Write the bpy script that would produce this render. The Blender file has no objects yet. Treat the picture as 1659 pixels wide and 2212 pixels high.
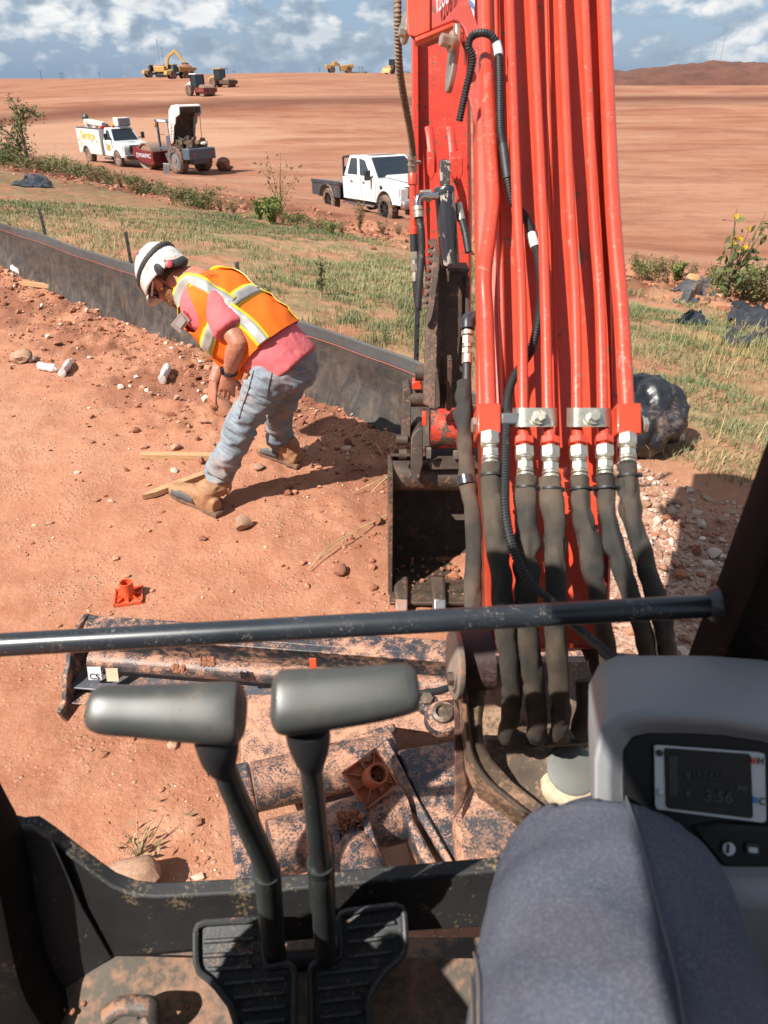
import bpy, bmesh, math, random
import numpy as np
from mathutils import Vector, Matrix
random.seed(7)
rng = np.random.default_rng(11)
scn = bpy.context.scene
COL = scn.collection
# ---------------------------------------------------------------- camera, sky, sun, exposure
F_PX, CXP, CYP = 1550.0, 829.5, 1106.0          # focal length in pixels of a 1659 x 2212 picture
PITCH = math.radians(31.26)
CAM = Vector((0.0, 0.0, 2.0))
cd = bpy.data.cameras.new('camera')
cd.sensor_fit = 'VERTICAL'; cd.sensor_height = 36.0; cd.sensor_width = 27.0
cd.lens = 36.0 * F_PX / 2212.0
cd.clip_start = 0.05; cd.clip_end = 9000
cd.dof.use_dof = True; cd.dof.focus_distance = 3.4; cd.dof.aperture_fstop = 7.5
cam = bpy.data.objects.new('camera', cd); COL.objects.link(cam)
cam.location = CAM; cam.rotation_euler = (math.radians(90) - PITCH, 0, 0)
scn.camera = cam
SUN_EL = math.radians(48.5); SUN_H = Vector((-0.785, -0.62, 0)).normalized()
SUN_TO = Vector((SUN_H.x * math.cos(SUN_EL), SUN_H.y * math.cos(SUN_EL), math.sin(SUN_EL)))
sd = bpy.data.lights.new('sun', 'SUN'); sd.energy = 5.0; sd.angle = math.radians(0.5); sd.color = (1.0, 0.955, 0.88)
so = bpy.data.objects.new('sun', sd); COL.objects.link(so)
so.rotation_euler = SUN_TO.to_track_quat('Z', 'Y').to_euler()
so.location = (-30, -20, 40)
scn.view_settings.view_transform = 'Standard'
try: scn.view_settings.look = 'None'
except Exception: pass
scn.view_settings.exposure = 0.95; scn.view_settings.gamma = 1.0
scn.view_settings.use_curve_mapping = False

wd = bpy.data.worlds.new('World'); scn.world = wd; wd.use_nodes = True
nt = wd.node_tree; nt.nodes.clear()
def nn(t, typ, **kw):
    n = t.nodes.new(typ)
    for k, v in kw.items():
        if k.startswith('i_'):
            n.inputs[k[2:].replace('_', ' ')].default_value = v
        else: setattr(n, k, v)
    return n
def mth(t, op, a, b=None, c=None, clamp=False):
    n = t.nodes.new('ShaderNodeMath'); n.operation = op; n.use_clamp = clamp
    for i, v in enumerate((a, b, c)):
        if v is None: continue
        if isinstance(v, (int, float)): n.inputs[i].default_value = v
        else: t.links.new(v, n.inputs[i])
    return n.outputs[0]
def mixc(t, f, a, b, mode='MIX'):
    n = t.nodes.new('ShaderNodeMix'); n.data_type = 'RGBA'; n.blend_type = mode
    for s, v in ((n.inputs[0], f), (n.inputs[6], a), (n.inputs[7], b)):
        if isinstance(v, (int, float)): s.default_value = v
        elif isinstance(v, (tuple, list)): s.default_value = (*v[:3], 1)
        else: t.links.new(v, s)
    return n.outputs[2]
def ramp(t, fac, stops, interp='LINEAR'):
    n = t.nodes.new('ShaderNodeValToRGB'); n.color_ramp.interpolation = interp
    e = n.color_ramp.elements
    while len(e) < len(stops): e.new(0.5)
    for k, (p, c) in enumerate(stops):
        e[k].position = p
        e[k].color = (c, c, c, 1) if isinstance(c, (int, float)) else (*c[:3], 1)
    t.links.new(fac, n.inputs[0]); return n.outputs[0]
def noise(t, vec, scale, detail=4, rough=0.55, dist=0.0, dim='3D'):
    n = t.nodes.new('ShaderNodeTexNoise'); n.noise_dimensions = dim
    n.inputs['Scale'].default_value = scale; n.inputs['Detail'].default_value = detail
    n.inputs['Roughness'].default_value = rough; n.inputs['Distortion'].default_value = dist
    if vec is not None: t.links.new(vec, n.inputs['Vector'])
    return n.outputs['Fac']
def vmap(t, vec, scale=(1, 1, 1), loc=(0, 0, 0), rot=(0, 0, 0)):
    n = t.nodes.new('ShaderNodeMapping')
    n.inputs['Scale'].default_value = scale; n.inputs['Location'].default_value = loc; n.inputs['Rotation'].default_value = rot
    t.links.new(vec, n.inputs['Vector']); return n.outputs[0]
sky = nn(nt, 'ShaderNodeTexSky', sky_type='NISHITA', sun_disc=False)
sky.sun_elevation = SUN_EL; sky.sun_rotation = math.atan2(SUN_H.x, SUN_H.y)
sky.air_density = 1.0; sky.dust_density = 1.2; sky.ozone_density = 1.6
tc = nn(nt, 'ShaderNodeTexCoord')
dirv = tc.outputs['Generated']
# clouds: heaped cumulus drawn in the direction of view, flattened, bright where they thin towards the sun
CZ = (1, 1, 1.75)
cl0 = vmap(nt, dirv, CZ, (3.1, 1.7, 0.4))
big = noise(nt, vmap(nt, dirv, (1, 1, 3.4), (5.3, 2.2, 0)), 4.0, 2, 0.5)
c1 = noise(nt, cl0, 12.0, 7, 0.58, 0.0)
c2 = noise(nt, vmap(nt, dirv, CZ, (3.1 + 0.012, 1.7 + 0.006, 0.4 - 0.024)), 12.0, 7, 0.58, 0.0)
def puff(off):
    v = nt.nodes.new('ShaderNodeTexVoronoi'); v.feature = 'F1'; v.inputs['Scale'].default_value = 19.0
    vv = nt.nodes.new('ShaderNodeTexNoise'); vv.inputs['Scale'].default_value = 26; vv.inputs['Detail'].default_value = 3
    src = vmap(nt, dirv, CZ, off); nt.links.new(src, vv.inputs['Vector'])
    ad = nt.nodes.new('ShaderNodeVectorMath'); ad.operation = 'MULTIPLY_ADD'; nt.links.new(vv.outputs['Color'], ad.inputs[0]); ad.inputs[1].default_value = (0.09, 0.09, 0.09); nt.links.new(src, ad.inputs[2])
    nt.links.new(ad.outputs[0], v.inputs['Vector']); return mth(nt, 'SUBTRACT', 0.75, v.outputs['Distance'])
O1 = (3.1, 1.7, 0.4); O2 = (3.1 + 0.012, 1.7 + 0.006, 0.4 - 0.022)
c1 = mth(nt, 'ADD', mth(nt, 'MULTIPLY', c1, 0.62), mth(nt, 'MULTIPLY', puff(O1), 0.42)); c2 = mth(nt, 'ADD', mth(nt, 'MULTIPLY', c2, 0.62), mth(nt, 'MULTIPLY', puff(O2), 0.42))
dens = mth(nt, 'ADD', mth(nt, 'MULTIPLY', c1, 0.75), mth(nt, 'MULTIPLY', big, 0.40))
cover = ramp(nt, dens, [(0.425, 0.0), (0.485, 0.8), (0.57, 1.0)])
lit = mth(nt, 'ADD', mth(nt, 'MULTIPLY', mth(nt, 'SUBTRACT', c1, c2), 3.4), 0.46, clamp=True)
deck = noise(nt, vmap(nt, dirv, (1, 1, 5.5)), 5.5, 4, 0.5)
lit2 = mth(nt, 'MULTIPLY', lit, ramp(nt, deck, [(0.36, 0.55), (0.6, 1.0)]))
ccol = ramp(nt, lit2, [(0.0, (0.32, 0.40, 0.51)), (0.3, (0.44, 0.53, 0.63)), (0.6, (0.70, 0.76, 0.82)), (1.0, (1.0, 1.0, 0.99))])
sepz = nn(nt, 'ShaderNodeSeparateXYZ'); nt.links.new(dirv, sepz.inputs[0])
bg1 = nn(nt, 'ShaderNodeBackground'); bg1.inputs[1].default_value = 0.055
nt.links.new(mixc(nt, 0.6, sky.outputs[0], (2.9, 4.5, 7.0)), bg1.inputs[0])
bg2 = nn(nt, 'ShaderNodeBackground'); bg2.inputs[1].default_value = 0.50
nt.links.new(ccol, bg2.inputs[0])
low = ramp(nt, sepz.outputs[2], [(0.0, 0.30), (0.035, 1.0)])
cov2 = mth(nt, 'MULTIPLY', cover, low)
mx = nn(nt, 'ShaderNodeMixShader'); nt.links.new(cov2, mx.inputs[0])
nt.links.new(bg1.outputs[0], mx.inputs[1]); nt.links.new(bg2.outputs[0], mx.inputs[2])
wo = nn(nt, 'ShaderNodeOutputWorld'); nt.links.new(mx.outputs[0], wo.inputs[0])

# ---------------------------------------------------------------- geometry helpers
SP, CP = math.sin(PITCH), math.cos(PITCH)
def P(x, y, d):
    """photo pixel (1659 x 2212 scale) at distance d along the view axis -> world point"""
    u = (x - CXP) / F_PX; v = (y - CYP) / F_PX
    return Vector((u * d, d * (CP - v * SP), 2.0 - d * (SP + v * CP)))
def W(x, y, fwd):
    """photo pixel on the upright plane standing fwd metres ahead"""
    v = (y - CYP) / F_PX
    return P(x, y, fwd / (CP - v * SP))
def _hash(ix, iy, iz, seed):
    h = (ix * 374761393 + iy * 668265263 + iz * 1274126177 + seed * 974634777) & 0xFFFFFFFF
    h = ((h ^ (h >> 13)) * 1274126177) & 0xFFFFFFFF
    h = (h ^ (h >> 16)) & 0xFFFFFFFF
    return h / 4294967295.0
def vn(x, y, z=0.0, seed=0):
    x, y, z = np.broadcast_arrays(np.asarray(x, float), np.asarray(y, float), np.asarray(z, float))
    fx, fy, fz = np.floor(x), np.floor(y), np.floor(z)
    ix, iy, iz = fx.astype(np.int64), fy.astype(np.int64), fz.astype(np.int64)
    tx, ty, tz = x - fx, y - fy, z - fz
    tx = tx * tx * (3 - 2 * tx); ty = ty * ty * (3 - 2 * ty); tz = tz * tz * (3 - 2 * tz)
    r = 0
    for a in (0, 1):
        for b in (0, 1):
            for c in (0, 1):
                w = (tx if a else 1 - tx) * (ty if b else 1 - ty) * (tz if c else 1 - tz)
                r = r + w * _hash(ix + a, iy + b, iz + c, seed)
    return r * 2 - 1
def fbm(x, y, z=0.0, oct=4, seed=0, gain=0.5):
    r = 0; a = 1.0; f = 1.0
    for k in range(oct):
        r = r + a * vn(np.asarray(x) * f + 17.3 * k, np.asarray(y) * f - 9.1 * k, np.asarray(z) * f + 3.7 * k, seed + k)
        a *= gain; f *= 2.03
    return r
def sst(a, b, x):
    t = np.clip((np.asarray(x, float) - a) / (b - a), 0, 1); return t * t * (3 - 2 * t)

def catmull(pts, n):
    pts = [np.asarray(p, float) for p in pts]
    ext = [2 * pts[0] - pts[1]] + pts + [2 * pts[-1] - pts[-2]]
    out = []
    for i in range(1, len(ext) - 2):
        p0, p1, p2, p3 = ext[i - 1:i + 3]
        for k in range(n):
            t = k / n
            out.append(0.5 * ((2 * p1) + (-p0 + p2) * t + (2 * p0 - 5 * p1 + 4 * p2 - p3) * t * t + (-p0 + 3 * p1 - 3 * p2 + p3) * t ** 3))
    out.append(pts[-1]); return out

class MB:
    def __init__(self): self.v = []; self.f = []
    def add(self, vs, fs):
        o = len(self.v); self.v += [tuple(map(float, p)) for p in vs]; self.f += [[o + i for i in q] for q in fs]; return self
    def box(self, c, s, R=None):
        c = Vector(c); x, y, z = s[0] / 2, s[1] / 2, s[2] / 2
        vs = [Vector(p) for p in ((-x, -y, -z), (x, -y, -z), (x, y, -z), (-x, y, -z), (-x, -y, z), (x, -y, z), (x, y, z), (-x, y, z))]
        if R is not None: vs = [R @ p for p in vs]
        return self.add([c + p for p in vs], [(3, 2, 1, 0), (4, 5, 6, 7), (0, 1, 5, 4), (1, 2, 6, 5), (2, 3, 7, 6), (3, 0, 4, 7)])
    def hexa(self, a, b):
        """two quads (4 points each, same winding) joined to a solid"""
        return self.add(list(a) + list(b), [(3, 2, 1, 0), (4, 5, 6, 7), (0, 1, 5, 4), (1, 2, 6, 5), (2, 3, 7, 6), (3, 0, 4, 7)])
    def prism(self, poly, off):
        """closed polygon of 3D points, extruded by off"""
        n = len(poly); off = Vector(off)
        a = [Vector(p) for p in poly]; b = [p + off for p in a]
        fs = [list(range(n))[::-1], list(range(n, 2 * n))] + [(i, (i + 1) % n, n + (i + 1) % n, n + i) for i in range(n)]
        nrm = Vector((0, 0, 0))
        for i in range(n): nrm += (a[i] - a[0]).cross(a[(i + 1) % n] - a[0])
        if nrm.dot(off) < 0: fs = [list(q)[::-1] for q in fs]
        return self.add(a + b, fs)
    def sweep(self, pts, rad, n=12, res=0, cap=True, up=None, ph=0.0, sq=2.0):
        """tube along pts; rad is a number, a list of numbers or a list of (a, b)"""
        m = len(pts)
        if isinstance(rad, tuple) or not isinstance(rad, (list, np.ndarray)): rad = [rad] * m
        rad = [(r, r) if not isinstance(r, (list, tuple, np.ndarray)) else tuple(r) for r in rad]
        if res:
            q = catmull([np.concatenate([np.asarray(p, float)[:3], np.asarray(r, float)]) for p, r in zip(pts, rad)], res)
            pts = [p[:3] for p in q]; rad = [(max(p[3], 1e-5), max(p[4], 1e-5)) for p in q]
        pts = [Vector(p) for p in pts]; m = len(pts)
        T = []
        for i in range(m):
            t = pts[min(i + 1, m - 1)] - pts[max(i - 1, 0)]
            T.append(t.normalized() if t.length > 1e-9 else Vector((0, 0, 1)))
        u = Vector(up) if up is not None else (Vector((0, 0, 1)) if abs(T[0].z) < 0.9 else Vector((0, 1, 0)))
        vs = []
        for i in range(m):
            u = (u - T[i] * u.dot(T[i])).normalized(); w = T[i].cross(u)
            for k in range(n):
                a = 2 * math.pi * k / n + ph
                c, s = math.cos(a), math.sin(a)
                if sq != 2.0:
                    c = math.copysign(abs(c) ** (2 / sq), c); s = math.copysign(abs(s) ** (2 / sq), s)
                vs.append(pts[i] + u * (c * rad[i][0]) + w * (s * rad[i][1]))
        fs = []
        for i in range(m - 1):
            for k in range(n):
                k2 = (k + 1) % n
                fs.append((i * n + k, i * n + k2, (i + 1) * n + k2, (i + 1) * n + k))
        if cap: fs += [list(range(n))[::-1], list(range((m - 1) * n, m * n))]
        return self.add(vs, fs)
    def cyl(self, a, b, r, n=16, r2=None):
        return self.sweep([a, b], [r, r if r2 is None else r2], n)
    def lathe(self, base, axis, prof, n=20):
        """profile of (radius, distance along the axis)"""
        base = Vector(base); axis = Vector(axis).normalized()
        return self.sweep_prof(base, axis, prof, n)
    def sweep_prof(self, base, axis, prof, n):
        u = Vector((0, 0, 1)) if abs(axis.z) < 0.9 else Vector((1, 0, 0))
        u = (u - axis * u.dot(axis)).normalized(); w = axis.cross(u)
        vs = [base + axis * h + (u * math.cos(2 * math.pi * k / n) + w * math.sin(2 * math.pi * k / n)) * max(r, 1e-5) for r, h in prof for k in range(n)]
        m = len(prof); fs = []
        for i in range(m - 1):
            for k in range(n):
                k2 = (k + 1) % n; fs.append((i * n + k, i * n + k2, (i + 1) * n + k2, (i + 1) * n + k))
        fs += [list(range(n))[::-1], list(range((m - 1) * n, m * n))]
        return self.add(vs, fs)
    def ball(self, c, r, n=12, R=None):
        c = Vector(c); r = (r, r, r) if isinstance(r, (int, float)) else r
        vs = []; h = n // 2 + 1
        for i in range(h):
            th = math.pi * (i + 0.02) / (h - 1 + 0.04)
            for k in range(n):
                ph = 2 * math.pi * k / n
                p = Vector((r[0] * math.sin(th) * math.cos(ph), r[1] * math.sin(th) * math.sin(ph), r[2] * math.cos(th)))
                vs.append(c + (R @ p if R is not None else p))
        fs = []
        for i in range(h - 1):
            for k in range(n):
                k2 = (k + 1) % n; fs.append((i * n + k, (i + 1) * n + k, (i + 1) * n + k2, i * n + k2))
        fs += [list(range(n)), list(range((h - 1) * n, h * n))[::-1]]
        return self.add(vs, fs)
    def mesh(self, name, smooth=35):
        me = bpy.data.meshes.new(name); me.from_pydata(self.v, [], self.f); me.update()
        if smooth:
            me.polygons.foreach_set('use_smooth', [True] * len(me.polygons))
            me.set_sharp_from_angle(angle=math.radians(smooth))
        return me
    def build(self, name, mat, parent=None, smooth=35, bev=0.0, seg=2, sub=0):
        me = self.mesh(name, smooth)
        return link(name, me, mat, parent, bev, seg, sub)
def link(name, me, mat, parent=None, bev=0.0, seg=2, sub=0):
    if mat is not None:
        me.materials.clear(); me.materials.append(mat)
    o = bpy.data.objects.new(name, me); COL.objects.link(o)
    if parent is not None: o.parent = parent
    if bev:
        b = o.modifiers.new('bevel', 'BEVEL'); b.width = bev; b.segments = seg; b.limit_method = 'ANGLE'; b.angle_limit = math.radians(40)
    if sub:
        s = o.modifiers.new('sub', 'SUBSURF'); s.levels = sub; s.render_levels = sub
    return o
def arr_mesh(name, V, Fq, mat=None, smooth=True):
    """fast mesh from numpy arrays of vertices (n,3) and equal-sized faces (m,k)"""
    V = np.ascontiguousarray(V, np.float32); Fq = np.ascontiguousarray(Fq, np.int32)
    me = bpy.data.meshes.new(name); k = Fq.shape[1]
    me.vertices.add(len(V)); me.vertices.foreach_set('co', V.ravel())
    me.loops.add(Fq.size); me.loops.foreach_set('vertex_index', Fq.ravel())
    me.polygons.add(len(Fq)); me.polygons.foreach_set('loop_start', np.arange(0, Fq.size, k, dtype=np.int32))
    me.polygons.foreach_set('use_smooth', np.full(len(Fq), smooth, dtype=bool))
    me.update(calc_edges=True); me.validate()
    if mat: me.materials.append(mat)
    return me
def fattr(me, name, vals):
    a = me.attributes.new(name, 'FLOAT', 'POINT'); a.data.foreach_set('value', np.asarray(vals, np.float32))
def thing(name, label, cat, loc=(0, 0, 0), rz=0.0, group=None):
    o = bpy.data.objects.new(name, None); COL.objects.link(o)
    o.location = loc; o.rotation_euler = (0, 0, rz); o.empty_display_size = 0.1
    return tag(o, label, cat, group)
def tag(o, label, cat, group=None):
    o['label'] = label; o['category'] = cat
    if group: o['group'] = group
    return o
def copy_thing(root, label=None):
    r = root.copy(); COL.objects.link(r)
    if label: r['label'] = label
    for ch in list(root.children):
        c = ch.copy(); COL.objects.link(c); c.parent = r
        for g in list(ch.children):
            d = g.copy(); COL.objects.link(d); d.parent = c
    return r
def kind(o, k): o['kind'] = k; return o
def fuse(name, mb, voxel, mat, parent=None, smooth=6, disp=None, keep=None):
    """join overlapping closed shapes into ONE continuous surface, smooth it, then displace along the normals"""
    me = mb.mesh(name, 0); o = bpy.data.objects.new(name, me); COL.objects.link(o)
    r = o.modifiers.new('r', 'REMESH'); r.mode = 'VOXEL'; r.voxel_size = voxel; r.use_smooth_shade = True
    if smooth:
        s = o.modifiers.new('s', 'SMOOTH'); s.factor = 0.5; s.iterations = smooth
    dg = bpy.context.evaluated_depsgraph_get(); dg.update()
    m2 = bpy.data.meshes.new_from_object(o.evaluated_get(dg)); bpy.data.objects.remove(o)
    m2.name = name
    n = len(m2.vertices); co = np.empty(n * 3, np.float32); m2.vertices.foreach_get('co', co); co = co.reshape(-1, 3)
    if disp is not None:
        nr = np.empty(n * 3, np.float32); m2.vertices.foreach_get('normal', nr); nr = nr.reshape(-1, 3)
        co = co + nr * disp(co)[:, None]
        m2.vertices.foreach_set('co', np.ascontiguousarray(co, np.float32).ravel())
    m2.update()
    m2.polygons.foreach_set('use_smooth', np.ones(len(m2.polygons), dtype=bool))
    return link(name, m2, mat, parent)
def text_mesh(name, s, size, frame, mat, parent, ext=0.0006, bold=0.0, shear=0.0, align='CENTER'):
    """raised lettering; frame is a 4x4 matrix: x along the line, y up the letters, z out of the surface"""
    c = bpy.data.curves.new(name, 'FONT'); c.body = s; c.size = size; c.extrude = ext; c.align_x = align; c.align_y = 'CENTER'
    c.offset = bold; c.shear = shear; c.resolution_u = 3
    o = bpy.data.objects.new(name, c); COL.objects.link(o)
    dg = bpy.context.evaluated_depsgraph_get(); dg.update()
    me = bpy.data.meshes.new_from_object(o.evaluated_get(dg)); bpy.data.objects.remove(o); bpy.data.curves.remove(c)
    me.name = name; me.transform(frame)
    return link(name, me, mat, parent)
def frame_from(o, x, y):
    x = Vector(x).normalized(); z = x.cross(Vector(y)).normalized(); y = z.cross(x)
    return Matrix(((x.x, y.x, z.x, o[0]), (x.y, y.y, z.y, o[1]), (x.z, y.z, z.z, o[2]), (0, 0, 0, 1)))
# ---------------------------------------------------------------- materials
DUST = (0.40, 0.185, 0.105)
MUD = (0.30, 0.125, 0.07)
ALB = 0.76
def M(name, col, rough=0.5, metal=0.0, var=0.12, vscale=9.0, dust=0.0, dcol=DUST, dscale=14.0, up=0.0, bump=0.0, bscale=80.0,
      chips=0.0, ccol=(0.5, 0.42, 0.36), cscale=30.0, coat=0.0, spec=0.5, scratch=0.0, stretch=(1, 1, 1), trans=0.0, sss=0.0):
    col, dcol, ccol = (tuple(x * ALB for x in q) for q in (col, dcol, ccol))
    m = bpy.data.materials.new(name); m.use_nodes = True; t = m.node_tree
    b = t.nodes['Principled BSDF']
    tcn = t.nodes.new('ShaderNodeTexCoord'); v = vmap(t, tcn.outputs['Object'], stretch)
    n1 = noise(t, v, vscale, 5, 0.6)
    c = mixc(t, ramp(t, n1, [(0.3, 0.0), (0.7, 1.0)]), tuple(x * (1 - var) for x in col), tuple(min(1, x * (1 + var)) for x in col))
    r = mth(t, 'ADD', mth(t, 'MULTIPLY', n1, 0.18), rough - 0.09, clamp=True)
    mm = None
    if chips > 0:
        k = noise(t, v, cscale, 6, 0.62, 0.6)
        msk = ramp(t, k, [(0.66 - 0.16 * chips, 0.0), (0.68 - 0.16 * chips, 1.0)])
        c = mixc(t, msk, c, ccol); r = mth(t, 'MAXIMUM', r, mth(t, 'MULTIPLY', msk, 0.7))
    if scratch > 0:
        k2 = noise(t, vmap(t, tcn.outputs['Object'], (1, 1, 1), (0, 0, 0), (0.5, 0.7, 0.4)), 160, 3, 0.5, 2.5)
        k3 = noise(t, v, 22, 3, 0.5)
        msk = mth(t, 'MULTIPLY', ramp(t, k2, [(0.60, 0.0), (0.66, 1.0)]), ramp(t, k3, [(0.45, 0.0), (0.62, scratch)]))
        c = mixc(t, msk, c, (0.42, 0.36, 0.30)); r = mth(t, 'MAXIMUM', r, mth(t, 'MULTIPLY', msk, 0.6))
    if dust > 0 or up > 0:
        d1 = mth(t, 'ADD', mth(t, 'MULTIPLY', noise(t, v, dscale, 5, 0.6, 0.3), 0.36), mth(t, 'ADD', mth(t, 'MULTIPLY', noise(t, v, dscale * 6.5, 4, 0.62), 0.34), mth(t, 'MULTIPLY', noise(t, v, dscale * 0.28, 3, 0.5), 0.30)))
        lo = 0.61 - 0.27 * dust
        msk = ramp(t, d1, [(lo - 0.03, 0.0), (lo + 0.012, 0.45), (lo + 0.075, 0.95)]) if dust > 0 else None
        if up > 0:
            g = t.nodes.new('ShaderNodeNewGeometry'); sx = t.nodes.new('ShaderNodeSeparateXYZ'); t.links.new(g.outputs['True Normal'], sx.inputs[0])
            d2 = mth(t, 'ADD', mth(t, 'MULTIPLY', noise(t, v, dscale * 0.7, 5, 0.6), 0.5), mth(t, 'MULTIPLY', noise(t, v, dscale * 6, 4, 0.62), 0.5))
            um = mth(t, 'MULTIPLY', ramp(t, sx.outputs[2], [(0.35, 0.0), (0.9, 1.0)]), ramp(t, d2, [(0.59 - 0.28 * up, 0.0), (0.63 - 0.28 * up, 0.5), (0.70 - 0.28 * up, 0.95)]))
            msk = um if msk is None else mth(t, 'MAXIMUM', msk, um)
        dn = noise(t, v, dscale * 5, 4, 0.6)
        dc = mixc(t, dn, tuple(x * 0.75 for x in dcol), tuple(min(1, x * 1.2) for x in dcol))
        c = mixc(t, msk, c, dc); r = mth(t, 'MAXIMUM', r, mth(t, 'MULTIPLY', msk, 0.92)); mm = msk
    t.links.new(c, b.inputs['Base Color']); t.links.new(r, b.inputs['Roughness'])
    if metal > 0:
        if mm is not None: t.links.new(mth(t, 'MULTIPLY', mth(t, 'SUBTRACT', 1.0, mm), metal), b.inputs['Metallic'])
        else: b.inputs['Metallic'].default_value = metal
    b.inputs['Specular IOR Level'].default_value = spec
    if coat: b.inputs['Coat Weight'].default_value = coat; b.inputs['Coat Roughness'].default_value = 0.08
    if trans: b.inputs['Transmission Weight'].default_value = trans
    if sss:
        b.inputs['Subsurface Weight'].default_value = sss; b.inputs['Subsurface Radius'].default_value = (0.01, 0.004, 0.002)
    if bump >= 0 and (bump or mm is not None):
        bn = t.nodes.new('ShaderNodeBump'); bn.inputs['Distance'].default_value = 0.004; bn.inputs['Strength'].default_value = max(bump, 0.25 if mm is not None else 0)
        h = noise(t, v, bscale, 5, 0.6)
        if mm is not None: h = mth(t, 'ADD', mth(t, 'MULTIPLY', h, 0.5 if bump else 0.1), mth(t, 'MULTIPLY', mm, 0.5))
        t.links.new(h, bn.inputs['Height']); t.links.new(bn.outputs[0], b.inputs['Normal'])
    return m
red = M('red_paint', (0.63, 0.054, 0.018), 0.42, var=0.10, chips=0.15, ccol=(0.25, 0.09, 0.05), cscale=26, dust=0.10, dscale=9, dcol=(0.50, 0.15, 0.09), coat=0.12)
red_pipe = M('red_pipe_paint', (0.62, 0.062, 0.028), 0.33, var=0.16, vscale=7, chips=0.05, ccol=(0.36, 0.13, 0.09), cscale=30, coat=0.25, up=0.12, dust=0.03, dcol=(0.52, 0.17, 0.12), dscale=16)
red_worn = M('worn_red_paint', (0.62, 0.042, 0.020), 0.5, var=0.15, chips=0.38, ccol=(0.15, 0.07, 0.04), cscale=34, dust=0.12, dscale=20)
red_dusty = M('dusty_red_paint', (0.40, 0.050, 0.034), 0.5, var=0.15, dust=0.10, up=0.1, chips=0.15, ccol=(0.14, 0.05, 0.035), cscale=25)
zinc = M('zinc_plate', (0.62, 0.58, 0.48), 0.38, metal=0.85, var=0.15, vscale=40, dust=0.12, dcol=(0.45, 0.35, 0.25), dscale=40)
steel = M('worn_steel', (0.42, 0.38, 0.33), 0.45, metal=0.7, var=0.25, vscale=20, dust=0.15)
iron = M('rusty_digging_iron', (0.085, 0.058, 0.042), 0.62, metal=0.25, var=0.35, vscale=14, dust=0.20, dscale=9, dcol=(0.28, 0.12, 0.07), bump=0.35, bscale=40, chips=0.25, ccol=(0.25, 0.14, 0.09))
grease = M('greasy_casting', (0.125, 0.088, 0.062), 0.5, metal=0.1, var=0.5, vscale=16, dust=0.30, dcol=(0.42, 0.25, 0.155), dscale=16, bump=0.4, bscale=55)
black_mud = M('mud_spattered_black_paint', (0.040, 0.044, 0.052), 0.42, var=0.2, dust=0.33, dscale=36, up=0.12, dcol=(0.60, 0.305, 0.19), bump=0.2, bscale=60)
black_mud2 = M('dry_mud_on_black_paint', (0.040, 0.043, 0.05), 0.45, var=0.2, dust=0.36, dscale=30, up=0.42, dcol=(0.60, 0.30, 0.185), bump=0.25, bscale=60)
black_paint = M('scratched_black_paint', (0.022, 0.027, 0.034), 0.34, var=0.2, scratch=0.45, coat=0.1)
sill_black = M('dusty_black_panel', (0.013, 0.013, 0.0135), 0.6, var=0.3, vscale=12, dust=0.10, dscale=28, dcol=(0.26, 0.18, 0.10), up=0.12, bump=0.1)
cab_black = M('cab_black', (0.008, 0.0075, 0.0075), 0.6, var=0.2, dust=0.03, dscale=20)
cab_brown = M('dusty_cab_post', (0.008, 0.006, 0.0055), 0.7, var=0.25, dust=0.10, dscale=16, dcol=(0.05, 0.03, 0.022), spec=.12)
rubber = M('black_rubber', (0.018, 0.018, 0.02), 0.55, var=0.2, bump=0.15, bscale=140, dust=0.03, dcol=(0.3, 0.2, 0.14))
grip_m = M('grey_lever_grip', (0.058, 0.060, 0.057), 0.42, dust=0.30, dscale=3.5, dcol=(0.125, 0.10, 0.075), var=0.14, vscale=7,  bump=-1, bscale=200, coat=0.1)
rod_m = M('black_lever_rod', (0.028, 0.034, 0.034), 0.36, var=0.15, scratch=0.25)
pedal_m = M('worn_pedal_rubber', (0.028, 0.030, 0.032), 0.5, var=0.2, scratch=0.25, bump=0.12, bscale=220, up=0.12, dcol=(0.42, 0.19, 0.10), dscale=40)
mat_m = M('dusty_floor_mat', (0.105, 0.086, 0.066), 0.85, var=0.3, vscale=7, dust=0.36, dcol=(0.34, 0.18, 0.11), dscale=9, bump=0.15, bscale=160)
plastic_g = M('grey_moulded_plastic', (0.27, 0.275, 0.285), 0.55, var=0.05, vscale=5, bump=0.05, bscale=300, dust=0.03, dcol=(0.36, 0.25, 0.2), dscale=30)
bezel_m = M('black_bezel', (0.008, 0.008, 0.009), 0.5, spec=0.25, var=0.2, dust=0.06, dscale=22, dcol=(0.18, 0.15, 0.11))
white_p = M('white_print', (0.62, 0.65, 0.67), 0.5, var=0.05)
screen_m = M('unlit_lcd', (0.019, 0.018, 0.015), 0.5, var=0.06, spec=0.25)
lcd_dark = M('lcd_digits', (0.006, 0.006, 0.007), 0.4)
print_red = M('print_red', (0.65, 0.035, 0.03), 0.5); print_blue = M('print_blue', (0.03, 0.22, 0.6), 0.5)
print_black = M('print_black', (0.015, 0.015, 0.015), 0.5)
silver_dirty = M('scuffed_silver', (0.5, 0.5, 0.48), 0.35, metal=0.8, var=0.2, dust=0.15)
wood = M('pine_lath', (0.52, 0.30, 0.15), 0.75, var=0.22, vscale=5, stretch=(6, 26, 26), dust=0.16, bump=0.2, bscale=40)
orange_pl = M('orange_plastic', (0.78, 0.11, 0.035), 0.42, var=0.08, dust=0.1)
orange_dusty = M('dusty_orange_plastic', (0.50, 0.13, 0.05), 0.6, var=0.1, dust=0.45, dscale=16, dcol=(0.46, 0.20, 0.11))
stone_m = M('sandstone', (0.44, 0.26, 0.17), 0.85, var=0.3, vscale=10, bump=0.5, bscale=40, dust=0.25, dscale=8)
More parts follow.
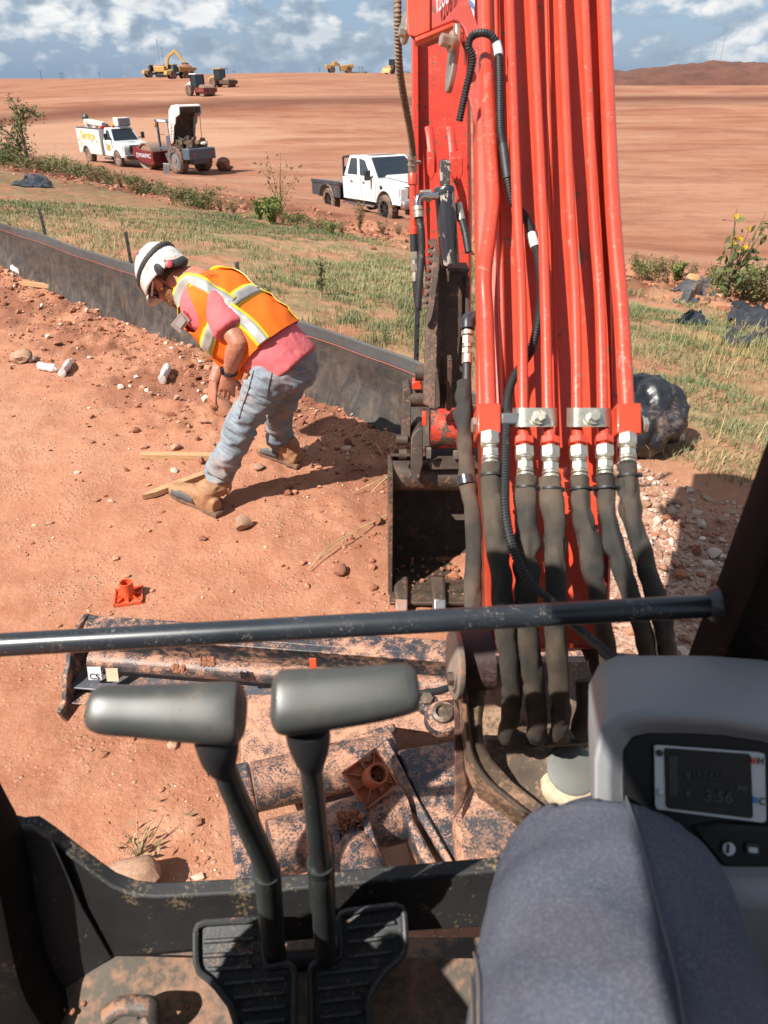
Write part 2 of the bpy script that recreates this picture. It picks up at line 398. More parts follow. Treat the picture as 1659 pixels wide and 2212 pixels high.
stone_pale = M('pale_stone', (0.60, 0.48, 0.38), 0.85, var=0.2, vscale=10, bump=0.4, bscale=40, dust=0.15)
clod_m = M('red_clod', (0.33, 0.135, 0.075), 0.95, var=0.3, vscale=12, bump=0.8, bscale=50)
film_m = M('black_plastic_sheet', (0.018, 0.019, 0.024), 0.42, var=0.25, vscale=7, dust=0.16, dscale=5, dcol=(0.20, 0.13, 0.10), bump=0.5, bscale=14)
fence_m = None
skin_m = M('sunburnt_skin', (0.46, 0.185, 0.115), 0.5, var=0.16, vscale=26, sss=0.08, bump=0.08, bscale=150, spec=0.4)
shirt_m = M('salmon_pink_shirt', (0.68, 0.155, 0.17), 0.88, var=0.07, vscale=6, bump=0.12, bscale=60, spec=0.2)
vest_m = M('orange_safety_vest', (0.95, 0.17, 0.012), 0.8, var=0.06, vscale=5, bump=0.1, bscale=90, spec=0.25)
lime_m = M('lime_tape', (0.74, 0.58, 0.02), 0.7, var=0.05)
reflect_m = M('silver_reflective_tape', (0.46, 0.45, 0.42), 0.42, var=0.12, vscale=12, metal=0.2)
helmet_m = M('scuffed_white_helmet', (0.80, 0.76, 0.73), 0.35, var=0.04, dust=0.38, dcol=(0.46, 0.29, 0.17), dscale=13, coat=0.2)
strap_m = M('black_strap', (0.028, 0.028, 0.03), 0.7, var=0.2, scratch=0.2)
hair_m = M('ginger_beard', (0.26, 0.105, 0.045), 0.8, var=0.3, vscale=60, bump=0.6, bscale=240)
boot_m = M('tan_leather_boot', (0.38, 0.19, 0.09), 0.7, var=0.2, vscale=18, dust=0.18, dscale=14, bump=0.2, bscale=70)
boot_gray = M('grey_boot_panel', (0.10, 0.105, 0.10), 0.6, var=0.2, dust=0.2, dscale=20)
sole_m = M('dusty_boot_sole', (0.16, 0.09, 0.06), 0.85, var=0.2, dust=0.3, dscale=20)
glass_m = M('dark_lens', (0.015, 0.02, 0.05), 0.12, coat=0.5)
def denim(name, col, fade, dust, wscale=1.0):
    m = bpy.data.materials.new(name); m.use_nodes = True; t = m.node_tree; b = t.nodes['Principled BSDF']
    tcn = t.nodes.new('ShaderNodeTexCoord'); v = tcn.outputs['Object']
    a = noise(t, v, 7, 5, 0.6); c = mixc(t, ramp(t, a, [(0.35, 0.0), (0.68, 1.0)]), col, fade)
    f = noise(t, vmap(t, v, (1, 1, 0.35)), 320 * wscale, 3, 0.7)
    c = mixc(t, ramp(t, f, [(0.45, 0.0), (0.72, 0.7)]), c, tuple(min(1, x * 1.5 + 0.01) for x in fade))
    d = noise(t, v, 5.5, 7, 0.65, 0.5)
    c = mixc(t, mth(t, 'MULTIPLY', ramp(t, d, [(0.48, 0.0), (0.7, 1.0)]), dust), c, (0.36, 0.22, 0.13))
    t.links.new(c, b.inputs['Base Color']); b.inputs['Roughness'].default_value = 0.95; b.inputs['Specular IOR Level'].default_value = 0.08
    
    bn = t.nodes.new('ShaderNodeBump'); bn.inputs['Strength'].default_value = 0.35; bn.inputs['Distance'].default_value = 0.002
    w = t.nodes.new('ShaderNodeTexWave'); w.inputs['Scale'].default_value = 260 * wscale; w.inputs['Distortion'].default_value = 1.0
    t.links.new(vmap(t, v, (1, 1, 1), (0, 0, 0), (0.3, 0.9, 0.6)), w.inputs['Vector'])
    t.links.new(mth(t, 'ADD', w.outputs['Fac'], mth(t, 'MULTIPLY', f, 1.2)), bn.inputs['Height']); t.links.new(bn.outputs[0], b.inputs['Normal'])
    return m
jeans_w = denim('worn_light_denim', (0.125, 0.150, 0.180), (0.225, 0.255, 0.285), 0.50)
jeans_o = denim('dark_blue_denim', (0.056, 0.062, 0.086), (0.086, 0.092, 0.116), 0.06)
def sleeve_mat():
    m = bpy.data.materials.new('woven_hose_sleeve'); m.use_nodes = True; t = m.node_tree; b = t.nodes['Principled BSDF']
    tcn = t.nodes.new('ShaderNodeTexCoord'); v = tcn.outputs['Object']
    a = noise(t, v, 6, 6, 0.6); f = noise(t, v, 45, 5, 0.6)
    c = mixc(t, ramp(t, a, [(0.42, 0.0), (0.66, 1.0)]), (0.036, 0.034, 0.031), (0.15, 0.105, 0.07))
    w1 = t.nodes.new('ShaderNodeTexWave'); w1.bands_direction = 'Z'; w1.inputs['Scale'].default_value = 150; w1.inputs['Distortion'].default_value = 1.2
    w2 = t.nodes.new('ShaderNodeTexWave'); w2.bands_direction = 'X'; w2.inputs['Scale'].default_value = 130; w2.inputs['Distortion'].default_value = 1.2
    t.links.new(v, w1.inputs['Vector']); t.links.new(v, w2.inputs['Vector'])
    wv = mth(t, 'MULTIPLY', w1.outputs['Fac'], w2.outputs['Fac'])
    c = mixc(t, wv, mixc(t, 0.45, c, (0.01, 0.01, 0.01)), mixc(t, 0.22, c, (0.18, 0.16, 0.14)))
    t.links.new(c, b.inputs['Base Color']); b.inputs['Roughness'].default_value = 0.85; b.inputs['Specular IOR Level'].default_value = 0.3
    bn = t.nodes.new('ShaderNodeBump'); bn.inputs['Strength'].default_value = 0.6; bn.inputs['Distance'].default_value = 0.002
    t.links.new(mth(t, 'ADD', wv, mth(t, 'MULTIPLY', f, 0.6)), bn.inputs['Height']); t.links.new(bn.outputs[0], b.inputs['Normal'])
    return m
sleeve_m = sleeve_mat()
def leaf_mat(name, c1, c2, c3):
    m = bpy.data.materials.new(name); m.use_nodes = True; t = m.node_tree; b = t.nodes['Principled BSDF']
    at = t.nodes.new('ShaderNodeAttribute'); at.attribute_name = 'tint'
    oi = t.nodes.new('ShaderNodeObjectInfo')
    f = mth(t, 'ADD', at.outputs['Fac'], mth(t, 'MULTIPLY', mth(t, 'SUBTRACT', oi.outputs['Random'], 0.5), 0.3))
    t.links.new(ramp(t, f, [(0.0, c1), (0.5, c2), (1.0, c3)]), b.inputs['Base Color']); b.inputs['Roughness'].default_value = 0.7
    b.inputs['Specular IOR Level'].default_value = 0.25
    b.inputs['Subsurface Weight'].default_value = 0.0
    return m
grass_m = leaf_mat('grass_blades', (0.065, 0.105, 0.038), (0.140, 0.165, 0.075), (0.35, 0.28, 0.145))
shrub_m = leaf_mat('weed_leaves', (0.050, 0.070, 0.024), (0.115, 0.120, 0.045), (0.23, 0.175, 0.08))
tree_m = leaf_mat('feathery_leaves', (0.050, 0.080, 0.028), (0.105, 0.130, 0.050), (0.20, 0.20, 0.09))
straw_m = M('straw', (0.52, 0.38, 0.19), 0.8, var=0.3)
bark_m = M('brown_bark', (0.13, 0.085, 0.055), 0.9, var=0.3)
white_car = M('white_truck_paint', (0.74, 0.75, 0.75), 0.3, var=0.02, coat=0.5, dust=0.12, dscale=0.9, dcol=(0.55, 0.42, 0.34))
white_dirty = M('dusty_white_paint', (0.70, 0.68, 0.64), 0.45, var=0.05, dust=0.18, dscale=1.5, dcol=(0.5, 0.33, 0.24))
tint_glass = M('tinted_window', (0.018, 0.022, 0.026), 0.08, coat=0.6)
chrome = M('chrome', (0.62, 0.62, 0.62), 0.2, metal=1.0, dust=0.12, dscale=3)
dark_metal = M('dark_flatbed_steel', (0.045, 0.05, 0.058), 0.5, var=0.2, dust=0.15, dscale=2)
deck_m = M('dusty_deck', (0.20, 0.15, 0.12), 0.8, var=0.25, dust=0.3, dscale=2)
tyre_m = M('dusty_tyre', (0.055, 0.045, 0.04), 0.85, var=0.25, dust=0.40, dcol=(0.27, 0.16, 0.11), dscale=4, bump=0.3, bscale=30)
rim_black = M('black_rim', (0.02, 0.02, 0.022), 0.35, coat=0.3)
rim_steel = M('dusty_steel_rim', (0.42, 0.33, 0.27), 0.6, metal=0.3, dust=0.3, dscale=5)
head_glass = M('headlight_glass', (0.35, 0.36, 0.37), 0.12, metal=0.3, coat=0.6, var=0.3)
amber = M('amber_lens', (0.80, 0.28, 0.03), 0.3)
maroon = M('maroon_drum_frame', (0.17, 0.018, 0.022), 0.42, var=0.1, dust=0.14, dscale=2, coat=0.2)
grey_blue = M('blue_grey_machine_paint', (0.085, 0.105, 0.14), 0.45, var=0.1, dust=0.12, dscale=1.6)
drum_m = M('dusty_drum_steel', (0.33, 0.25, 0.20), 0.7, metal=0.3, var=0.2, dust=0.45, dscale=2)
engine_m = M('oily_engine', (0.10, 0.075, 0.055), 0.6, var=0.5, vscale=6, dust=0.3, dscale=4)
cat_yellow = M('hazy_machine_yellow', (0.52, 0.31, 0.085), 0.5, var=0.1, dust=0.25, dscale=0.7)  # yellow dulled for dust and for distance haze put into the colour
service_y = M('service_lettering_yellow', (0.86, 0.42, 0.02), 0.5)
far_grey = M('far_galvanised', (0.30, 0.33, 0.38), 0.6)
# ---------------------------------------------------------------- ground
_ps = np.array([-50, 0, 1.2, 2.5, 6, 10, 10.8, 12, 13.8, 16, 18.8, 20, 24, 30, 60, 4000.])
_pz = np.array([0, 0, -.02, -.16, -.72, -1.36, -1.50, -1.58, -1.76, -2.22, -2.74, -2.93, -3.22, -3.24, -3.24, -3.24])
_fr = np.array([0, 60, 90, 133, 200, 270, 310, 360, 480, 1000, 5000.])
_fz = np.array([0, 0, .60, 1.95, 3.3, 4.2, 4.42, 4.2, 2.4, -.5, -3.])
def hz(x, y):
    x = np.asarray(x, float); y = np.asarray(y, float)
    s = (x + y - 4.3) / 1.41421
    r = np.hypot(x, y); az = np.arctan2(x, np.maximum(y, 1e-3))
    z = np.interp(s, _ps, _pz) * 0.6 + 0.2 * (np.interp(s - 0.5, _ps, _pz) + np.interp(s + 0.5, _ps, _pz))
    fr = np.interp(r, _fr, _fz)
    left = np.interp(az, [-.60, -.43, -.334, -.2585, -.179, -.126, 0, .43, .7], [.62, .724, .989, 1.176, 1.364, 1.437, 1.437, 1.36, 1.3]); right = 1.0
    z = z + fr * sst(20, 45, s) * np.where(fr > 0, left * right, 1)
    return z
def hz_fine(x, y):
    x = np.asarray(x, float); y = np.asarray(y, float)
    s = (x + y - 4.3) / 1.41421
    r = np.hypot(x, y)
    near = 1 - sst(14, 30, r)
    pad = 1 - sst(-0.2, 0.5, s)
    z = hz(x, y)
    z = z + 0.030 * fbm(x * 0.7, y * 0.7, oct=3, seed=3) * near
    z = z + near * 0.007 * fbm(x * 5, y * 5, oct=4, seed=5)
    clod = sst(-1.5, -0.35, s + 0.25 * vn(x * 1.3, y * 1.3, seed=9)) * (1 - sst(0.25, 0.8, s))
    z = z + clod * (0.035 + 0.030 * np.maximum(0, fbm(x * 4.5, y * 4.5, oct=3, seed=21)) + 0.020 * fbm(x * 11, y * 11, oct=3, seed=22))
    ditch = sst(8.3, 9.5, s) * (1 - sst(11.5, 12.8, s))
    z = z + ditch * (0.16 * fbm(x * 0.9, y * 0.9, oct=4, seed=31) + 0.08 * fbm(x * 3.5, y * 3.5, oct=3, seed=33))
    grs = sst(0.5, 1.4, s) * (1 - sst(8, 9.2, s))
    z = z + grs * 0.035 * fbm(x * 2.2, y * 2.2, oct=4, seed=41)
    fld = sst(12.3, 14, s)
    z = z + fld * (0.05 * fbm(x * 0.28, y * 0.9, oct=4, seed=51) * (1 - sst(120, 240, r)) + sst(60, 140, r) * 0.22 * fbm(x * 0.018, y * 0.06, oct=3, seed=53))
    # windrow of loose dark fill in front of the far rollers and worked lumps at the foot of the field
    z = z + fld * 0.10 * np.maximum(0, fbm(x * 1.6, y * 1.6, oct=3, seed=57) - 0.15) * (1 - sst(17, 21, s))
    return z
def G(px, py):
    """photo pixel -> point where its ray meets the ground"""
    a = P(px, py, 1.0) - CAM
    for fn_, lo, hi, n_ in ((hz, 0.8, 2500, 900), (hz_fine, None, None, 60), (hz_fine, None, None, 60)):
        if lo is None: lo, hi = d * (0.985 if n_ == 60 and fn_ is hz_fine and not last else 0.9995), d * (1.015 if not last else 1.0005); last = True
        else: last = False
        ds = np.geomspace(lo, hi, n_); hit = 2.0 + a.z * ds < fn_(a.x * ds, a.y * ds)
        d = float(ds[np.argmax(hit)] if hit.any() else ds[-1])
    p = CAM + a * d
    return Vector((p.x, p.y, float(hz_fine(p.x, p.y))))
def depth(p): return (Vector(p) - CAM).dot(Vector((0, CP, -SP)))
rings = [0.02, 0.2, 0.4]
while rings[-1] < 1.4: rings.append(rings[-1] * 1.04)
while rings[-1] < 14: rings.append(rings[-1] * 1.0075)
while rings[-1] < 3600: rings.append(rings[-1] * 1.0135)
rings = np.array(rings)
fine = np.radians(np.arange(-37, 37.01, 0.145)); coarse = np.radians(np.arange(40, 321, 3.5))
angs = np.concatenate([fine, coarse]); NA, NR = len(angs), len(rings)
AA, RR = np.meshgrid(angs, rings)
GX, GY = RR * np.sin(AA), RR * np.cos(AA)
GZ = hz_fine(GX, GY)
ii = np.arange(NR - 1)[:, None] * NA; jj = np.arange(NA)[None, :]; j2 = (jj + 1) % NA
quads = np.stack([ii + jj, ii + NA + jj, ii + NA + j2, ii + j2], -1).reshape(-1, 4)
me = arr_mesh('ground', np.stack([GX, GY, GZ], -1).reshape(-1, 3), quads)
x, y = GX.ravel(), GY.ravel(); s = (x + y - 4.3) / 1.41421; r = np.hypot(x, y)
grs = sst(0.5, 1.6, s + 0.5 * vn(x * 0.9, y * 0.9, seed=61)) * (1 - sst(7.6, 9.0, s + 0.9 * vn(x * 0.5, y * 0.5, seed=62)))
veg2 = sst(8.8, 9.6, s + 0.5 * vn(x * .8, y * .8, seed=63)) * (1 - sst(11.2, 12.3, s)) * sst(0.0, 0.3, fbm(x * 0.45, y * 0.45, oct=3, seed=64))
fattr(me, 'veg', np.clip(grs + 0.8 * veg2, 0, 1))
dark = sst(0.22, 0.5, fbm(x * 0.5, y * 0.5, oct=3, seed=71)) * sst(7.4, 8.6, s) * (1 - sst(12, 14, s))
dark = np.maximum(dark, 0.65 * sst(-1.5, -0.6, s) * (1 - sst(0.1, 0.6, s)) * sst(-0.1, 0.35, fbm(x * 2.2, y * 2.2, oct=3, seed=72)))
band = (1 - np.clip(np.abs(r - (122 + 6 * vn(x * 0.02, y * .02, seed=75) + 0.16 * x)) / 15, 0, 1)) ** 0.7
dark = np.maximum(dark, np.clip(band, 0, 1) * 1.0 * sst(-0.4, 0.0, vn(x * 0.03, y * 0.10, seed=76) + 0.3))
band3 = (1 - np.clip(np.abs(r - (63 + 0.05 * x)) / 6.0, 0, 1)) * sst(-0.2, 0.4, vn(x * 0.04, y * 0.2, seed=79)) * sst(5, 20, x)
dark = np.maximum(dark, band3 * 0.7)
fattr(me, 'dark', dark)
pale = sst(-0.05, 0.4, fbm(x * 0.035, y * 0.13, oct=4, seed=81)) * sst(16, 24, s) * (1 - sst(110, 170, r))
pale = np.maximum(pale, 0.65 * sst(0.1, 0.5, fbm(x * 0.7 + 3, y * 0.7, oct=3, seed=84)) * (1 - sst(-2.2, -1.2, s)))
pale = np.maximum(pale, .95 * sst(.0, .25, fbm(x * 9, y * 5, oct=3, seed=85)) * np.exp(-((x + .62) / .16) ** 2 - ((y - 1.16) / .22) ** 2) * 1.4)
gravel = sst(0.7, 1.1, x) * (1 - sst(-0.1, 0.7, s - 0.25 * vn(x * 2, y * 2, seed=87))) 
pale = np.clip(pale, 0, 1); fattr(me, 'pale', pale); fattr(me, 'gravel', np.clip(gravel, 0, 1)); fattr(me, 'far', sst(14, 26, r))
gm = bpy.data.materials.new('red_clay_ground'); gm.use_nodes = True; t = gm.node_tree; b = t.nodes['Principled BSDF']
ge = t.nodes.new('ShaderNodeNewGeometry'); pos = ge.outputs['Position']
def at(n):
    a = t.nodes.new('ShaderNodeAttribute'); a.attribute_name = n; return a.outputs['Fac']
n_big = noise(t, pos, 0.9, 6, 0.6, 0.4); n_mid = noise(t, pos, 6, 7, 0.65, 0.3); n_fine = noise(t, pos, 42, 6, 0.7)
n_band = noise(t, vmap(t, pos, (0.05, 0.45, 0.3), (0, 0, 0), (0, 0, 0.10)), 1.0, 8, 0.62, 0.6)
n_rut = noise(t, vmap(t, pos, (0.16, 1.0, 0.5), (3, 0, 0), (0, 0, 0.22)), 1.0, 8, 0.68, 1.0)
c = mixc(t, ramp(t, n_big, [(0.34, 0.0), (0.66, 1.0)]), (0.325, 0.122, 0.066), (0.435, 0.185, 0.105))
c = mixc(t, mth(t, 'MULTIPLY', ramp(t, n_mid, [(0.40, 0.0), (0.66, 1.0)]), 0.55), c, (0.49, 0.235, 0.142))
c = mixc(t, mth(t, 'MULTIPLY', ramp(t, n_fine, [(0.30, 1.0), (0.50, 0.0)]), 0.45), c, (0.235, 0.085, 0.047))
farc = mixc(t, ramp(t, n_band, [(0.34, 0.0), (0.66, 1.0)]), (0.30, 0.108, 0.060), (0.445, 0.195, 0.112))
farc = mixc(t, mth(t, 'MULTIPLY', ramp(t, n_rut, [(0.38, 1.0), (0.52, 0.0)]), 0.26), farc, (0.225, 0.078, 0.043))
n_patch = noise(t, vmap(t, pos, (0.055, 0.085, 0.1), (7, 2, 0)), 1.0, 6, 0.62, 0.8)
farc = mixc(t, mth(t, 'MULTIPLY', ramp(t, n_patch, [(0.44, 0.0), (0.64, 1.0)]), 0.75), farc, (0.50, 0.255, 0.155))
farc = mixc(t, mth(t, 'MULTIPLY', ramp(t, noise(t, vmap(t, pos, (0.5, 0.8, 0.5)), 1.0, 7, 0.68), [(0.34, 1.0), (0.48, 0.0)]), 0.45), farc, (0.25, 0.092, 0.052))
farc = mixc(t, mth(t, 'MULTIPLY', ramp(t, n_rut, [(0.55, 0.0), (0.70, 1.0)]), 0.5), farc, (0.47, 0.235, 0.14))
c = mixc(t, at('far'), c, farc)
c = mixc(t, mth(t, 'MULTIPLY', at('pale'), mth(t, 'ADD', mth(t, 'MULTIPLY', ramp(t, n_mid, [(0.38, 0.0), (0.62, 1.0)]), 0.55), 0.3)), c, (0.56, 0.315, 0.20))
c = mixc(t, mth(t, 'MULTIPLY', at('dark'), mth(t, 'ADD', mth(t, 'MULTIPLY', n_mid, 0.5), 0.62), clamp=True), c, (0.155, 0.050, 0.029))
gv = mixc(t, ramp(t, n_fine, [(0.45, 0.0), (0.6, 1.0)]), (0.34, 0.20, 0.14), (0.60, 0.47, 0.38))
c = mixc(t, mth(t, 'MULTIPLY', at('gravel'), mth(t, 'ADD', mth(t, 'MULTIPLY', n_mid, 0.6), 0.35)), c, gv)
vg = mixc(t, ramp(t, n_mid, [(0.35, 0.0), (0.65, 1.0)]), (0.15, 0.125, 0.055), (0.30, 0.215, 0.11))
c = mixc(t, mth(t, 'MULTIPLY', at('veg'), ramp(t, noise(t, pos, 1.6, 5, 0.65), [(0.38, 0.1), (0.56, 0.8)])), c, vg)
# pebbles and crumbs
vo = t.nodes.new('ShaderNodeTexVoronoi'); vo.inputs['Scale'].default_value = 34; vo.inputs['Randomness'].default_value = 1.0; t.links.new(pos, vo.inputs['Vector'])
peb = mth(t, 'MULTIPLY', ramp(t, vo.outputs['Distance'], [(0.16, 1.0), (0.30, 0.0)]), ramp(t, noise(t, pos, 3.1, 3, 0.5), [(0.46, 0.0), (0.62, 0.8)]))
nearm = mth(t, 'SUBTRACT', 1.0, at('far'), clamp=True)
peb = mth(t, 'MULTIPLY', peb, nearm)
c = mixc(t, mth(t, 'MULTIPLY', peb, 0.6), c, mixc(t, n_fine, (0.42, 0.22, 0.14), (0.62, 0.46, 0.36)))
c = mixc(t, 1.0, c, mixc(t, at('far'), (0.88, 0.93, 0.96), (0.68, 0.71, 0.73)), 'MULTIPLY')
t.links.new(c, b.inputs['Base Color']); b.inputs['Roughness'].default_value = 0.95; b.inputs['Specular IOR Level'].default_value = 0.15
bn = t.nodes.new('ShaderNodeBump'); bn.inputs['Strength'].default_value = 0.75; bn.inputs['Distance'].default_value = 0.03
hgt = mth(t, 'ADD', mth(t, 'MULTIPLY', n_fine, 0.45), mth(t, 'ADD', mth(t, 'MULTIPLY', n_mid, 0.6), mth(t, 'MULTIPLY', peb, 0.4)))
t.links.new(hgt, bn.inputs['Height'])
bn2 = t.nodes.new('ShaderNodeBump'); bn2.inputs['Distance'].default_value = 0.35
t.links.new(mth(t, 'MULTIPLY', at('far'), 0.55), bn2.inputs['Strength'])
t.links.new(mth(t, 'ADD', n_rut, mth(t, 'MULTIPLY', noise(t, pos, 1.7, 6, 0.65), 0.55)), bn2.inputs['Height']); t.links.new(bn.outputs[0], bn2.inputs['Normal'])
t.links.new(bn2.outputs[0], b.inputs['Normal'])
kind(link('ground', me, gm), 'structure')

# ridge of piled dirt far off to the right
berm_m = M('piled_dirt', (0.115, 0.043, 0.028), 0.95, var=0.3, vscale=0.25, bump=1.0, bscale=0.8, dust=0.25, dscale=0.3, dcol=(0.17, 0.07, 0.045))
u = np.linspace(0, 1, 420); w = np.linspace(0, 1, 26); UU, WW = np.meshgrid(u, w)
bx = 36 + UU * 150; by = 176 - UU * 34 + (WW - 0.5) * 30
prof = np.sin(np.pi * WW) ** 0.8
hgt_b = 3.7 * (0.62 + 0.38 * sst(0.0, 0.22, UU)) * (1.0 + 0.12 * vn(UU * 17, 0 * UU, seed=91) + 0.07 * vn(UU * 44, WW * 2, seed=92))
hgt_b = hgt_b * sst(-0.01, 0.02, UU)
bz = hz(bx, by) - 0.4 + prof * hgt_b + prof * 0.45 * fbm(bx * 0.3, by * 0.3, oct=4, seed=93)
nU = len(u); q = np.array([[i * nU + j, i * nU + j + 1, (i + 1) * nU + j + 1, (i + 1) * nU + j] for i in range(len(w) - 1) for j in range(nU - 1)])
kind(link('dirt_ridge', arr_mesh('dirt_ridge', np.stack([bx, by, bz], -1).reshape(-1, 3), q), berm_m), 'structure')
# ---------------------------------------------------------------- silt fence
def fence_mat():
    m = bpy.data.materials.new('dusty_silt_fabric'); m.use_nodes = True; t = m.node_tree; b = t.nodes['Principled BSDF']
    ge = t.nodes.new('ShaderNodeNewGeometry'); pos = ge.outputs['Position']; at_ = t.nodes.new('ShaderNodeAttribute'); at_.attribute_name = 'up01'
    lo = mth(t, 'SUBTRACT', 1.0, at_.outputs['Fac'])
    rt_ = vmap(t, pos, (1, 1, 1), (0, 0, 0), (0, 0, .785))
    s1 = noise(t, vmap(t, rt_, (9, 9, 2.2)), 1.0, 7, .68, 1.6); s2 = noise(t, vmap(t, rt_, (3, 3, 5)), 2.2, 6, .65, .8); s3 = noise(t, vmap(t, rt_, (2, 14, 40)), 1.6, 4, .6, 1.2)
    c = mixc(t, ramp(t, s2, [(.35, 0), (.65, 1)]), (.016, .014, .013), (.048, .035, .028))
    c = mixc(t, mth(t, 'MULTIPLY', ramp(t, s1, [(.48, 0), (.68, 1)]), mth(t, 'ADD', mth(t, 'MULTIPLY', lo, .55), .05)), c, (.155, .10, .062))
    c = mixc(t, mth(t, 'MULTIPLY', ramp(t, s3, [(.55, 0), (.68, 1)]), .22), c, (.11, .085, .065))
    top = ramp(t, at_.outputs['Fac'], [(.84, 0), (.87, 1)])
    c = mixc(t, top, c, mixc(t, s2, (.030, .032, .036), (.075, .07, .066)))
    t.links.new(c, b.inputs['Base Color']); b.inputs['Roughness'].default_value = .62
    bn = t.nodes.new('ShaderNodeBump'); bn.inputs['Strength'].default_value = .5; bn.inputs['Distance'].default_value = .01
    t.links.new(mth(t, 'ADD', s1, mth(t, 'MULTIPLY', noise(t, pos, 120, 2, .5), .3)), bn.inputs['Height']); t.links.new(bn.outputs[0], b.inputs['Normal'])
    return m
FN = thing('silt_fence', 'low black silt fence of dusty fabric with a red string, behind the worker', 'fence', (0, 4.3, 0))
FNI = Matrix.Translation(-Vector(FN.location))
def fnp(o): o.matrix_parent_inverse = FNI; return o
L0, L1 = -.9, 14.5       # along (-1, 1)
nf = 560; nz = 26
V = []; up01 = []
stakes = [(-.2), 1.62, 3.3, 5.13, 6.95, 8.66, 10.4, 12.2]
for i in range(nf + 1):
    q = L0 + (L1 - L0) * i / nf; bx_ = -q / 1.41421; by_ = 4.3 + q / 1.41421
    near = min(abs(q - s_) for s_ in stakes)
    hgt_ = .60 - .13 * math.exp(-(q + .9) / .8) - .030 * math.sin(min(1, near / .9) * 1.57) + .012 * float(vn(q * 1.5, 0, 0, 301))
    for k in range(nz + 1):
        w = k / nz
        lean = -.055 * (1 - w) ** 2 + .05 * w + .035 * math.sin(w * 3) * (near / .9) + .025 * float(vn(q * 1.1, w * 1.4, 0, 302)) + .016 * float(vn(q * 4, w * 4, 0, 303)) * (1 - .6 * w)
        x_ = bx_ + lean * .707; y_ = by_ + lean * .707
        z0 = float(hz(x_, y_)) - .03
        V.append((x_, y_, z0 + hgt_ * w + .02)); up01.append(w)
n1 = nz + 1; q = np.array([[i * n1 + k, (i + 1) * n1 + k, (i + 1) * n1 + k + 1, i * n1 + k + 1] for i in range(nf) for k in range(nz)])
me = arr_mesh('fabric', np.array(V), q); fattr(me, 'up01', up01)
fo = fnp(link('fabric', me, fence_mat(), FN)); s_ = fo.modifiers.new('sol', 'SOLIDIFY'); s_.thickness = .004
Va = np.array(V).reshape(nf + 1, n1, 3)
fnp(MB().sweep([Vector(Va[i, 22]) + Vector((-.006, -.006, 0)) for i in range(0, nf + 1, 4)], .0024, 6).build('red_string', M('red_string', (.46, .13, .09), .8), FN))
stk_m = M('dark_steel_stake', (.03, .032, .034), .6, dust=.1)
for s_ in stakes:
    bx_ = -s_ / 1.41421 + .055; by_ = 4.3 + s_ / 1.41421 + .055; z_ = float(hz(bx_, by_))
    m = MB(); m.box((bx_, by_, z_ + .40), (.030, .006, .86)); m.box((bx_ + .004, by_ + .012, z_ + .40), (.006, .024, .86))
    for k in range(6): m.box((bx_, by_ - .006, z_ + .30 + k * .09), (.010, .010, .014))
    fnp(m.build('stake', stk_m, FN, bev=.001))

# ---------------------------------------------------------------- grass (stuff) and small weeds
def blades(name, n, sampler, hgt, wid, mat, seed):
    r_ = np.random.default_rng(seed); x, y = sampler(r_, n); n = len(x)
    z = hz_fine(x, y); h = hgt(r_, x, y); a = r_.uniform(0, 2 * np.pi, n); ln = r_.uniform(.25, 1.0, n) * h
    dx, dy = np.cos(a), np.sin(a); w = wid * r_.uniform(.6, 1.4, n) * (1 + np.hypot(x, y) * .07)
    px_, py_ = -dy * w / 2, dx * w / 2
    b0_ = np.stack([x - px_, y - py_, z - .01], 1); b1_ = np.stack([x + px_, y + py_, z - .01], 1)
    m0 = np.stack([x - px_ * .8 + dx * ln * .3, y - py_ * .8 + dy * ln * .3, z + h * .62], 1); m1 = np.stack([x + px_ * .8 + dx * ln * .3, y + py_ * .8 + dy * ln * .3, z + h * .62], 1)
    t0 = np.stack([x - px_ * .12 + dx * ln, y - py_ * .12 + dy * ln, z + h], 1); t1 = np.stack([x + px_ * .12 + dx * ln, y + py_ * .12 + dy * ln, z + h], 1)
    V = np.stack([b0_, b1_, m0, m1, t0, t1], 1).reshape(-1, 3); o = np.arange(n)[:, None] * 6
    F = np.concatenate([o + np.array([[0, 1, 3, 2]]), o + np.array([[2, 3, 5, 4]])])
    me = arr_mesh(name, V, F, mat, smooth=False)
    tint = np.clip(r_.normal(.40, .20, n) + .32 * vn(x * .55, y * .55, 0, 311) , 0, 1); fattr(me, 'tint', np.repeat(tint, 6))
    return me
def grass_at(r_, n):
    s = r_.uniform(.55, 9.0, n * 3); q = r_.uniform(-14, 17, n * 3) ; q = np.where(r_.random(n * 3) < .5, r_.uniform(-8, 9, n * 3), q)
    x = (s * 1.41421 + 4.3) / 2 - q / 1.41421; y = (s * 1.41421 + 4.3) - x
    clump = fbm(x * .8, y * .8, oct=3, seed=312) + .5 * fbm(x * 3.1, y * 3.1, oct=2, seed=313)
    keep = (clump + r_.normal(0, .25, len(x)) > .14 - .22 * sst(1.5, 4.5, s)) & (y > 1.2) & (np.abs(np.arctan2(x, y)) < .66) & (s > .6 + .7 * vn(x * 1.4, y * 1.4, 0, 314))
    bare = vn(x * .5 + 4, y * .5, 0, 315) > .45
    keep &= ~(bare & (s > 4.5))
    return x[keep][:n], y[keep][:n]
gr = link('grass', blades('grass', 105000, grass_at, lambda r_, x, y: r_.uniform(.02, .075, len(x)) * (1 + .8 * np.maximum(0, vn(x * .6, y * .6, 0, 316))), .0042, grass_m, 5), None)
tag(gr, 'patchy olive and straw coloured grass on the bank behind the fence', 'grass'); kind(gr, 'stuff')
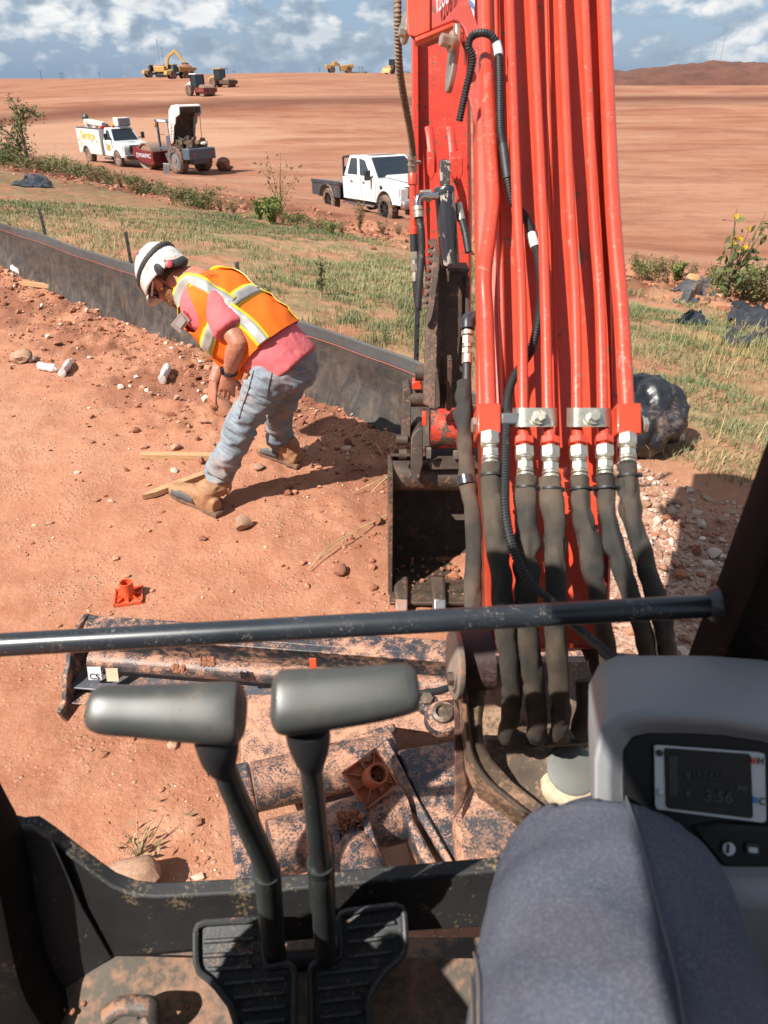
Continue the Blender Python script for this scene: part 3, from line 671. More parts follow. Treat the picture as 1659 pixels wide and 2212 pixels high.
def tall_at(r_, n):
    s = np.abs(r_.normal(5.4, 2.2, n * 2)); x = r_.uniform(1.4, 9, n * 2); y = s * 1.41421 + 4.3 - x
    k = (fbm(x * .8, y * .8, oct=2, seed=318) + r_.normal(0, .25, len(x)) > .05) & (y > 2.2) & (np.abs(np.arctan2(x, y)) < .66) & (s > .8) & (s < 8.6) & (x > 0.10 * y)
    return x[k][:n], y[k][:n]
def sprig_at(r_, n):
    c_ = []
    for _ in range(40): 
        q = r_.uniform(-10, 3.5); c_.append((q, r_.uniform(.5, 1.9)))
    x = []; y = []
    return np.array(x), np.array(y)
dg = link('dry_grass', blades('dry_grass', 15000, tall_at, lambda r_, x, y: r_.uniform(.06, .22, len(x)), .0042, leaf_mat('dry_blades', (.13, .13, .05), (.30, .235, .105), (.50, .37, .18)), 6), None)
tag(dg, 'longer straw coloured grass on the bank right of the red boom', 'grass'); kind(dg, 'stuff')

# ---------------------------------------------------------------- weeds and shrubs along the ditch
def leaf_cloud(name, n, shape, size, mat, seed, stems=10):
    """shape(rng, n) -> points in a plant of height 1; stems from the base"""
    r_ = np.random.default_rng(seed); c_ = shape(r_, n); n = len(c_)
    a = r_.normal(size=(n, 3)); a /= np.linalg.norm(a, axis=1)[:, None]; a[:, 2] *= .6
    u_ = np.cross(a, r_.normal(size=(n, 3))); u_ /= np.linalg.norm(u_, axis=1)[:, None] + 1e-9
    w_ = np.cross(u_, a); sz = size * r_.uniform(.5, 1.4, n)[:, None]
    V = np.stack([c_ - u_ * sz, c_ + w_ * sz * .42, c_ + u_ * sz, c_ - w_ * sz * .42], 1).reshape(-1, 3); F = np.arange(4 * n).reshape(n, 4)
    me = arr_mesh(name, V, F, mat, smooth=False)
    cl = fbm(c_[:, 0] * 5, c_[:, 1] * 5, c_[:, 2] * 5, oct=2, seed=seed)
    fattr(me, 'tint', np.repeat(np.clip(.45 + .45 * cl + r_.normal(0, .12, n), 0, 1), 4)); return me
def bushy(r_, n):
    k = 16; cs = r_.normal(size=(k, 3)) * [.42, .42, .20] + [0, 0, .45]; cs[:, 2] = np.abs(cs[:, 2])
    i = r_.integers(0, k, n); p = cs[i] + r_.normal(size=(n, 3)) * [.16, .16, .14]; p[:, 2] = np.abs(p[:, 2]); return p
def spiky(r_, n):
    k = 26; a = r_.uniform(0, 6.28, k); ln = r_.uniform(.15, .42, k); t_ = r_.random(n) ** .8; i = r_.integers(0, k, n)
    p = np.stack([np.cos(a[i]) * ln[i] * t_, np.sin(a[i]) * ln[i] * t_, t_ * r_.uniform(.65, 1.0, k)[i]], 1); return p + r_.normal(size=(n, 3)) * .035
def stems(n, seed, spread, h, r):
    r_ = random.Random(seed); m = MB()
    for k in range(n):
        a = r_.uniform(0, 6.28); s_ = spread * r_.uniform(.3, 1); hh = h * r_.uniform(.6, 1)
        m.sweep([(0, 0, -.05), (math.cos(a) * s_ * .35, math.sin(a) * s_ * .35, hh * .5), (math.cos(a) * s_, math.sin(a) * s_, hh)], [r, r * .7, r * .3], 5, res=2)
    return m
kinds = []
for k in range(3): kinds.append((leaf_cloud('leaves', 1500, bushy, .055, shrub_m, 330 + k), stems(7, k, .45, .8, .012).mesh('stems')))
dry_m = leaf_mat('dry_weed', (.13, .085, .045), (.24, .165, .085), (.36, .26, .14))
green_m = leaf_mat('bright_weed', (.075, .115, .022), (.145, .19, .05), (.25, .25, .09))
for k in range(2): kinds.append((leaf_cloud('leaves', 900, spiky, .04, dry_m, 340 + k), stems(12, 9 + k, .40, .9, .008).mesh('stems')))
for k in range(2): kinds.append((leaf_cloud('leaves', 1300, spiky, .06, green_m, 350 + k), stems(9, 19 + k, .38, .85, .010).mesh('stems')))
bark_thin = M('weed_stem', (.16, .12, .06), .85)
def plant(i, loc, sc, name, label, cat, group=None, sz=None):
    lv, stm = kinds[i]; t_ = thing(name, label, cat, loc, random.uniform(0, 6.28), group); t_.scale = (sc * random.uniform(.9, 1.25), sc * random.uniform(.9, 1.25), sc if sz is None else sz)
    o = link('leaves', lv, None, t_); o2 = link('stems', stm, bark_thin, t_); return t_
row = [(24, 364, 0.69, 0), (58, 368, 0.60, 1), (88, 372, 0.65, 3), (112, 376, 0.60, 2), (140, 381, 0.69, 0), (168, 387, 0.60, 4), (190, 392, 0.65, 1), (214, 398, 0.69, 3), (232, 402, 0.56, 2), (262, 408, 0.56, 4), (290, 412, 0.47, 0), (318, 418, 0.52, 1), (352, 424, 0.43, 2), (396, 442, 0.53, 0), (424, 448, 0.52, 1), (450, 452, 0.47, 2),
       (476, 458, 0.47, 3), (506, 464, 0.36, 4), (562, 478, 0.53, 5), (588, 484, 0.65, 6), (612, 488, 0.43, 3), (640, 492, 0.36, 0), (672, 498, 0.34, 3), (696, 504, 0.36, 1), (738, 506, 0.33, 3), (716, 510, 0.29, 6), (826, 508, 0.39, 3), (860, 510, 0.36, 4)]
ORD = 'first second third fourth fifth sixth seventh eighth ninth tenth eleventh twelfth thirteenth fourteenth fifteenth sixteenth seventeenth eighteenth nineteenth twentieth'.split()
ORD += ['twenty-' + w for w in ORD[:9]]
LOOK = {0: 'olive green weedy shrub', 1: 'olive green weedy shrub', 2: 'olive green weedy shrub', 3: 'dry brown weed clump', 4: 'dry brown weed clump', 5: 'bright green feathery weed', 6: 'bright green feathery weed'}
for n_, (x, y, sc, k_) in enumerate(row):
    plant(k_, G(x, y), sc, 'shrub', LOOK[k_] + ', ' + ORD[n_] + ' from the left in the row along the ditch', 'shrub', 'weeds and shrubs along the ditch')
p = G(777, 504); plant(3, p, .45, 'shrub', 'upright dry green weed standing just in front of the white pickup', 'shrub', sz=.80)
for n_, (x, y, sc, k_) in enumerate(((1372, 598, .45, 3), (1400, 604, .45, 0), (1436, 610, .5, 4), (1462, 606, .4, 6), (1490, 612, .45, 3), (1566, 642, .5, 0), (1604, 648, .5, 3), (1640, 654, .55, 2), (1600, 632, .5, 5), (1680, 652, .6, 0), (1634, 622, .5, 3), (1720, 660, .7, 1))):
    plant(k_, G(x, y), sc, 'shrub', 'low ' + LOOK[k_] + ', ' + ORD[n_] + ' of the clumps right of the boom', 'shrub', 'weeds right of the boom')
# thin dry weed stalks between shrubs and pickup
m = stems(9, 77, .55, 1.75, .010); m2 = leaf_cloud('leaves', 260, lambda r_, n: spiky(r_, n) * [1.7, 1.7, 1.7], .05, dry_m, 360)
t_ = thing('weed', 'tall thin dry weed with bare stalks left of the white pickup', 'weed', G(608, 470)); m.build('stems', bark_thin, t_); link('leaves', m2, None, t_)
m = stems(3, 78, .05, .42, .010); m2 = leaf_cloud('leaves', 130, lambda r_, n: np.stack([r_.normal(0, .025, n), r_.normal(0, .025, n), r_.uniform(.06, .42, n)], 1), .026, shrub_m, 361)
t_ = thing('weed', 'single upright seed stalk in the grass behind the worker', 'weed', G(694, 634)); m.build('stems', bark_thin, t_); link('leaves', m2, None, t_)
# sunflower
t_ = thing('sunflower', 'wild sunflower with yellow blooms beside the torn black plastic', 'plant', G(1562, 652)); r_ = random.Random(4)
m = MB(); tips = []
for k in range(15):
    a = r_.uniform(0, 6.28); s_ = r_.uniform(.1, .48); hh = r_.uniform(.6, 1.5)
    q = [(0, 0, -.05), (math.cos(a) * s_ * .4, math.sin(a) * s_ * .4, hh * .5), (math.cos(a) * s_, math.sin(a) * s_, hh)]; m.sweep(q, [.014, .009, .005], 5, res=2); tips.append((Vector(q[2]), a, Vector(q[1])))
m.build('stems', bark_thin, t_)
def sun_leaf(r_, n):
    i = r_.integers(0, len(tips), n); tt = r_.uniform(.2, .98, n)[:, None]; A = np.array([p[2] for p in tips])[i]; B = np.array([p[0] for p in tips])[i]
    return np.where(tt < .5, A * tt * 2, A + (B - A) * (tt * 2 - 1)) + r_.normal(size=(n, 3)) * .09
link('leaves', leaf_cloud('leaves', 170, sun_leaf, .085, shrub_m, 366), None, t_)
pet = M('yellow_petals', (.80, .50, .01), .6)
for p, a, _ in tips[:9]:
    m = MB()
    for k in range(9):
        b_ = k * .698; d1 = Vector((math.cos(b_), -.5, math.sin(b_))).normalized(); m.add([p, p + d1 * .035 + Vector((0, 0, .012)), p + d1 * .065, p + d1 * .035 - Vector((0, 0, .012))], [(0, 1, 2, 3)])
    m.ball(p, .018, 6); m.build('bloom', pet, t_)
# small tree at the left edge
base = G(62, 352); t_ = thing('tree', 'small feathery leaved tree at the left edge above the ditch shrubs', 'tree', base)
m = MB(); r_ = random.Random(9); br = []
trunks = [[(0, 0, -.1), (-.05, .1, .7), (-.25, .1, 1.5), (.05, 0, 2.1), (-.15, 0, 2.75)], [(0, 0, .3), (-.35, .1, .9), (-.85, 0, 1.45), (-1.25, 0, 1.8)], [(-.05, 0, .9), (.1, 0, 1.7), (.45, 0, 2.25), (.95, 0, 2.05)], [(0, 0, .2), (-.6, -.1, .6), (-1.1, 0, .9)]]
for tr in trunks:
    q = catmull([np.array(p) for p in tr], 5); m.sweep(q, list(np.linspace(.06, .015, len(q))), 7); br += q[4:]
m.build('trunk', bark_m, t_)
br = np.array(br)
def tree_leaf(r_, n):
    i = r_.integers(0, len(br), n); p = br[i] + r_.normal(size=(n, 3)) * [.17, .17, .15] - np.array([0, 0, .06]); p2 = r_.normal(size=(n, 3)) * [.55, .4, .30] + [-.75, 0, .45]
    return np.where(r_.random(n)[:, None] < .68, p, p2)
link('crown', leaf_cloud('crown', 2000, tree_leaf, .075, tree_m, 371), None, t_)
# straw and dead stalks near the bucket
for k, pts_ in enumerate(([(730, 1008), (762, 998), (788, 978), (806, 968)], [(806, 968), (818, 988), (838, 1014)], [(776, 962), (800, 956), (838, 968), (846, 1004)], [(762, 1072), (800, 1064), (842, 1046)], [(666, 1238), (720, 1192), (838, 1120)], [(800, 1076), (836, 1060), (850, 1044)], [(690, 1216), (760, 1170), (836, 1118)])):
    q = [G(x, y) + Vector((0, 0, .02 + .03 * (i % 2))) for i, (x, y) in enumerate(pts_)]
    lab = ('thin green stalk on the dirt between the worker and the bucket', 'short dry stalk bent down from the tip of the green stalk', 'brown dry stalk arching over beside the bucket linkage', 'straight pale stalk touching the upper left bucket edge', 'longest dry stalk, lowest of those left of the bucket', 'shortest dry stalk, against the bucket side plate', 'long dry stalk just above the lowest one left of the bucket')[k]
    o = MB().sweep(q, .0026, 5, res=5).build('straw_stalk', straw_m if k != 0 else M('green_stalk', (.2, .24, .07), .7)); tag(o, lab, 'stalk', 'dry stalks beside the bucket' if k else None)
# ---------------------------------------------------------------- the excavator we sit in
EX = thing('mini_excavator', 'red mini excavator with black hoses down its boom, seen from its own open cab', 'excavator', (0.15, 0.2, 0))
EXI = Matrix.Translation(-Vector(EX.location))
class XMB(MB):
    def build(self, name, mat, parent=None, **k):
        o = MB.build(self, name, mat, parent, **k)
        if parent is EX: o.matrix_parent_inverse = EXI
        return o
def ex(o, parent):
    if parent is EX: o.matrix_parent_inverse = EXI
    return o
def pl(pts, d=None): return [P(*p) if len(p) == 3 else P(p[0], p[1], d) for p in pts]
def hexnut(mb, c, axis, r, h, n=6): return mb.lathe(c, axis, [(r * 0.9, 0), (r, h * 0.08), (r, h * 0.9), (r * 0.9, h)], n)
back = Vector((0, CP, -SP))                      # away from the eye, into the picture

# --- boom: box of plates standing behind the pipes
fb = [(1060, -60, 1.552), (1318, -60, 1.552), (1331, 900, 1.337), (1316, 1400, 1.29), (1080, 1400, 1.29), (1082, 900, 1.337)]
front = pl(fb); bdir = (front[0] - front[5]).normalized(); front[0] = front[0] + bdir * .45; front[1] = front[1] + bdir * .45
nb = (front[1] - front[0]).cross(bdir).normalized()
if nb.dot(back) < 0: nb = -nb                  # boom thickness direction, roughly away from the eye
boom = XMB().prism(front, nb * 0.34).build('boom', red, EX, bev=0.006)
# side flange strips of the boom that catch the light left of the pipes
m = XMB(); m.prism(pl([(1030, 260, 1.52), (1046, 130, 1.54), (1062, 130, 1.54), (1083, 900, 1.34), (1083, 1060, 1.31), (1032, 900, 1.36)]), nb * 0.03)
m.build('side_flange', red, boom, bev=0.003)
m = XMB()
for xa, ya, da, xb, yb, db in ((1178, -60, 1.52, 1206, 1000, 1.295), (1070, -60, 1.52, 1090, 900, 1.305), (1316, -60, 1.52, 1330, 1000, 1.30)):
    m.sweep([P(xa, ya, da), P(xb, yb, db)], 0.004, 6)
m.build('weld_bead', red, boom)
# pipes
pipes = [([(1045, -60, 1.515), (1046, 0, 1.50), (1050, 153, 1.468), (1062, 380, 1.40), (1064, 440, 1.383), (1055, 520, 1.36), (1046, 600, 1.337), (1050, 690, 1.318), (1056, 880, 1.265)], 0.0143),
         ([(1099, -60, 1.50), (1116, 424, 1.375), (1127, 664, 1.315), (1130, 962, 1.25)], 0.0097),
         ([(1147, -60, 1.50), (1170, 424, 1.375), (1178, 664, 1.315), (1184, 962, 1.25)], 0.0097),
         ([(1209, -60, 1.50), (1230, 424, 1.375), (1243, 664, 1.315), (1247, 962, 1.25)], 0.0097),
         ([(1259, -60, 1.50), (1280, 424, 1.375), (1296, 664, 1.315), (1303, 962, 1.25)], 0.0097),
         ([(1301, -60, 1.515), (1322, 424, 1.385), (1341, 664, 1.325), (1353, 880, 1.27)], 0.0143)]
hp = []
for pts, r in pipes: hp.append(XMB().sweep([P(*pts[0]) + bdir * .45] + pl(pts), r, 18, res=8).build('hydraulic_pipe', red_pipe, boom))
for k, (x0, x1, xt0, xt1) in enumerate(((1031, 1082, 1027, 1080), (1333, 1386, 1330, 1382))):
    a = pl([(x0, 870, 1.245), (x1, 870, 1.245), (x1 + 1, 936, 1.228), (x0, 936, 1.228)])
    XMB().prism(a, nb * 0.055).build('pipe_block', red, hp[0 if k == 0 else 5], bev=0.003)
    bx_, s_ = ((1030, -1), (1386, 1))[k]
    c = P(bx_, 918, 1.26); m = XMB(); hexnut(m, c, (s_, 0, 0), 0.014, 0.009); m.lathe(c, (s_, 0, 0), [(0.016, -0.002), (0.016, 0.002)], 16)
    m.build('bolt', zinc, hp[0 if k == 0 else 5])
# zinc pipe clamps
for x0, x1, xb_ in ((1107, 1203, 1165), (1224, 1320, 1282)):
    a = []; w = x1 - x0
    top = []
    for i in range(13):
        q = i / 12; dd = 1.232 + 0.028 * (abs(q - 0.5) * 2) ** 6
        top.append((x0 + w * q, dd))
    v = []; f = []
    for i, (x, dd) in enumerate(top):
        v += [P(x, 881, dd + 0.006), P(x, 922, dd - 0.006), P(x, 881, dd + 0.010), P(x, 922, dd - 0.002)]
    for i in range(12):
        o = i * 4; f += [(o, o + 1, o + 5, o + 4), (o + 2, o + 6, o + 7, o + 3), (o, o + 4, o + 6, o + 2), (o + 1, o + 3, o + 7, o + 5)]
    f += [(0, 2, 3, 1), (48, 49, 51, 50)]
    cl = XMB().add(v, f).build('pipe_clamp', zinc, boom)
    m = XMB(); c = P(xb_, 901, 1.227); ax = -nb
    m.lathe(c, ax, [(0.0135, 0), (0.0135, 0.003)], 20); hexnut(m, c + ax * 0.003, ax, 0.0105, 0.008); m.build('bolt', zinc, cl)
# fittings at the pipe ends
ends = [((1057, 936, 1.232), (1060, 1006, 1.21), 0.0145, False), ((1132, 966, 1.235), (1135, 1032, 1.215), 0.0142, True), ((1188, 966, 1.235), (1190, 1036, 1.215), 0.0142, True),
        ((1249, 966, 1.235), (1252, 1034, 1.215), 0.0138, True), ((1305, 964, 1.235), (1307, 1030, 1.215), 0.0138, True), ((1354, 940, 1.238), (1356, 1004, 1.215), 0.0142, False)]
for a, b_, r, small in ends:
    A, B = P(*a), P(*b_); ax = (B - A).normalized(); L = (B - A).length
    if small:
        m = XMB(); hexnut(m, A - ax * 0.018, ax, r * 1.22, 0.014); m.cyl(A - ax * 0.03, A + ax * 0.004, r * 0.72, 14); m.build('pipe_nut', red_pipe, boom)
    m = XMB(); hexnut(m, A, ax, r * 1.18, L * 0.36)
    m.lathe(A + ax * L * 0.36, ax, [(r, 0), (r * 1.03, L * .05), (r * .88, L * .09), (r * .88, L * .12), (r, L * .14)], 18)
    m.lathe(A + ax * L * 0.5, ax, [(r * .92, 0), (r, 0.001), (r, L * .24), (r * .9, L * .25)], 6)
    for k in range(2): m.lathe(A + ax * L * (0.76 + k * .12), ax, [(r * .9, 0), (r * 1.04, L * .02), (r * 1.04, L * .08), (r * .9, L * .1)], 18)
    m.build('hose_fitting', zinc, boom)
# sleeved hoses, flattened and crumpled
hoses = [[(1060, 1002, 1.21), (1062, 1060, 1.20), (1070, 1110, 1.19), (1078, 1200, 1.18), (1087, 1300, 1.17), (1094, 1370, 1.18), (1106, 1476, 1.235), (1104, 1540, 1.30), (1094, 1588, 1.36), (1110, 1590, 1.46)],
         [(1135, 1030, 1.215), (1136, 1080, 1.205), (1136, 1143, 1.195), (1134, 1263, 1.18), (1136, 1360, 1.18), (1152, 1476, 1.235), (1160, 1545, 1.30), (1158, 1588, 1.36), (1165, 1592, 1.46)],
         [(1190, 1034, 1.215), (1190, 1080, 1.205), (1192, 1104, 1.20), (1198, 1184, 1.19), (1201, 1288, 1.18), (1200, 1360, 1.18), (1208, 1476, 1.235), (1212, 1545, 1.30), (1208, 1584, 1.36), (1215, 1590, 1.46)],
         [(1252, 1032, 1.215), (1254, 1060, 1.21), (1257, 1104, 1.20), (1267, 1144, 1.195), (1279, 1224, 1.19), (1292, 1296, 1.20), (1312, 1400, 1.24), (1320, 1480, 1.32)],
         [(1307, 1030, 1.215), (1309, 1060, 1.21), (1311, 1104, 1.20), (1331, 1184, 1.19), (1362, 1284, 1.19), (1386, 1350, 1.20), (1400, 1420, 1.25), (1404, 1500, 1.32)],
         [(1356, 1002, 1.215), (1358, 1050, 1.21), (1360, 1090, 1.20), (1371, 1144, 1.195), (1395, 1224, 1.19), (1416, 1290, 1.19), (1432, 1350, 1.20), (1442, 1420, 1.25), (1440, 1500, 1.32)]]
def sleeve(path, r, seed):
    pts = catmull([np.array(P(*p)) for p in path], 14); n = 22; m = XMB()
    m.sweep(pts, [(r, r * 0.92)] * len(pts), n, up=(1, 0, 0))
    V = np.array(m.v); k = len(pts); Cn = np.repeat(np.array(pts), n, 0)
    t_ = np.repeat(np.arange(k) / k, n)
    L = np.repeat(np.concatenate([[0], np.cumsum(np.linalg.norm(np.diff(np.array(pts), axis=0), axis=1))]), n)
    dv = V - Cn
    fold = vn(L * 26 + seed * 7, np.sin(np.arange(len(V)) % n * 2 * np.pi / n) * 1.1 + seed, np.cos(np.arange(len(V)) % n * 2 * np.pi / n) * 1.1, seed)
    fine_ = vn(L * 70, np.sin(np.arange(len(V)) % n * 2 * np.pi / n) * 1.5 + seed, np.cos(np.arange(len(V)) % n * 2 * np.pi / n) * 1.5, seed + 5)
    amp = 0.20 + 0.30 * np.exp(-((L - 0.09 - 0.02 * (seed % 3)) / 0.05) ** 2)
    sc = 1 + amp * (1.5 * np.abs(fold) - .36) + 0.05 * fine_
    side = np.abs(np.sin((np.arange(len(V)) % n) * 2 * np.pi / n))
    V = Cn + dv * sc[:, None]
    m.v = [tuple(p) for p in V]
    return m
for i, h in enumerate(hoses):
    o = sleeve(h, (0.0165, 0.0175, 0.0168, 0.0152, 0.0145, 0.0155)[i], i + 1).build('hose_sleeve', sleeve_m, EX, smooth=80)
    a, b_ = P(*h[0]), P(*h[1]); ax = (b_ - a).normalized(); c = a + ax * 0.018
    m = XMB(); m.lathe(c, ax, [(0.0165, 0), (0.0185, 0.0005), (0.0185, 0.0045), (0.0165, 0.005)], 20)
    m.box(c + Vector((0.018, -0.006, 0.002)), (0.007, 0.006, 0.006)); m.build('cable_tie', rubber, o)
# hose on the left of the boom running down to the bucket thumb
lp = [(1003, 824, 1.62), (1003, 904, 1.60), (1007, 1004, 1.58), (1012, 1060, 1.57), (1020, 1104, 1.55), (1023, 1184, 1.53), (1020, 1304, 1.49), (1010, 1400, 1.46), (1020, 1480, 1.5)]
o = sleeve(lp, 0.0172, 9).build('hose_sleeve', sleeve_m, EX, smooth=80)
a, b_ = P(1005, 1028, 1.575), P(1008, 1046, 1.57); ax = (b_ - a).normalized()
XMB().lathe(a, ax, [(0.016, 0), (0.0195, 0.001), (0.0195, 0.02), (0.016, 0.021)], 18).build('hose_clamp', black_paint, o)
m = XMB(); m.sweep(pl([(1012, 686, 1.66), (1009, 700, 1.64), (1009, 725, 1.64), (1008, 830, 1.62)]), 0.0105, 14, res=4); m.build('hose_tube', rubber, o)
m = XMB(); m.sweep(pl([(1034, 688, 1.66), (1020, 688, 1.65), (1011, 692, 1.645), (1010, 712, 1.64)]), 0.0165, 14, res=5); m.build('elbow', black_paint, o)
A, B = P(1010, 716, 1.64), P(1008.5, 786, 1.625); ax = (B - A).normalized(); L = (B - A).length
m = XMB()
for k, (rr, h0, h1, nn_) in enumerate(((.0145, 0, .14, 18), (.0125, .16, .4, 6), (.0115, .4, .52, 18), (.0128, .54, .70, 6), (.0118, .71, 1.0, 12))): m.lathe(A + ax * L * h0, ax, [(rr * .9, 0), (rr, .001), (rr, L * (h1 - h0) - .001), (rr * .9, L * (h1 - h0))], nn_)
m.build('hose_fitting', zinc, o)
# ribbed conduit looping over the left pipe
cp = [(992, 262, 1.50), (1007, 192, 1.475), (1021, 130, 1.45), (1012, 100, 1.44), (1020, 78, 1.43), (1040, 71, 1.42), (1062, 78, 1.42), (1075, 104, 1.425), (1079, 160, 1.42), (1081, 272, 1.41), (1087, 317, 1.40), (1095, 378, 1.395), (1106, 434, 1.40), (1124, 455, 1.405), (1138, 476, 1.395),
      (1151, 516, 1.375), (1162, 560, 1.37), (1169, 620, 1.36), (1163, 688, 1.335), (1147, 756, 1.325), (1126, 790, 1.32), (1110, 815, 1.31), (1097, 856, 1.285), (1093, 912, 1.245), (1091, 1024, 1.20), (1092, 1104, 1.17), (1108, 1184, 1.15), (1143, 1256, 1.14), (1195, 1303, 1.13), (1250, 1358, 1.15), (1318, 1416, 1.19), (1360, 1470, 1.26)]
pts = catmull([np.array(P(*p)) for p in cp], 40)
seg = np.linalg.norm(np.diff(np.array(pts), axis=0), axis=1); cum = np.concatenate([[0], np.cumsum(seg)])
ns = int(cum[-1] / 0.0013); ss = np.linspace(0, cum[-1], ns); pa = np.array(pts)
pp = np.stack([np.interp(ss, cum, pa[:, k]) for k in range(3)], 1)
rad = [0.0082 if (i // 2) % 2 else 0.0067 for i in range(ns)]
cond = XMB().sweep(pp, rad, 10).build('ribbed_conduit', rubber, EX, smooth=25)
def nearest(px, py):
    best = min(range(len(pp)), key=lambda i: (lambda q: (CXP + F_PX * q[0] / depth(q) - px) ** 2 + (CYP + F_PX * (-(q - CAM).dot(Vector((0, SP, CP)))) / depth(q) - py) ** 2)(Vector(pp[i])))
    return best
for px, py in ((1076, 108), (1153, 520)):
    i = nearest(px, py); w = 11
    m = XMB().sweep(pp[i - w:i + w], [0.0089 + 0.0004 * (k % 3 == 0) for k in range(2 * w)], 14); m.build('white_tape', white_p, cond)
i = nearest(1090, 350); XMB().sweep(pp[i - 26:i + 26], 0.0092, 14).build('black_tape', rubber, cond)
m = XMB(); i = nearest(1094, 906); c = Vector(pp[i])
m.box(c + Vector((0.006, 0, 0)), (0.032, 0.024, 0.020), Matrix.Rotation(-0.6, 3, 'X')); m.box(c + Vector((0.03, 0.006, 0)), (0.03, 0.006, 0.012), Matrix.Rotation(-0.6, 3, 'X'))
m.build('conduit_clip', M('grey_clip', (0.10, 0.105, 0.115), 0.5), cond, bev=0.003)

# --- boom side plate at the knuckle (left of the pipes) with its cut-out, pin and lettering
sp_ = [(868, -190), (879, 60), (880, 75), (889, 76), (896, 81), (930, 68), (980, 47), (990, 48), (1000, 62), (1008, 90), (1010, 130), (1004, 180), (996, 205), (1012, 212), (1030, 300), (1048, 300), (1070, 140), (1060, -190)]
sp = XMB().prism(pl(sp_, 1.72), Vector((0.03, 0.10, -0.02))).build('boom_side_plate', red_dusty, boom, bev=0.006)
XMB().prism(pl([(876, -40), (879, 62), (881, 76), (897, 80), (930, 67), (930, -40)], 1.712), Vector((0.0, 0.008, 0))).build('plate_edge', red, boom, bev=0.004)
XMB().prism(pl([(896, 81), (980, 47), (1000, 62), (1010, 120), (1008, 135), (999, 72), (980, 56), (900, 90)], 1.708), Vector((0.0, 0.05, -0.01))).build('cutout_rim', red, boom, bev=0.006)
ax = Vector((-0.93, -0.30, 0.15)).normalized(); c = P(984, 128, 1.70)
m = XMB()
for k in range(1):
    vs = []; u_ = Vector((0.28, -0.95, 0.1)); u_ = (u_ - ax * u_.dot(ax)).normalized(); w_ = ax.cross(u_)
    prof = []
    for i in range(28):
        a = 2 * math.pi * i / 28; rr_ = 0.072
        prof.append(c + u_ * (math.cos(a) * 0.020) + w_ * (math.sin(a) * rr_))
    m.prism(prof, ax * 0.014)
m.build('pin_washer', steel, boom, bev=0.003)
m = XMB(); cb = P(974, 90, 1.66); hexnut(m, cb, ax, 0.014, 0.026); m.lathe(cb - ax * 0.004, ax, [(0.022, 0), (0.022, 0.006)], 20); m.lathe(cb - ax * 0.008, ax, [(0.018, 0), (0.018, 0.006)], 20)
m.build('bolt', zinc, boom)
ax2 = Vector((-0.97, -0.2, 0.1)).normalized(); c = P(880, 62, 1.75)
m = XMB(); m.lathe(c, ax2, [(0.032, 0), (0.034, 0.003), (0.034, 0.009), (0.030, 0.012)], 24); hexnut(m, P(877, 70, 1.735), ax2, 0.012, 0.018); m.build('pin_washer', zinc, boom)
o_, tx, ty = P(961, -14, 1.705), (P(941, 12, 1.700) - P(981, -26, 1.705)) / .42, (P(961, 54, 1.703) - P(961, -14, 1.705)) / .105
fr = Matrix(((tx.x, ty.x, 0, o_.x), (tx.y, ty.y, -1, o_.y), (tx.z, ty.z, 0, o_.z), (0, 0, 0, 1)))
text_mesh('lettering', 'KUBOTA', 0.105, fr, white_p, boom, bold=0.0002)
XMB().prism(pl([(1005, -30), (1024, 38), (1027, -30)], 1.704), Vector((0, 0.004, 0))).build('decal', white_p, boom)
m = XMB()
for k in range(3): m.prism(pl([(1013 + k * 3.5, -2 + 4 * k), (1015 + k * 3.5, -3 + 4 * k), (1019 + k * 3, 12 + 4 * k), (1017 + k * 3, 13 + 4 * k)], 1.701), Vector((0, 0.003, 0)))
m.build('decal_print', print_blue, boom)

# --- dipper arm hanging behind, bucket, thumb
da = pl([(884, -220, 2.47), (1006, -220, 2.47), (1016, 500, 2.80), (1014, 900, 3.06), (930, 960, 3.10), (928, 700, 2.95), (902, 420, 2.76)])
dip = XMB().prism(da, Vector((0.02, 0.16, 0.05))).build('dipper_arm', red_worn, EX, bev=0.008)
XMB().prism(pl([(889, 60, 2.56), (903, 60, 2.56), (906, 420, 2.74), (916, 640, 2.88), (906, 640, 2.88), (892, 420, 2.74)]), Vector((0.0, 0.05, 0))).build('edge_plate', red_worn, dip, bev=0.004)
m = XMB()
for x in (928, 974): m.sweep(pl([(x - 2, 276, 2.60), (x + 2, 300, 2.59), (x + 6, 350, 2.585), (x + 6, 372, 2.59)]), (0.009, 0.016), 10, res=4)
m.build('thumb_lug', red_worn, dip)
for x in (933, 984, 993):
    XMB().prism(pl([(x - 9, 340, 2.53), (x + 7, 340, 2.53), (x + 7, 376, 2.55), (x - 1, 392, 2.55), (x - 9, 376, 2.55)]), Vector((0, 0.10, 0.02))).build('cylinder_lug', red_worn, dip, bev=0.004)
cyl_m = M('chipped_black_cylinder', (0.035, 0.042, 0.055), 0.36, var=0.2, chips=0.62, ccol=(0.55, 0.50, 0.44), cscale=26, stretch=(1, 1, 0.35), coat=0.2)
ca, cb_ = P(959, 402, 2.45), P(972, 572, 2.55)
cyl = XMB().lathe(ca, cb_ - ca, [(0.030, 0), (0.036, 0.006), (0.036, 0.02), (0.0345, 0.022), (0.0345, (cb_ - ca).length - .01), (0.030, (cb_ - ca).length)], 24).build('thumb_cylinder', cyl_m, EX)
XMB().prism(pl([(950, 352, 2.46), (954, 346, 2.46), (969, 346, 2.46), (973, 352, 2.46), (972, 402, 2.47), (951, 402, 2.47)]), Vector((0, 0.03, 0))).build('rod_clevis', M('chipped_clevis', (0.03, 0.03, 0.03), 0.5, chips=0.7, ccol=(.4, .33, .27), cscale=40), cyl, bev=0.003)
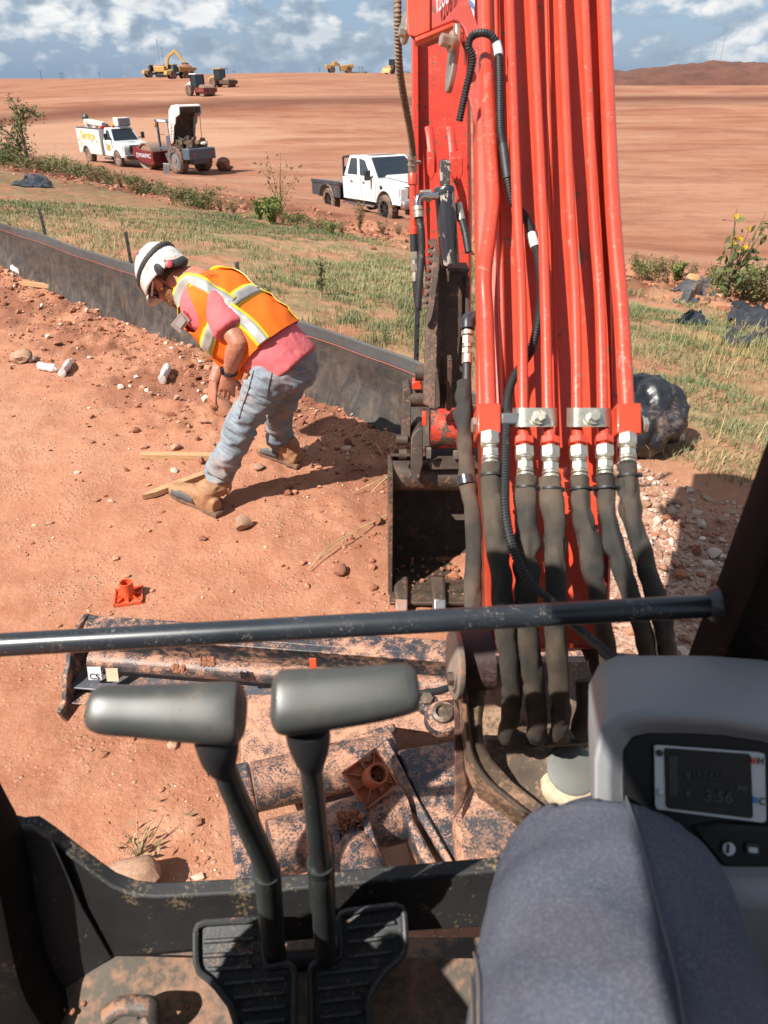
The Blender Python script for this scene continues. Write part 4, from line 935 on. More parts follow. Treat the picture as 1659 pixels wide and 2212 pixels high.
m = XMB(); m.sweep(pl([(944, 424, 2.44), (925, 423, 2.42), (908, 424, 2.41), (902, 434, 2.41), (902, 452, 2.415)]), 0.0125, 12, res=5); m.build('port_elbow', chrome, cyl)
m = XMB(); hexnut(m, P(932, 423, 2.43), (-1, 0, 0), 0.019, 0.022); hexnut(m, P(918, 423, 2.42), (-1, 0, 0), 0.018, 0.018); m.lathe(P(902, 446, 2.413), P(904, 468, 2.42) - P(902, 446, 2.413), [(0.017, 0), (0.018, .004), (0.018, 0.012), (.015, .014), (.018, .016), (0.018, 0.035)], 16); m.build('hose_fitting', zinc, cyl)
m = XMB(); m.sweep(pl([(904, 466, 2.42), (910, 500, 2.43), (911, 545, 2.45), (907, 600, 2.47), (903, 664, 2.50)]), 0.0125, 14, res=8); m.build('rubber_hose', rubber, cyl)
m = XMB(); m.sweep(pl([(989, 440, 2.5), (992, 455, 2.5), (996, 476, 2.5)]), 0.0145, 12, res=3); m.build('hose_fitting', zinc, cyl)
m = XMB(); m.sweep(pl([(996, 472, 2.5), (1004, 500, 2.5), (1012, 545, 2.5)]), 0.0125, 12, res=4); m.build('rubber_hose', rubber, cyl)
# sheathed hose on the far left of the arm
hp_ = [(852, -220, 1.88), (858, -60, 1.95), (859, 30, 1.98), (860, 90, 2.02), (863, 150, 2.08), (872, 208, 2.16), (884, 272, 2.26), (890, 315, 2.33), (891, 338, 2.36)]
pts = catmull([np.array(P(*p)) for p in hp_], 30)
scuffed = M('scuffed_brown_hose', (0.16, 0.105, 0.07), 0.6, var=0.35, vscale=10, dust=0.35, dcol=(0.30, 0.21, 0.14))
o = XMB().sweep(pts, [0.0115 if (i // 2) % 2 else 0.0098 for i in range(len(pts))], 12).build('ribbed_hose', scuffed, dip, smooth=25)
A, B = P(890, 334, 2.36), P(892, 372, 2.40); ax = (B - A).normalized(); L = (B - A).length; m = XMB()
for rr, h0, h1, n_ in ((.016, 0, .2, 16), (.0135, .2, .5, 6), (.017, .52, .56, 12), (.015, .6, .95, 14)): m.lathe(A + ax * L * h0, ax, [(rr, 0), (rr, L * (h1 - h0))], n_)
m.box(P(896, 350, 2.42), (0.04, 0.06, 0.006)); m.build('hose_fitting', steel, dip)
m = XMB(); A, B = P(891, 374, 2.40), P(894, 506, 2.46); ax = (B - A).normalized(); L = (B - A).length
m.lathe(A, ax, [(0.0145, 0), (0.0165, 0.003), (0.0165, L * .18), (0.0125, L * .2), (0.0125, L * .88), (0.016, L * .89), (0.016, L)], 12); m.build('steel_pipe', red_pipe, dip)
m = XMB(); A, B = P(894, 506, 2.46), P(897, 610, 2.5); ax = (B - A).normalized(); L = (B - A).length
m.lathe(A, ax, [(0.014, 0), (0.014, L * .36)], 14); m.build('union', black_paint, dip)
m = XMB()
for rr, h0, h1, n_ in ((.0145, .36, .52, 6), (.012, .52, .62, 14), (.013, .62, .76, 6), (.012, .78, .98, 12)): m.lathe(A + ax * L * h0, ax, [(rr, 0), (rr, L * (h1 - h0))], n_)
m.build('hose_fitting', zinc, dip)
m = XMB(); m.sweep(pl([(897, 606, 2.5), (900, 640, 2.52), (904, 670, 2.55)]), 0.011, 12, res=3); m.build('rubber_hose', rubber, dip)
# thumb: toothed brown plate hinged on the bucket linkage
tp = []
for k in range(9):
    yy = 524 + k * 17; xx = 934 - k * 1.6
    tp += [(xx - 8, yy), (xx - 8, yy + 7), (xx + 3, yy + 9), (xx + 3, yy + 16)]
left = tp + [(921, 690), (917, 800), (914, 872), (934, 884)]
edge = XMB().prism(pl(left + [(940, 884), (946, 700), (950, 560), (944, 518)], 2.62), Vector((0, 0.05, 0.0))).build('thumb', iron, EX, bev=0.003)
XMB().prism(pl([(946, 582, 2.66), (1012, 582, 2.66), (1012, 880, 2.80), (934, 884, 2.80)]), Vector((0, 0.03, 0.01))).build('thumb_plate', iron, edge, bev=0.004)
m = XMB()
for x, y0, y1 in ((968, 776, 888), (944, 560, 880), (1006, 600, 880)): m.prism(pl([(x, y0, 2.64), (x + 9, y0, 2.64), (x + 7, y1, 2.77), (x - 3, y1, 2.77)]), Vector((0, 0.05, 0)))
m.prism(pl([(966, 578, 2.60), (1014, 580, 2.60), (1014, 588, 2.60), (966, 586, 2.60)]), Vector((0, 0.1, 0)))
m.build('thumb_rib', iron, edge, bev=0.003)
# linkage
m = XMB(); m.prism(pl([(870, 842, 2.88), (884, 836, 2.88), (889, 846, 2.88), (887, 956, 2.92), (874, 962, 2.92), (867, 950, 2.92)]), Vector((0, 0.10, 0))); lk = m.build('link_plate', iron, EX, bev=0.004)
m = XMB(); m.prism(pl([(888, 950, 2.90), (892, 938, 2.9), (905, 924, 2.9), (914, 926, 2.9), (914, 1000, 2.92), (906, 1036, 2.93), (888, 1036, 2.93)]), Vector((0, 0.12, 0))); m.build('link_plate', iron, EX, bev=0.004)
for a, b_, r in (((886, 860, 2.92), (928, 860, 2.92), .035), ((856, 950, 2.92), (880, 950, 2.92), .022), ((862, 980, 2.95), (878, 980, 2.95), .024), ((897, 805, 2.8), (915, 805, 2.8), .032)): XMB().cyl(P(*a), P(*b_), r, 18).build('link_pin', iron, lk)
m = XMB(); m.prism(pl([(891, 826, 2.86), (903, 822, 2.86), (911, 826, 2.86), (911, 842, 2.87), (891, 842, 2.87)]), Vector((0, 0.05, 0))); m.build('red_tab', red, lk, bev=0.003); m = XMB(); m.prism(pl([(912, 890, 2.92), (922, 890, 2.92), (922, 920, 2.93), (912, 920, 2.93)]), Vector((0, .04, 0))); m.build('red_tab', red, lk, bev=0.003)
m = XMB(); m.sweep(pl([(929, 925, 2.98), (1040, 925, 2.98)]), 0.085, 24); m.build('arm_tip', M('patchy_red_paint', (.50, .04, .02), .5, chips=.95, ccol=(.075, .045, .03), cscale=22, dust=.2, dscale=20), dip)  # red base broken up by heavy dark patches
m = XMB(); m.prism(pl([(920, 996, 2.97), (1040, 994, 2.97), (1040, 1012, 2.98), (930, 1014, 2.98)]), Vector((0, 0.14, 0))); m.box(P(984, 982, 2.95), (0.02, 0.02, 0.03)); m.build('hitch_bar', iron, lk)
XMB().box(P(926, 978, 2.92), (0.018, 0.02, 0.04)).build('bolt', steel, lk); XMB().box(P(984, 982, 2.9), (0.018, 0.02, 0.03)).build('bolt', steel, lk)
# bucket
bl, br = 0.030, 0.60
prof = [(2.50, 0.055), (2.66, 0.012), (2.84, 0.01), (2.99, 0.06), (3.07, 0.17), (3.09, 0.32), (3.03, 0.44), (2.92, 0.53), (2.80, 0.575)]
pin = [(y_ - 0.014 * (1 if y_ > 2.7 else -0.2), z_ + 0.016) for y_, z_ in prof]
m = XMB(); poly = [Vector((bl, y_, z_)) for y_, z_ in prof] + [Vector((bl, y_, z_)) for y_, z_ in reversed(pin)]
m.prism(poly, (br - bl, 0, 0)); bk = m.build('bucket', iron, EX, smooth=40)
for x in (bl - 0.012, br - 0.006):
    m = XMB(); m.prism([Vector((x, y_, z_)) for y_, z_ in prof] + [Vector((x, 2.70, 0.60)), Vector((x, 2.60, 0.595)), Vector((x, 2.555, 0.30))], (0.020, 0, 0)); m.build('side_plate', iron, bk, bev=0.004)
XMB().sweep([(bl + .008, 2.715, 0.535), (br, 2.715, 0.535)], 0.064, 22).build('torque_tube', iron, bk)
XMB().prism([Vector((bl - .006, y_, z_)) for y_, z_ in ((2.44, 0.045), (2.56, 0.035), (2.56, 0.065), (2.44, 0.062))], (br - bl + .012, 0, 0)).build('lip', iron, bk, bev=0.004)
tooth_m = M('polished_tooth', (0.34, 0.35, 0.37), 0.34, metal=0.8, var=0.25, dust=0.32, dscale=7)
for k in range(4):
    x = bl + 0.045 + k * 0.163; m = XMB()
    m.hexa([(x - .034, 2.58, .105), (x + .034, 2.58, .105), (x + .034, 2.58, .03), (x - .034, 2.58, .03)], [(x - .028, 2.42, .088), (x + .028, 2.42, .088), (x + .028, 2.43, .018), (x - .028, 2.43, .018)])
    ad = m.build('tooth_adapter', iron, bk, bev=0.012)
    m = XMB(); m.hexa([(x - .027, 2.425, .095), (x + .027, 2.425, .095), (x + .027, 2.44, .018), (x - .027, 2.44, .018)], [(x - .024, 2.365, .022), (x + .024, 2.365, .022), (x + .024, 2.372, .004), (x - .024, 2.372, .004)])
    m.build('tooth', tooth_m, bk, bev=0.006)
m = XMB()
for k in range(90):
    q = rng.random(4); m.ball((bl + .02 + q[0] * (br - bl) * .9, 2.50 + q[1] ** 2 * .30, 0.055 - .02 * q[1] + .012 * q[2]), (.005 + .013 * q[3] ** 2, .006 + .011 * q[3], .005 + .010 * q[3]), 6, Matrix.Rotation(q[2] * 6, 3, 'Z'))
kind(m.build('dirt_crumbs', clod_m, bk), 'stuff')

# --- boom foot, swing casting and the covers in front of the cab
m = XMB(); m.cyl(P(990, 1424, 1.40), P(1062, 1420, 1.40), 0.062, 28); foot = m.build('boom_foot', M('dusty_shadow_boss', (0.055, 0.030, 0.032), 0.55, dust=.25, dcol=(.16, .09, .075)), EX)  # base colour darkened to carry the shadow on the red foot
ax = Vector((-1, -0.10, 0.05)).normalized()
m = XMB(); m.lathe(P(990, 1434, 1.36), ax, [(0.064, 0), (0.066, 0.003), (0.066, 0.010), (0.062, 0.013), (0.040, 0.015), (0.001, 0.016)], 36); m.build('pin_disc', M('bare_disc', (0.36, 0.32, 0.28), 0.5, metal=0.5, var=0.3, dust=0.25), foot)
m = XMB(); m.lathe(P(986, 1462, 1.338), ax, [(0.030, 0), (0.030, 0.006)], 20); hexnut(m, P(980, 1466, 1.336), ax, 0.013, 0.012); m.build('bolt', iron, foot)
ck = [(996, 1446, 1.37), (1030, 1440, 1.37), (1060, 1444, 1.37), (1050, 1500, 1.375), (1044, 1545, 1.38), (1046, 1600, 1.39), (1066, 1636, 1.40), (1110, 1684, 1.41), (1180, 1740, 1.42), (1220, 1776, 1.42), (1200, 1812, 1.42), (1150, 1776, 1.42), (1044, 1688, 1.41), (1012, 1632, 1.40), (1000, 1540, 1.38)]
XMB().prism(pl(ck), Vector((0.0, 0.03, -0.10))).build('swing_casting', grease, EX, bev=0.012)
XMB().sweep(pl([(1001, 1470, 1.355), (1007, 1560, 1.37), (1018, 1628, 1.385), (1050, 1682, 1.395), (1100, 1726, 1.40), (1160, 1774, 1.40), (1200, 1810, 1.40)]), (0.006, 0.005), 10, res=6).build('casting_lip', M('rubbed_casting_edge', (0.15, 0.12, 0.10), 0.45, metal=0.4, var=0.3, dust=0.3), EX)
# floor of the swing frame below the hoses
XMB().prism(pl([(1040, 1586, 1.50), (1280, 1600, 1.50), (1300, 1700, 1.48), (1300, 1880, 1.46), (1180, 1800, 1.45), (1100, 1700, 1.45), (1046, 1640, 1.47)]), Vector((0.0, 0.04, -0.05))).build('swing_deck', M('sunlit_dusty_casting', (.12, .085, .06), .7, var=.4, vscale=12, dust=.46, dcol=(.50, .27, .165), dscale=12, bump=.3, bscale=60), EX, bev=0.01)  # paler than the casting: sunlit tone put into its dusty colour
XMB().prism(pl([(1120, 1585, 1.47), (1190, 1588, 1.47), (1270, 1592, 1.47), (1276, 1612, 1.46), (1180, 1616, 1.46), (1150, 1622, 1.46), (1110, 1610, 1.46)]), Vector((0.0, 0.05, -0.03))).build('bracket_flange', grease, EX, bev=0.006)
XMB().prism(pl([(1040, 1430, 1.62), (1300, 1430, 1.62), (1300, 1600, 1.60), (1040, 1610, 1.60)]), Vector((0, 0.03, -0.01))).build('swing_frame', grease, EX)
m = XMB(); c = P(1234, 1664, 1.475); axu = Vector((0.03, -0.42, 0.9)).normalized()
m.lathe(c - axu * .03, axu, [(0.078, 0), (0.078, 0.022), (0.070, 0.034), (0.060, 0.036)], 40); cap_ = m.build('pin_cover_ring', M('cream_ring', (0.52, 0.44, 0.30), 0.6, var=0.2, dust=0.34, dscale=8, chips=0.3, ccol=(0.3, 0.17, 0.09)), EX)
XMB().lathe(c + axu * .006, axu, [(0.052, -.004), (0.052, 0.004), (0.046, 0.008), (0.001, 0.009)], 40).build('pin_cover', M('grey_cap', (0.15, 0.15, 0.135), 0.6, var=0.2, dust=0.18, dcol=(.25, .12, .07), chips=.2, ccol=(.2, .08, .045), cscale=24), cap_)
XMB().prism(pl([(979, 1512, 1.42), (990, 1540, 1.42), (1000, 1640, 1.44), (1010, 1700, 1.46), (1000, 1740, 1.46), (980, 1772, 1.46), (982, 1650, 1.44)]), Vector((0.014, 0.03, 0))).build('dirt_shield', M('dusty_maroon_sheet', (0.10, 0.052, 0.042), 0.6, dust=0.3, dcol=(.32, .17, .11), dscale=7), EX, bev=0.003)
m = XMB(); m.prism(pl([(978, 1765, 1.50), (1040, 1680, 1.47), (1120, 1760, 1.47), (1150, 1800, 1.47), (1100, 1900, 1.45), (1040, 1930, 1.45), (990, 1860, 1.48)]), Vector((0, 0.05, -0.08))); m.build('frame_nose', black_mud2, EX, bev=0.02)
m = XMB(); m.sweep(pl([(1270, 1390, 1.36), (1284, 1420, 1.36), (1300, 1460, 1.36)]), (0.02, 0.014), 12, res=4); m.sweep(pl([(1262, 1470, 1.40), (1264, 1530, 1.40), (1252, 1570, 1.42), (1262, 1590, 1.46)]), (0.014, 0.018), 12, res=4); m.build('hose_sleeve', sleeve_m, EX)

# --- undercarriage and dozer blade
und = XMB().prism(pl([(478, 1655, 2.02), (536, 1642, 2.02), (556, 1760, 1.86), (588, 1960, 1.66), (516, 1960, 1.66)]), Vector((0, 0.02, -0.09))).build('track_frame', black_mud, EX, bev=0.01)
def tube_between(a, b_, r, name, mat): 
    o = XMB().cyl(P(*a), P(*b_), r, 32).build(name, mat, EX, smooth=50); return o
ta = tube_between((548, 1700, 1.93), (850, 1632, 2.04), 0.066, 'cross_tube', black_mud2)
tb = tube_between((586, 1836, 1.74), (872, 1754, 1.85), 0.070, 'cross_tube', black_mud2)
XMB().prism(pl([(822, 1590, 1.98), (834, 1588, 1.98), (900, 1720, 1.84), (990, 1880, 1.68), (978, 1890, 1.68), (880, 1730, 1.84)]), Vector((0.004, 0.06, -0.16))).build('gusset_rib', black_mud2, EX, bev=0.004)
XMB().prism(pl([(858, 1620, 1.96), (980, 1600, 1.98), (996, 1760, 1.80), (990, 1880, 1.70), (930, 1790, 1.80)]), Vector((0.0, 0.02, -0.05))).build('track_frame_plate', black_mud, EX, bev=0.006)
XMB().prism(pl([(866, 1740, 1.80), (890, 1760, 1.78), (960, 1890, 1.66), (940, 1900, 1.66), (905, 1850, 1.70)]), Vector((0.0, 0.03, -0.14))).build('frame_web', black_mud2, EX, bev=0.01)
XMB().prism(pl([(530, 1652, 2.10), (700, 1612, 2.14), (850, 1560, 2.18), (856, 1578, 2.17), (822, 1594, 2.15), (540, 1668, 2.08)]), Vector((0, 0.02, -0.05))).build('deck_edge', black_mud2, EX, bev=0.005)
XMB().prism(pl([(520, 1500, 2.30), (980, 1500, 2.28), (985, 1590, 2.14), (850, 1570, 2.18), (700, 1610, 2.14), (520, 1660, 2.10)]), Vector((0, 0.02, -0.03))).build('frame_deck', M('dusty_deck_plate', (0.05, 0.048, 0.05), 0.6, dust=0.5, dcol=(.60, .30, .185), dscale=28, up=.45), EX, bev=0.004)
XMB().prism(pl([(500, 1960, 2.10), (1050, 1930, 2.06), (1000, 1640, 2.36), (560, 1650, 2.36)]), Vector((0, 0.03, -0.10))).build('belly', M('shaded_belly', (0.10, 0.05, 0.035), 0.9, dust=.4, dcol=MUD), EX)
m = XMB(); a, b_ = P(756, 1770, 1.80), P(790, 1900, 1.62)
m.lathe(a, b_ - a, [(0.028, 0), (0.034, .006), (0.034, .05), (0.026, .052), (0.026, .07), (0.040, .074), (0.052, .11), (0.054, .20), (0.054, .34)], 24); dz = m.build('dozer_cylinder', black_mud, EX)
m = XMB(); 
for x0, x1, y0, y1 in ((712, 726, 1756, 1900), (770, 800, 1736, 1850)): m.prism(pl([(x0, y0, 1.76), (x0 + 16, y0 - 4, 1.76), (x1 + 22, y1, 1.64), (x1 + 4, y1 + 6, 1.64)]), Vector((0.004, 0.03, -0.07)))
m.build('cylinder_bracket', black_mud, dz, bev=0.003)
m = XMB()
for k in range(120):
    q = rng.random(6); m.ball(P(728 + q[0] * 56, 1752 + q[1] * 50, 1.735 - .012 * q[2]), (.003 + .007 * q[3] ** 2, .003 + .008 * q[4] ** 2, .003 + .005 * q[5]), 6, Matrix.Rotation(q[0] * 9, 3, 'X'))
for k in range(70):
    q = rng.random(6); m.ball(P(372 + q[0] * 26 + (62 if k % 2 else 0), 1438 - 16 * (k % 2) + q[1] * 14, 2.24), (.004 + .010 * q[3] ** 2, .004 + .008 * q[4], .004 + .008 * q[5]), 6, Matrix.Rotation(q[0] * 9, 3, 'X'))
kind(m.build('dirt_crumbs', clod_m, dz), 'stuff')
# bolted lug right of the deck
m = XMB(); c = P(938, 1545, 2.12); axz = Vector((0, -.35, .93)).normalized()
m.lathe(c + Vector((.02, -.02, 0)), axz, [(0.052, 0), (0.052, .02), (0.046, .03)], 24); m.lathe(c + Vector((-.02, .04, 0)), axz, [(0.034, 0), (0.034, .02), (0.03, .026)], 20); lug = m.build('bolt_lug', black_mud2, EX)
XMB().lathe(c + Vector((.02, -.02, 0.02)), axz, [(0.030, 0), (0.030, .03), (0.020, .034), (.016, .02)], 20).build('bushing', grease, lug); m = XMB(); hexnut(m, c + Vector((-.02, .04, .02)), axz, 0.02, .02); m.build('bolt', grease, lug)
m = XMB(); m.sweep(pl([(1006, 1480, 2.22), (990, 1478, 2.20), (950, 1492, 2.16), (900, 1500, 2.15), (840, 1520, 2.16), (700, 1560, 2.18)]), 0.011, 10, res=6); m.build('rubber_hose', rubber, dz)
# blade
b0, b1 = Vector((-1.07, 1.80, 0)), Vector((0.98, 1.58, 0)); bd = (b1 - b0).normalized(); bf = Vector((-bd.y, bd.x, 0))
def bprof(poly, name, mat, parent, x0=0.0, x1=None, bev=0.004):
    L = (b1 - b0).length; x1 = L if x1 is None else x1
    return XMB().prism([b0 + bd * x0 + bf * f_ + Vector((0, 0, .10 + .60 * z_)) for f_, z_ in poly], bd * (x1 - x0)).build(name, mat, parent, bev=bev)
blade = bprof([(0.10, 0.42), (0.135, 0.43), (0.16, 0.30), (0.15, 0.12), (0.09, 0.02), (0.065, 0.03), (0.12, 0.14), (0.135, 0.28)], 'dozer_blade', black_mud, EX)
bprof([(0.125, 0.432), (0.19, 0.445), (0.19, 0.432), (0.125, 0.418)], 'blade_top_edge', black_mud, blade)
L = (b1 - b0).length
XMB().sweep([b0 + bd * .06 + Vector((0, 0, .288)) + bf * .05, b1 + Vector((0, 0, .288)) + bf * .05], 0.034, 20).build('blade_beam', black_mud2, blade)
bprof([(-0.02, 0.20), (0.10, 0.205), (0.10, 0.192), (-0.02, 0.187)], 'blade_shelf', M('bright_scuffed_shelf', (0.16, 0.17, 0.20), 0.4, metal=0.4, var=.2, dust=0.35, dscale=11, dcol=(.46, .22, .13)), blade)
bprof([(-0.05, 0.13), (0.08, 0.132), (0.08, 0.12), (-0.05, 0.118)], 'blade_shelf', black_mud2, blade)
for x0 in (-0.015, L):
    XMB().prism([b0 + bd * x0 + bf * f_ + Vector((0, 0, .10 + .60 * z_)) for f_, z_ in ((.19, .45), (.22, .40), (.20, .1), (.10, .0), (-.08, .03), (-.10, .14), (-.06, .16), (-.02, .28), (.02, .33), (.05, .43), (.10, .46))], bd * 0.018).build('end_plate', black_mud, blade, bev=0.004)
for x, mt, w_ in ((0.07, white_p, .045), (0.135, M('cream_decal', (.6, .52, .36), .6), .04)):
    p = b0 + bd * x + bf * -0.002 + Vector((0, 0, .275)); XMB().box(p + Vector((w_ / 2, 0, 0)), (w_, .004, .048), Matrix.Rotation(-.25, 3, 'X')).build('warning_decal', mt, blade)
text_mesh('decal_print', 'CS', 0.03, frame_from(b0 + bd * .092 + bf * -.006 + Vector((0, 0, .265)), bd, Vector((0, .25, 1))), print_black, blade)
XMB().box(P(676, 1436, 2.19), (0.02, 0.006, 0.05)).build('red_tab', orange_pl, blade)

# --- cab: sill, floor, posts, bar, roof
z_f = 0.775
sill_top = [(20, 1788), (43, 1794), (58, 1792), (75, 1791), (110, 1815), (165, 1858), (210, 1892), (243, 1915), (289, 1933), (335, 1938), (420, 1934), (560, 1927), (760, 1910), (958, 1892), (1200, 1872), (1700, 1840)]
sill_bot = [(1700, 1960), (1200, 1994), (958, 2008), (800, 2019), (635, 2034), (416, 2053), (243, 2070), (100, 2082), (20, 2086)]
face = [P(x, y, 1.085) for x, y in sill_top] + [P(x, y, 1.125) for x, y in sill_bot]
XMB().prism(face, Vector((0, 0.022, 0.004))).build('front_sill', sill_black, EX, bev=0.003)
fl = XMB().prism([Vector((-.62, -.55, z_f)), Vector((.62, -.55, z_f)), Vector((.62, .66, z_f - .012)), Vector((-.62, .66, z_f - .012))], (0, 0, -0.05)).build('cab_floor', mat_m, EX)
m = XMB()
gx, gy = np.meshgrid(np.linspace(-.60, .60, 90), np.linspace(-.2, .600, 60))
gz = z_f + 0.010 + 0.010 * fbm(gx * 4, gy * 4, oct=2, seed=101) + 0.035 * sst(.52, .60, gy) + 0.02 * sst(-.5, -.6, gx)
n_ = 90; q = np.array([[i * n_ + j, i * n_ + j + 1, (i + 1) * n_ + j + 1, (i + 1) * n_ + j] for i in range(59) for j in range(89)])
ex(link('rubber_floor_mat', arr_mesh('rubber_floor_mat', np.stack([gx, gy, gz], -1).reshape(-1, 3), q), mat_m, EX), EX)
m = XMB(); m.sweep(pl([(228, 2196, 1.03), (262, 2174, 1.03), (296, 2172, 1.03), (330, 2180, 1.03), (340, 2230, 1.05), (300, 2260, 1.04)]), (0.010, 0.014), 12, res=5); m.ball(P(322, 2200, 1.06), (.018, .018, .009), 14); m.build('floor_latch', M('dusty_latch', (.07, .06, .05), .6, dust=.35, up=.5), EX)
m = XMB()
for k in range(30):
    q = rng.random(4); p = P(130 + q[0] * 330, 2090 + q[1] * 122, 1.1); p.z = z_f + .016 + .004 * q[2]; m.ball(p, (.003 + .005 * q[3] ** 2, .003 + .006 * q[3] ** 2, .003), 6)
kind(m.build('dirt_crumbs', clod_m, fl), 'stuff')
bar = XMB().sweep(pl([(-290, 1411, .905), (0, 1393, .90), (830, 1347, .90), (1540, 1308, .90)]), 0.0148, 24).build('guard_bar', black_paint, EX)
m = XMB(); a = P(1538, 1308, .90); d_ = (P(1540, 1308, .9) - P(830, 1347, .9)).normalized(); m.lathe(a - d_ * .006, d_, [(.0148, 0), (.02, .004), (.024, .012), (.026, .02)], 24); m.build('bar_foot', black_paint, bar)
# right front post: flat-faced tube leaning back to the roof
def post(path, w1, w2, name, mat): return XMB().sweep(pl(path), (w1, w2), 16, res=4, sq=5.0, up=(1, 0, 0)).build(name, mat, EX, smooth=30)
rp = post([(1530, 1560, 1.0), (1584, 1420, .95), (1640, 1300, .88), (1716, 1130, .77), (1800, 930, .73), (1960, 700, .70)], .044, .042, 'front_post', cab_brown)
lpst = XMB().sweep([P(80, 2210, 1.09), P(14, 2090, 1.07), P(-42, 1850, 1.04), P(-115, 1690, 1.01), Vector((-.615, .73, 1.38)), Vector((-.615, .72, 1.56)), Vector((-.605, .65, 1.71))], (.050, .048), 16, res=4, sq=5.0, up=(1, 0, 0)).build('front_post', cab_brown, EX, smooth=30)
XMB().prism(pl([(43, 1796, 1.07), (75, 1793, 1.07), (118, 1824, 1.07), (180, 1960, 1.1), (245, 2070, 1.12), (120, 2150, 1.1), (40, 1900, 1.07)]), Vector((-.01, .012, 0))).build('corner_gusset', sill_black, EX, bev=.003)
XMB().prism([Vector((.60, -.5, z_f)), Vector((.60, .60, z_f)), Vector((.56, .70, 1.30)), Vector((.60, .1, 1.30)), Vector((.60, -.5, 1.30))], (.03, 0, 0)).build('cab_side_panel', cab_black, EX)

# --- travel levers
def lever(grip_path, grip_r, rod, rod_r, name):
    g = XMB().sweep(pl(rod), rod_r, 16, res=6).build(name, rod_m, EX)
    m = XMB(); m.sweep(pl(grip_path), grip_r, 28, res=6, sq=3.0, up=(0, -.6, .8)); o = m.build('grip', grip_m, g, smooth=60, sub=1); return g
lvl = lever([(196, 1532, .648), (201, 1533, .648), (222, 1534, .648), (300, 1537, .650), (400, 1540, .652), (490, 1541, .654), (518, 1541, .655), (527, 1541, .655)],
            [(.008, .008), (.0165, .015), (.0218, .021), (.0245, .023), (.0272, .026), (.0290, .0280), (.0255, .025), (.012, .012)],
            [(478, 1640, .690), (500, 1700, .73), (540, 1790, .80), (577, 1880, .87), (582, 1950, .93), (592, 2040, 1.02), (597, 2090, 1.07)], [.0115, .0125, .0135, .0145, .0150, .0160, .0165], 'travel_lever')
lvr = lever([(590, 1519, .642), (595, 1519, .642), (618, 1518, .642), (700, 1511, .640), (800, 1500, .637), (875, 1488, .635), (898, 1484, .634), (905, 1483, .634)],
            [(.011, .011), (.024, .023), (.0300, .0285), (.0285, .027), (.0255, .0245), (.0222, .022), (.0185, .018), (.008, .008)],
            [(668, 1630, .685), (676, 1700, .74), (690, 1850, .85), (694, 1900, .88), (698, 1953, .93), (704, 2075, 1.05)], [.0112, .0120, .0130, .0150, .0152, .0160], 'travel_lever')
for g, pts_, r0 in ((lvl, [(466, 1585, .668), (470, 1612, .674), (474, 1640, .688), (482, 1662, .70)], 0), (lvr, [(664, 1570, .660), (667, 1600, .668), (670, 1628, .680), (672, 1652, .694)], 0)):
    XMB().sweep(pl(pts_), [(.0205, .021), (.0192, .02), (.0168, .0168), (.0122, .0122)], 20, res=4).build('neck', rubber, g)
for g, a, b_ in ((lvl, (577, 1882, .872), (588, 2010, .99)), (lvr, (692, 1862, .86), (698, 1960, .945))):
    XMB().sweep(pl([a, b_]), .0168, 20).build('collar', rod_m, g)
    
# --- travel pedals with raised rim and ribs
def pedal(outline, ribs, d0, d1, y0, y1, name):
    def Z(x, y): return 412.9 + x * .3022, 1946.5 + y * .3022
    def pp3(x, y, lift=0.0):
        X, Y = Z(x, y); return P(X, Y, d0 + (d1 - d0) * (Y - y0) / (y1 - y0) - lift)
    base = XMB().prism([pp3(*p) for p in outline], Vector((0, .012, -.016))).build(name, pedal_m, EX, bev=.003)
    pts_ = [pp3(x, y, .004) for x, y in outline]; pts_.append(pts_[0])
    m = XMB(); m.sweep(pts_, (.0052, .0052), 8); m.build('rim', pedal_m, base)
    for x0, x1, yy, sl in ribs:
        XMB().sweep([pp3(x0, yy, .003), pp3(x1, yy - sl, .003)], (.0034, .0036), 8).build('rib', pedal_m, base)
    return base
Lout = [(35, 215), (50, 175), (95, 155), (300, 142), (470, 135), (510, 155), (520, 200), (522, 300), (524, 400), (535, 455), (565, 470), (640, 456), (700, 455), (732, 480), (740, 530), (738, 700), (736, 900), (735, 1300), (340, 1300), (335, 1000), (318, 850), (280, 740), (190, 620), (130, 560), (60, 505), (38, 440), (34, 330)]
Lrib = [(95, 450, 290, 24), (92, 448, 393, 22), (125, 440, 490, 22), (240, 670, 590, 40), (310, 670, 690, 36), (370, 672, 785, 34), (375, 672, 880, 34), (375, 672, 980, 34)]
pedal(Lout, Lrib, 1.04, .99, 1990, 2230, 'travel_pedal')
Rout = [(1052, 140), (1070, 95), (1110, 78), (1280, 55), (1460, 32), (1505, 50), (1522, 95), (1528, 200), (1532, 310), (1520, 370), (1480, 425), (1400, 490), (1340, 570), (1290, 650), (1265, 740), (1272, 830), (1278, 950), (1280, 1300), (862, 1300), (858, 950), (850, 700), (846, 520), (860, 465), (905, 435), (1030, 410), (1066, 385), (1068, 300)]
Rrib = [(1120, 1455, 195, 42), (1122, 1462, 296, 42), (1125, 1438, 400, 38), (910, 1332, 520, 46), (912, 1268, 628, 42), (918, 1215, 722, 34), (922, 1216, 832, 34), (922, 1216, 930, 34)]
pedal(Rout, Rrib, 1.06, 1.00, 1960, 2230, 'travel_pedal')
m = XMB(); m.cyl(P(560, 2080, 1.12), P(800, 2060, 1.12), .016, 14); m.box(P(650, 2090, 1.14), (.16, .02, .05)); m.build('pedal_shaft', cab_black, EX)

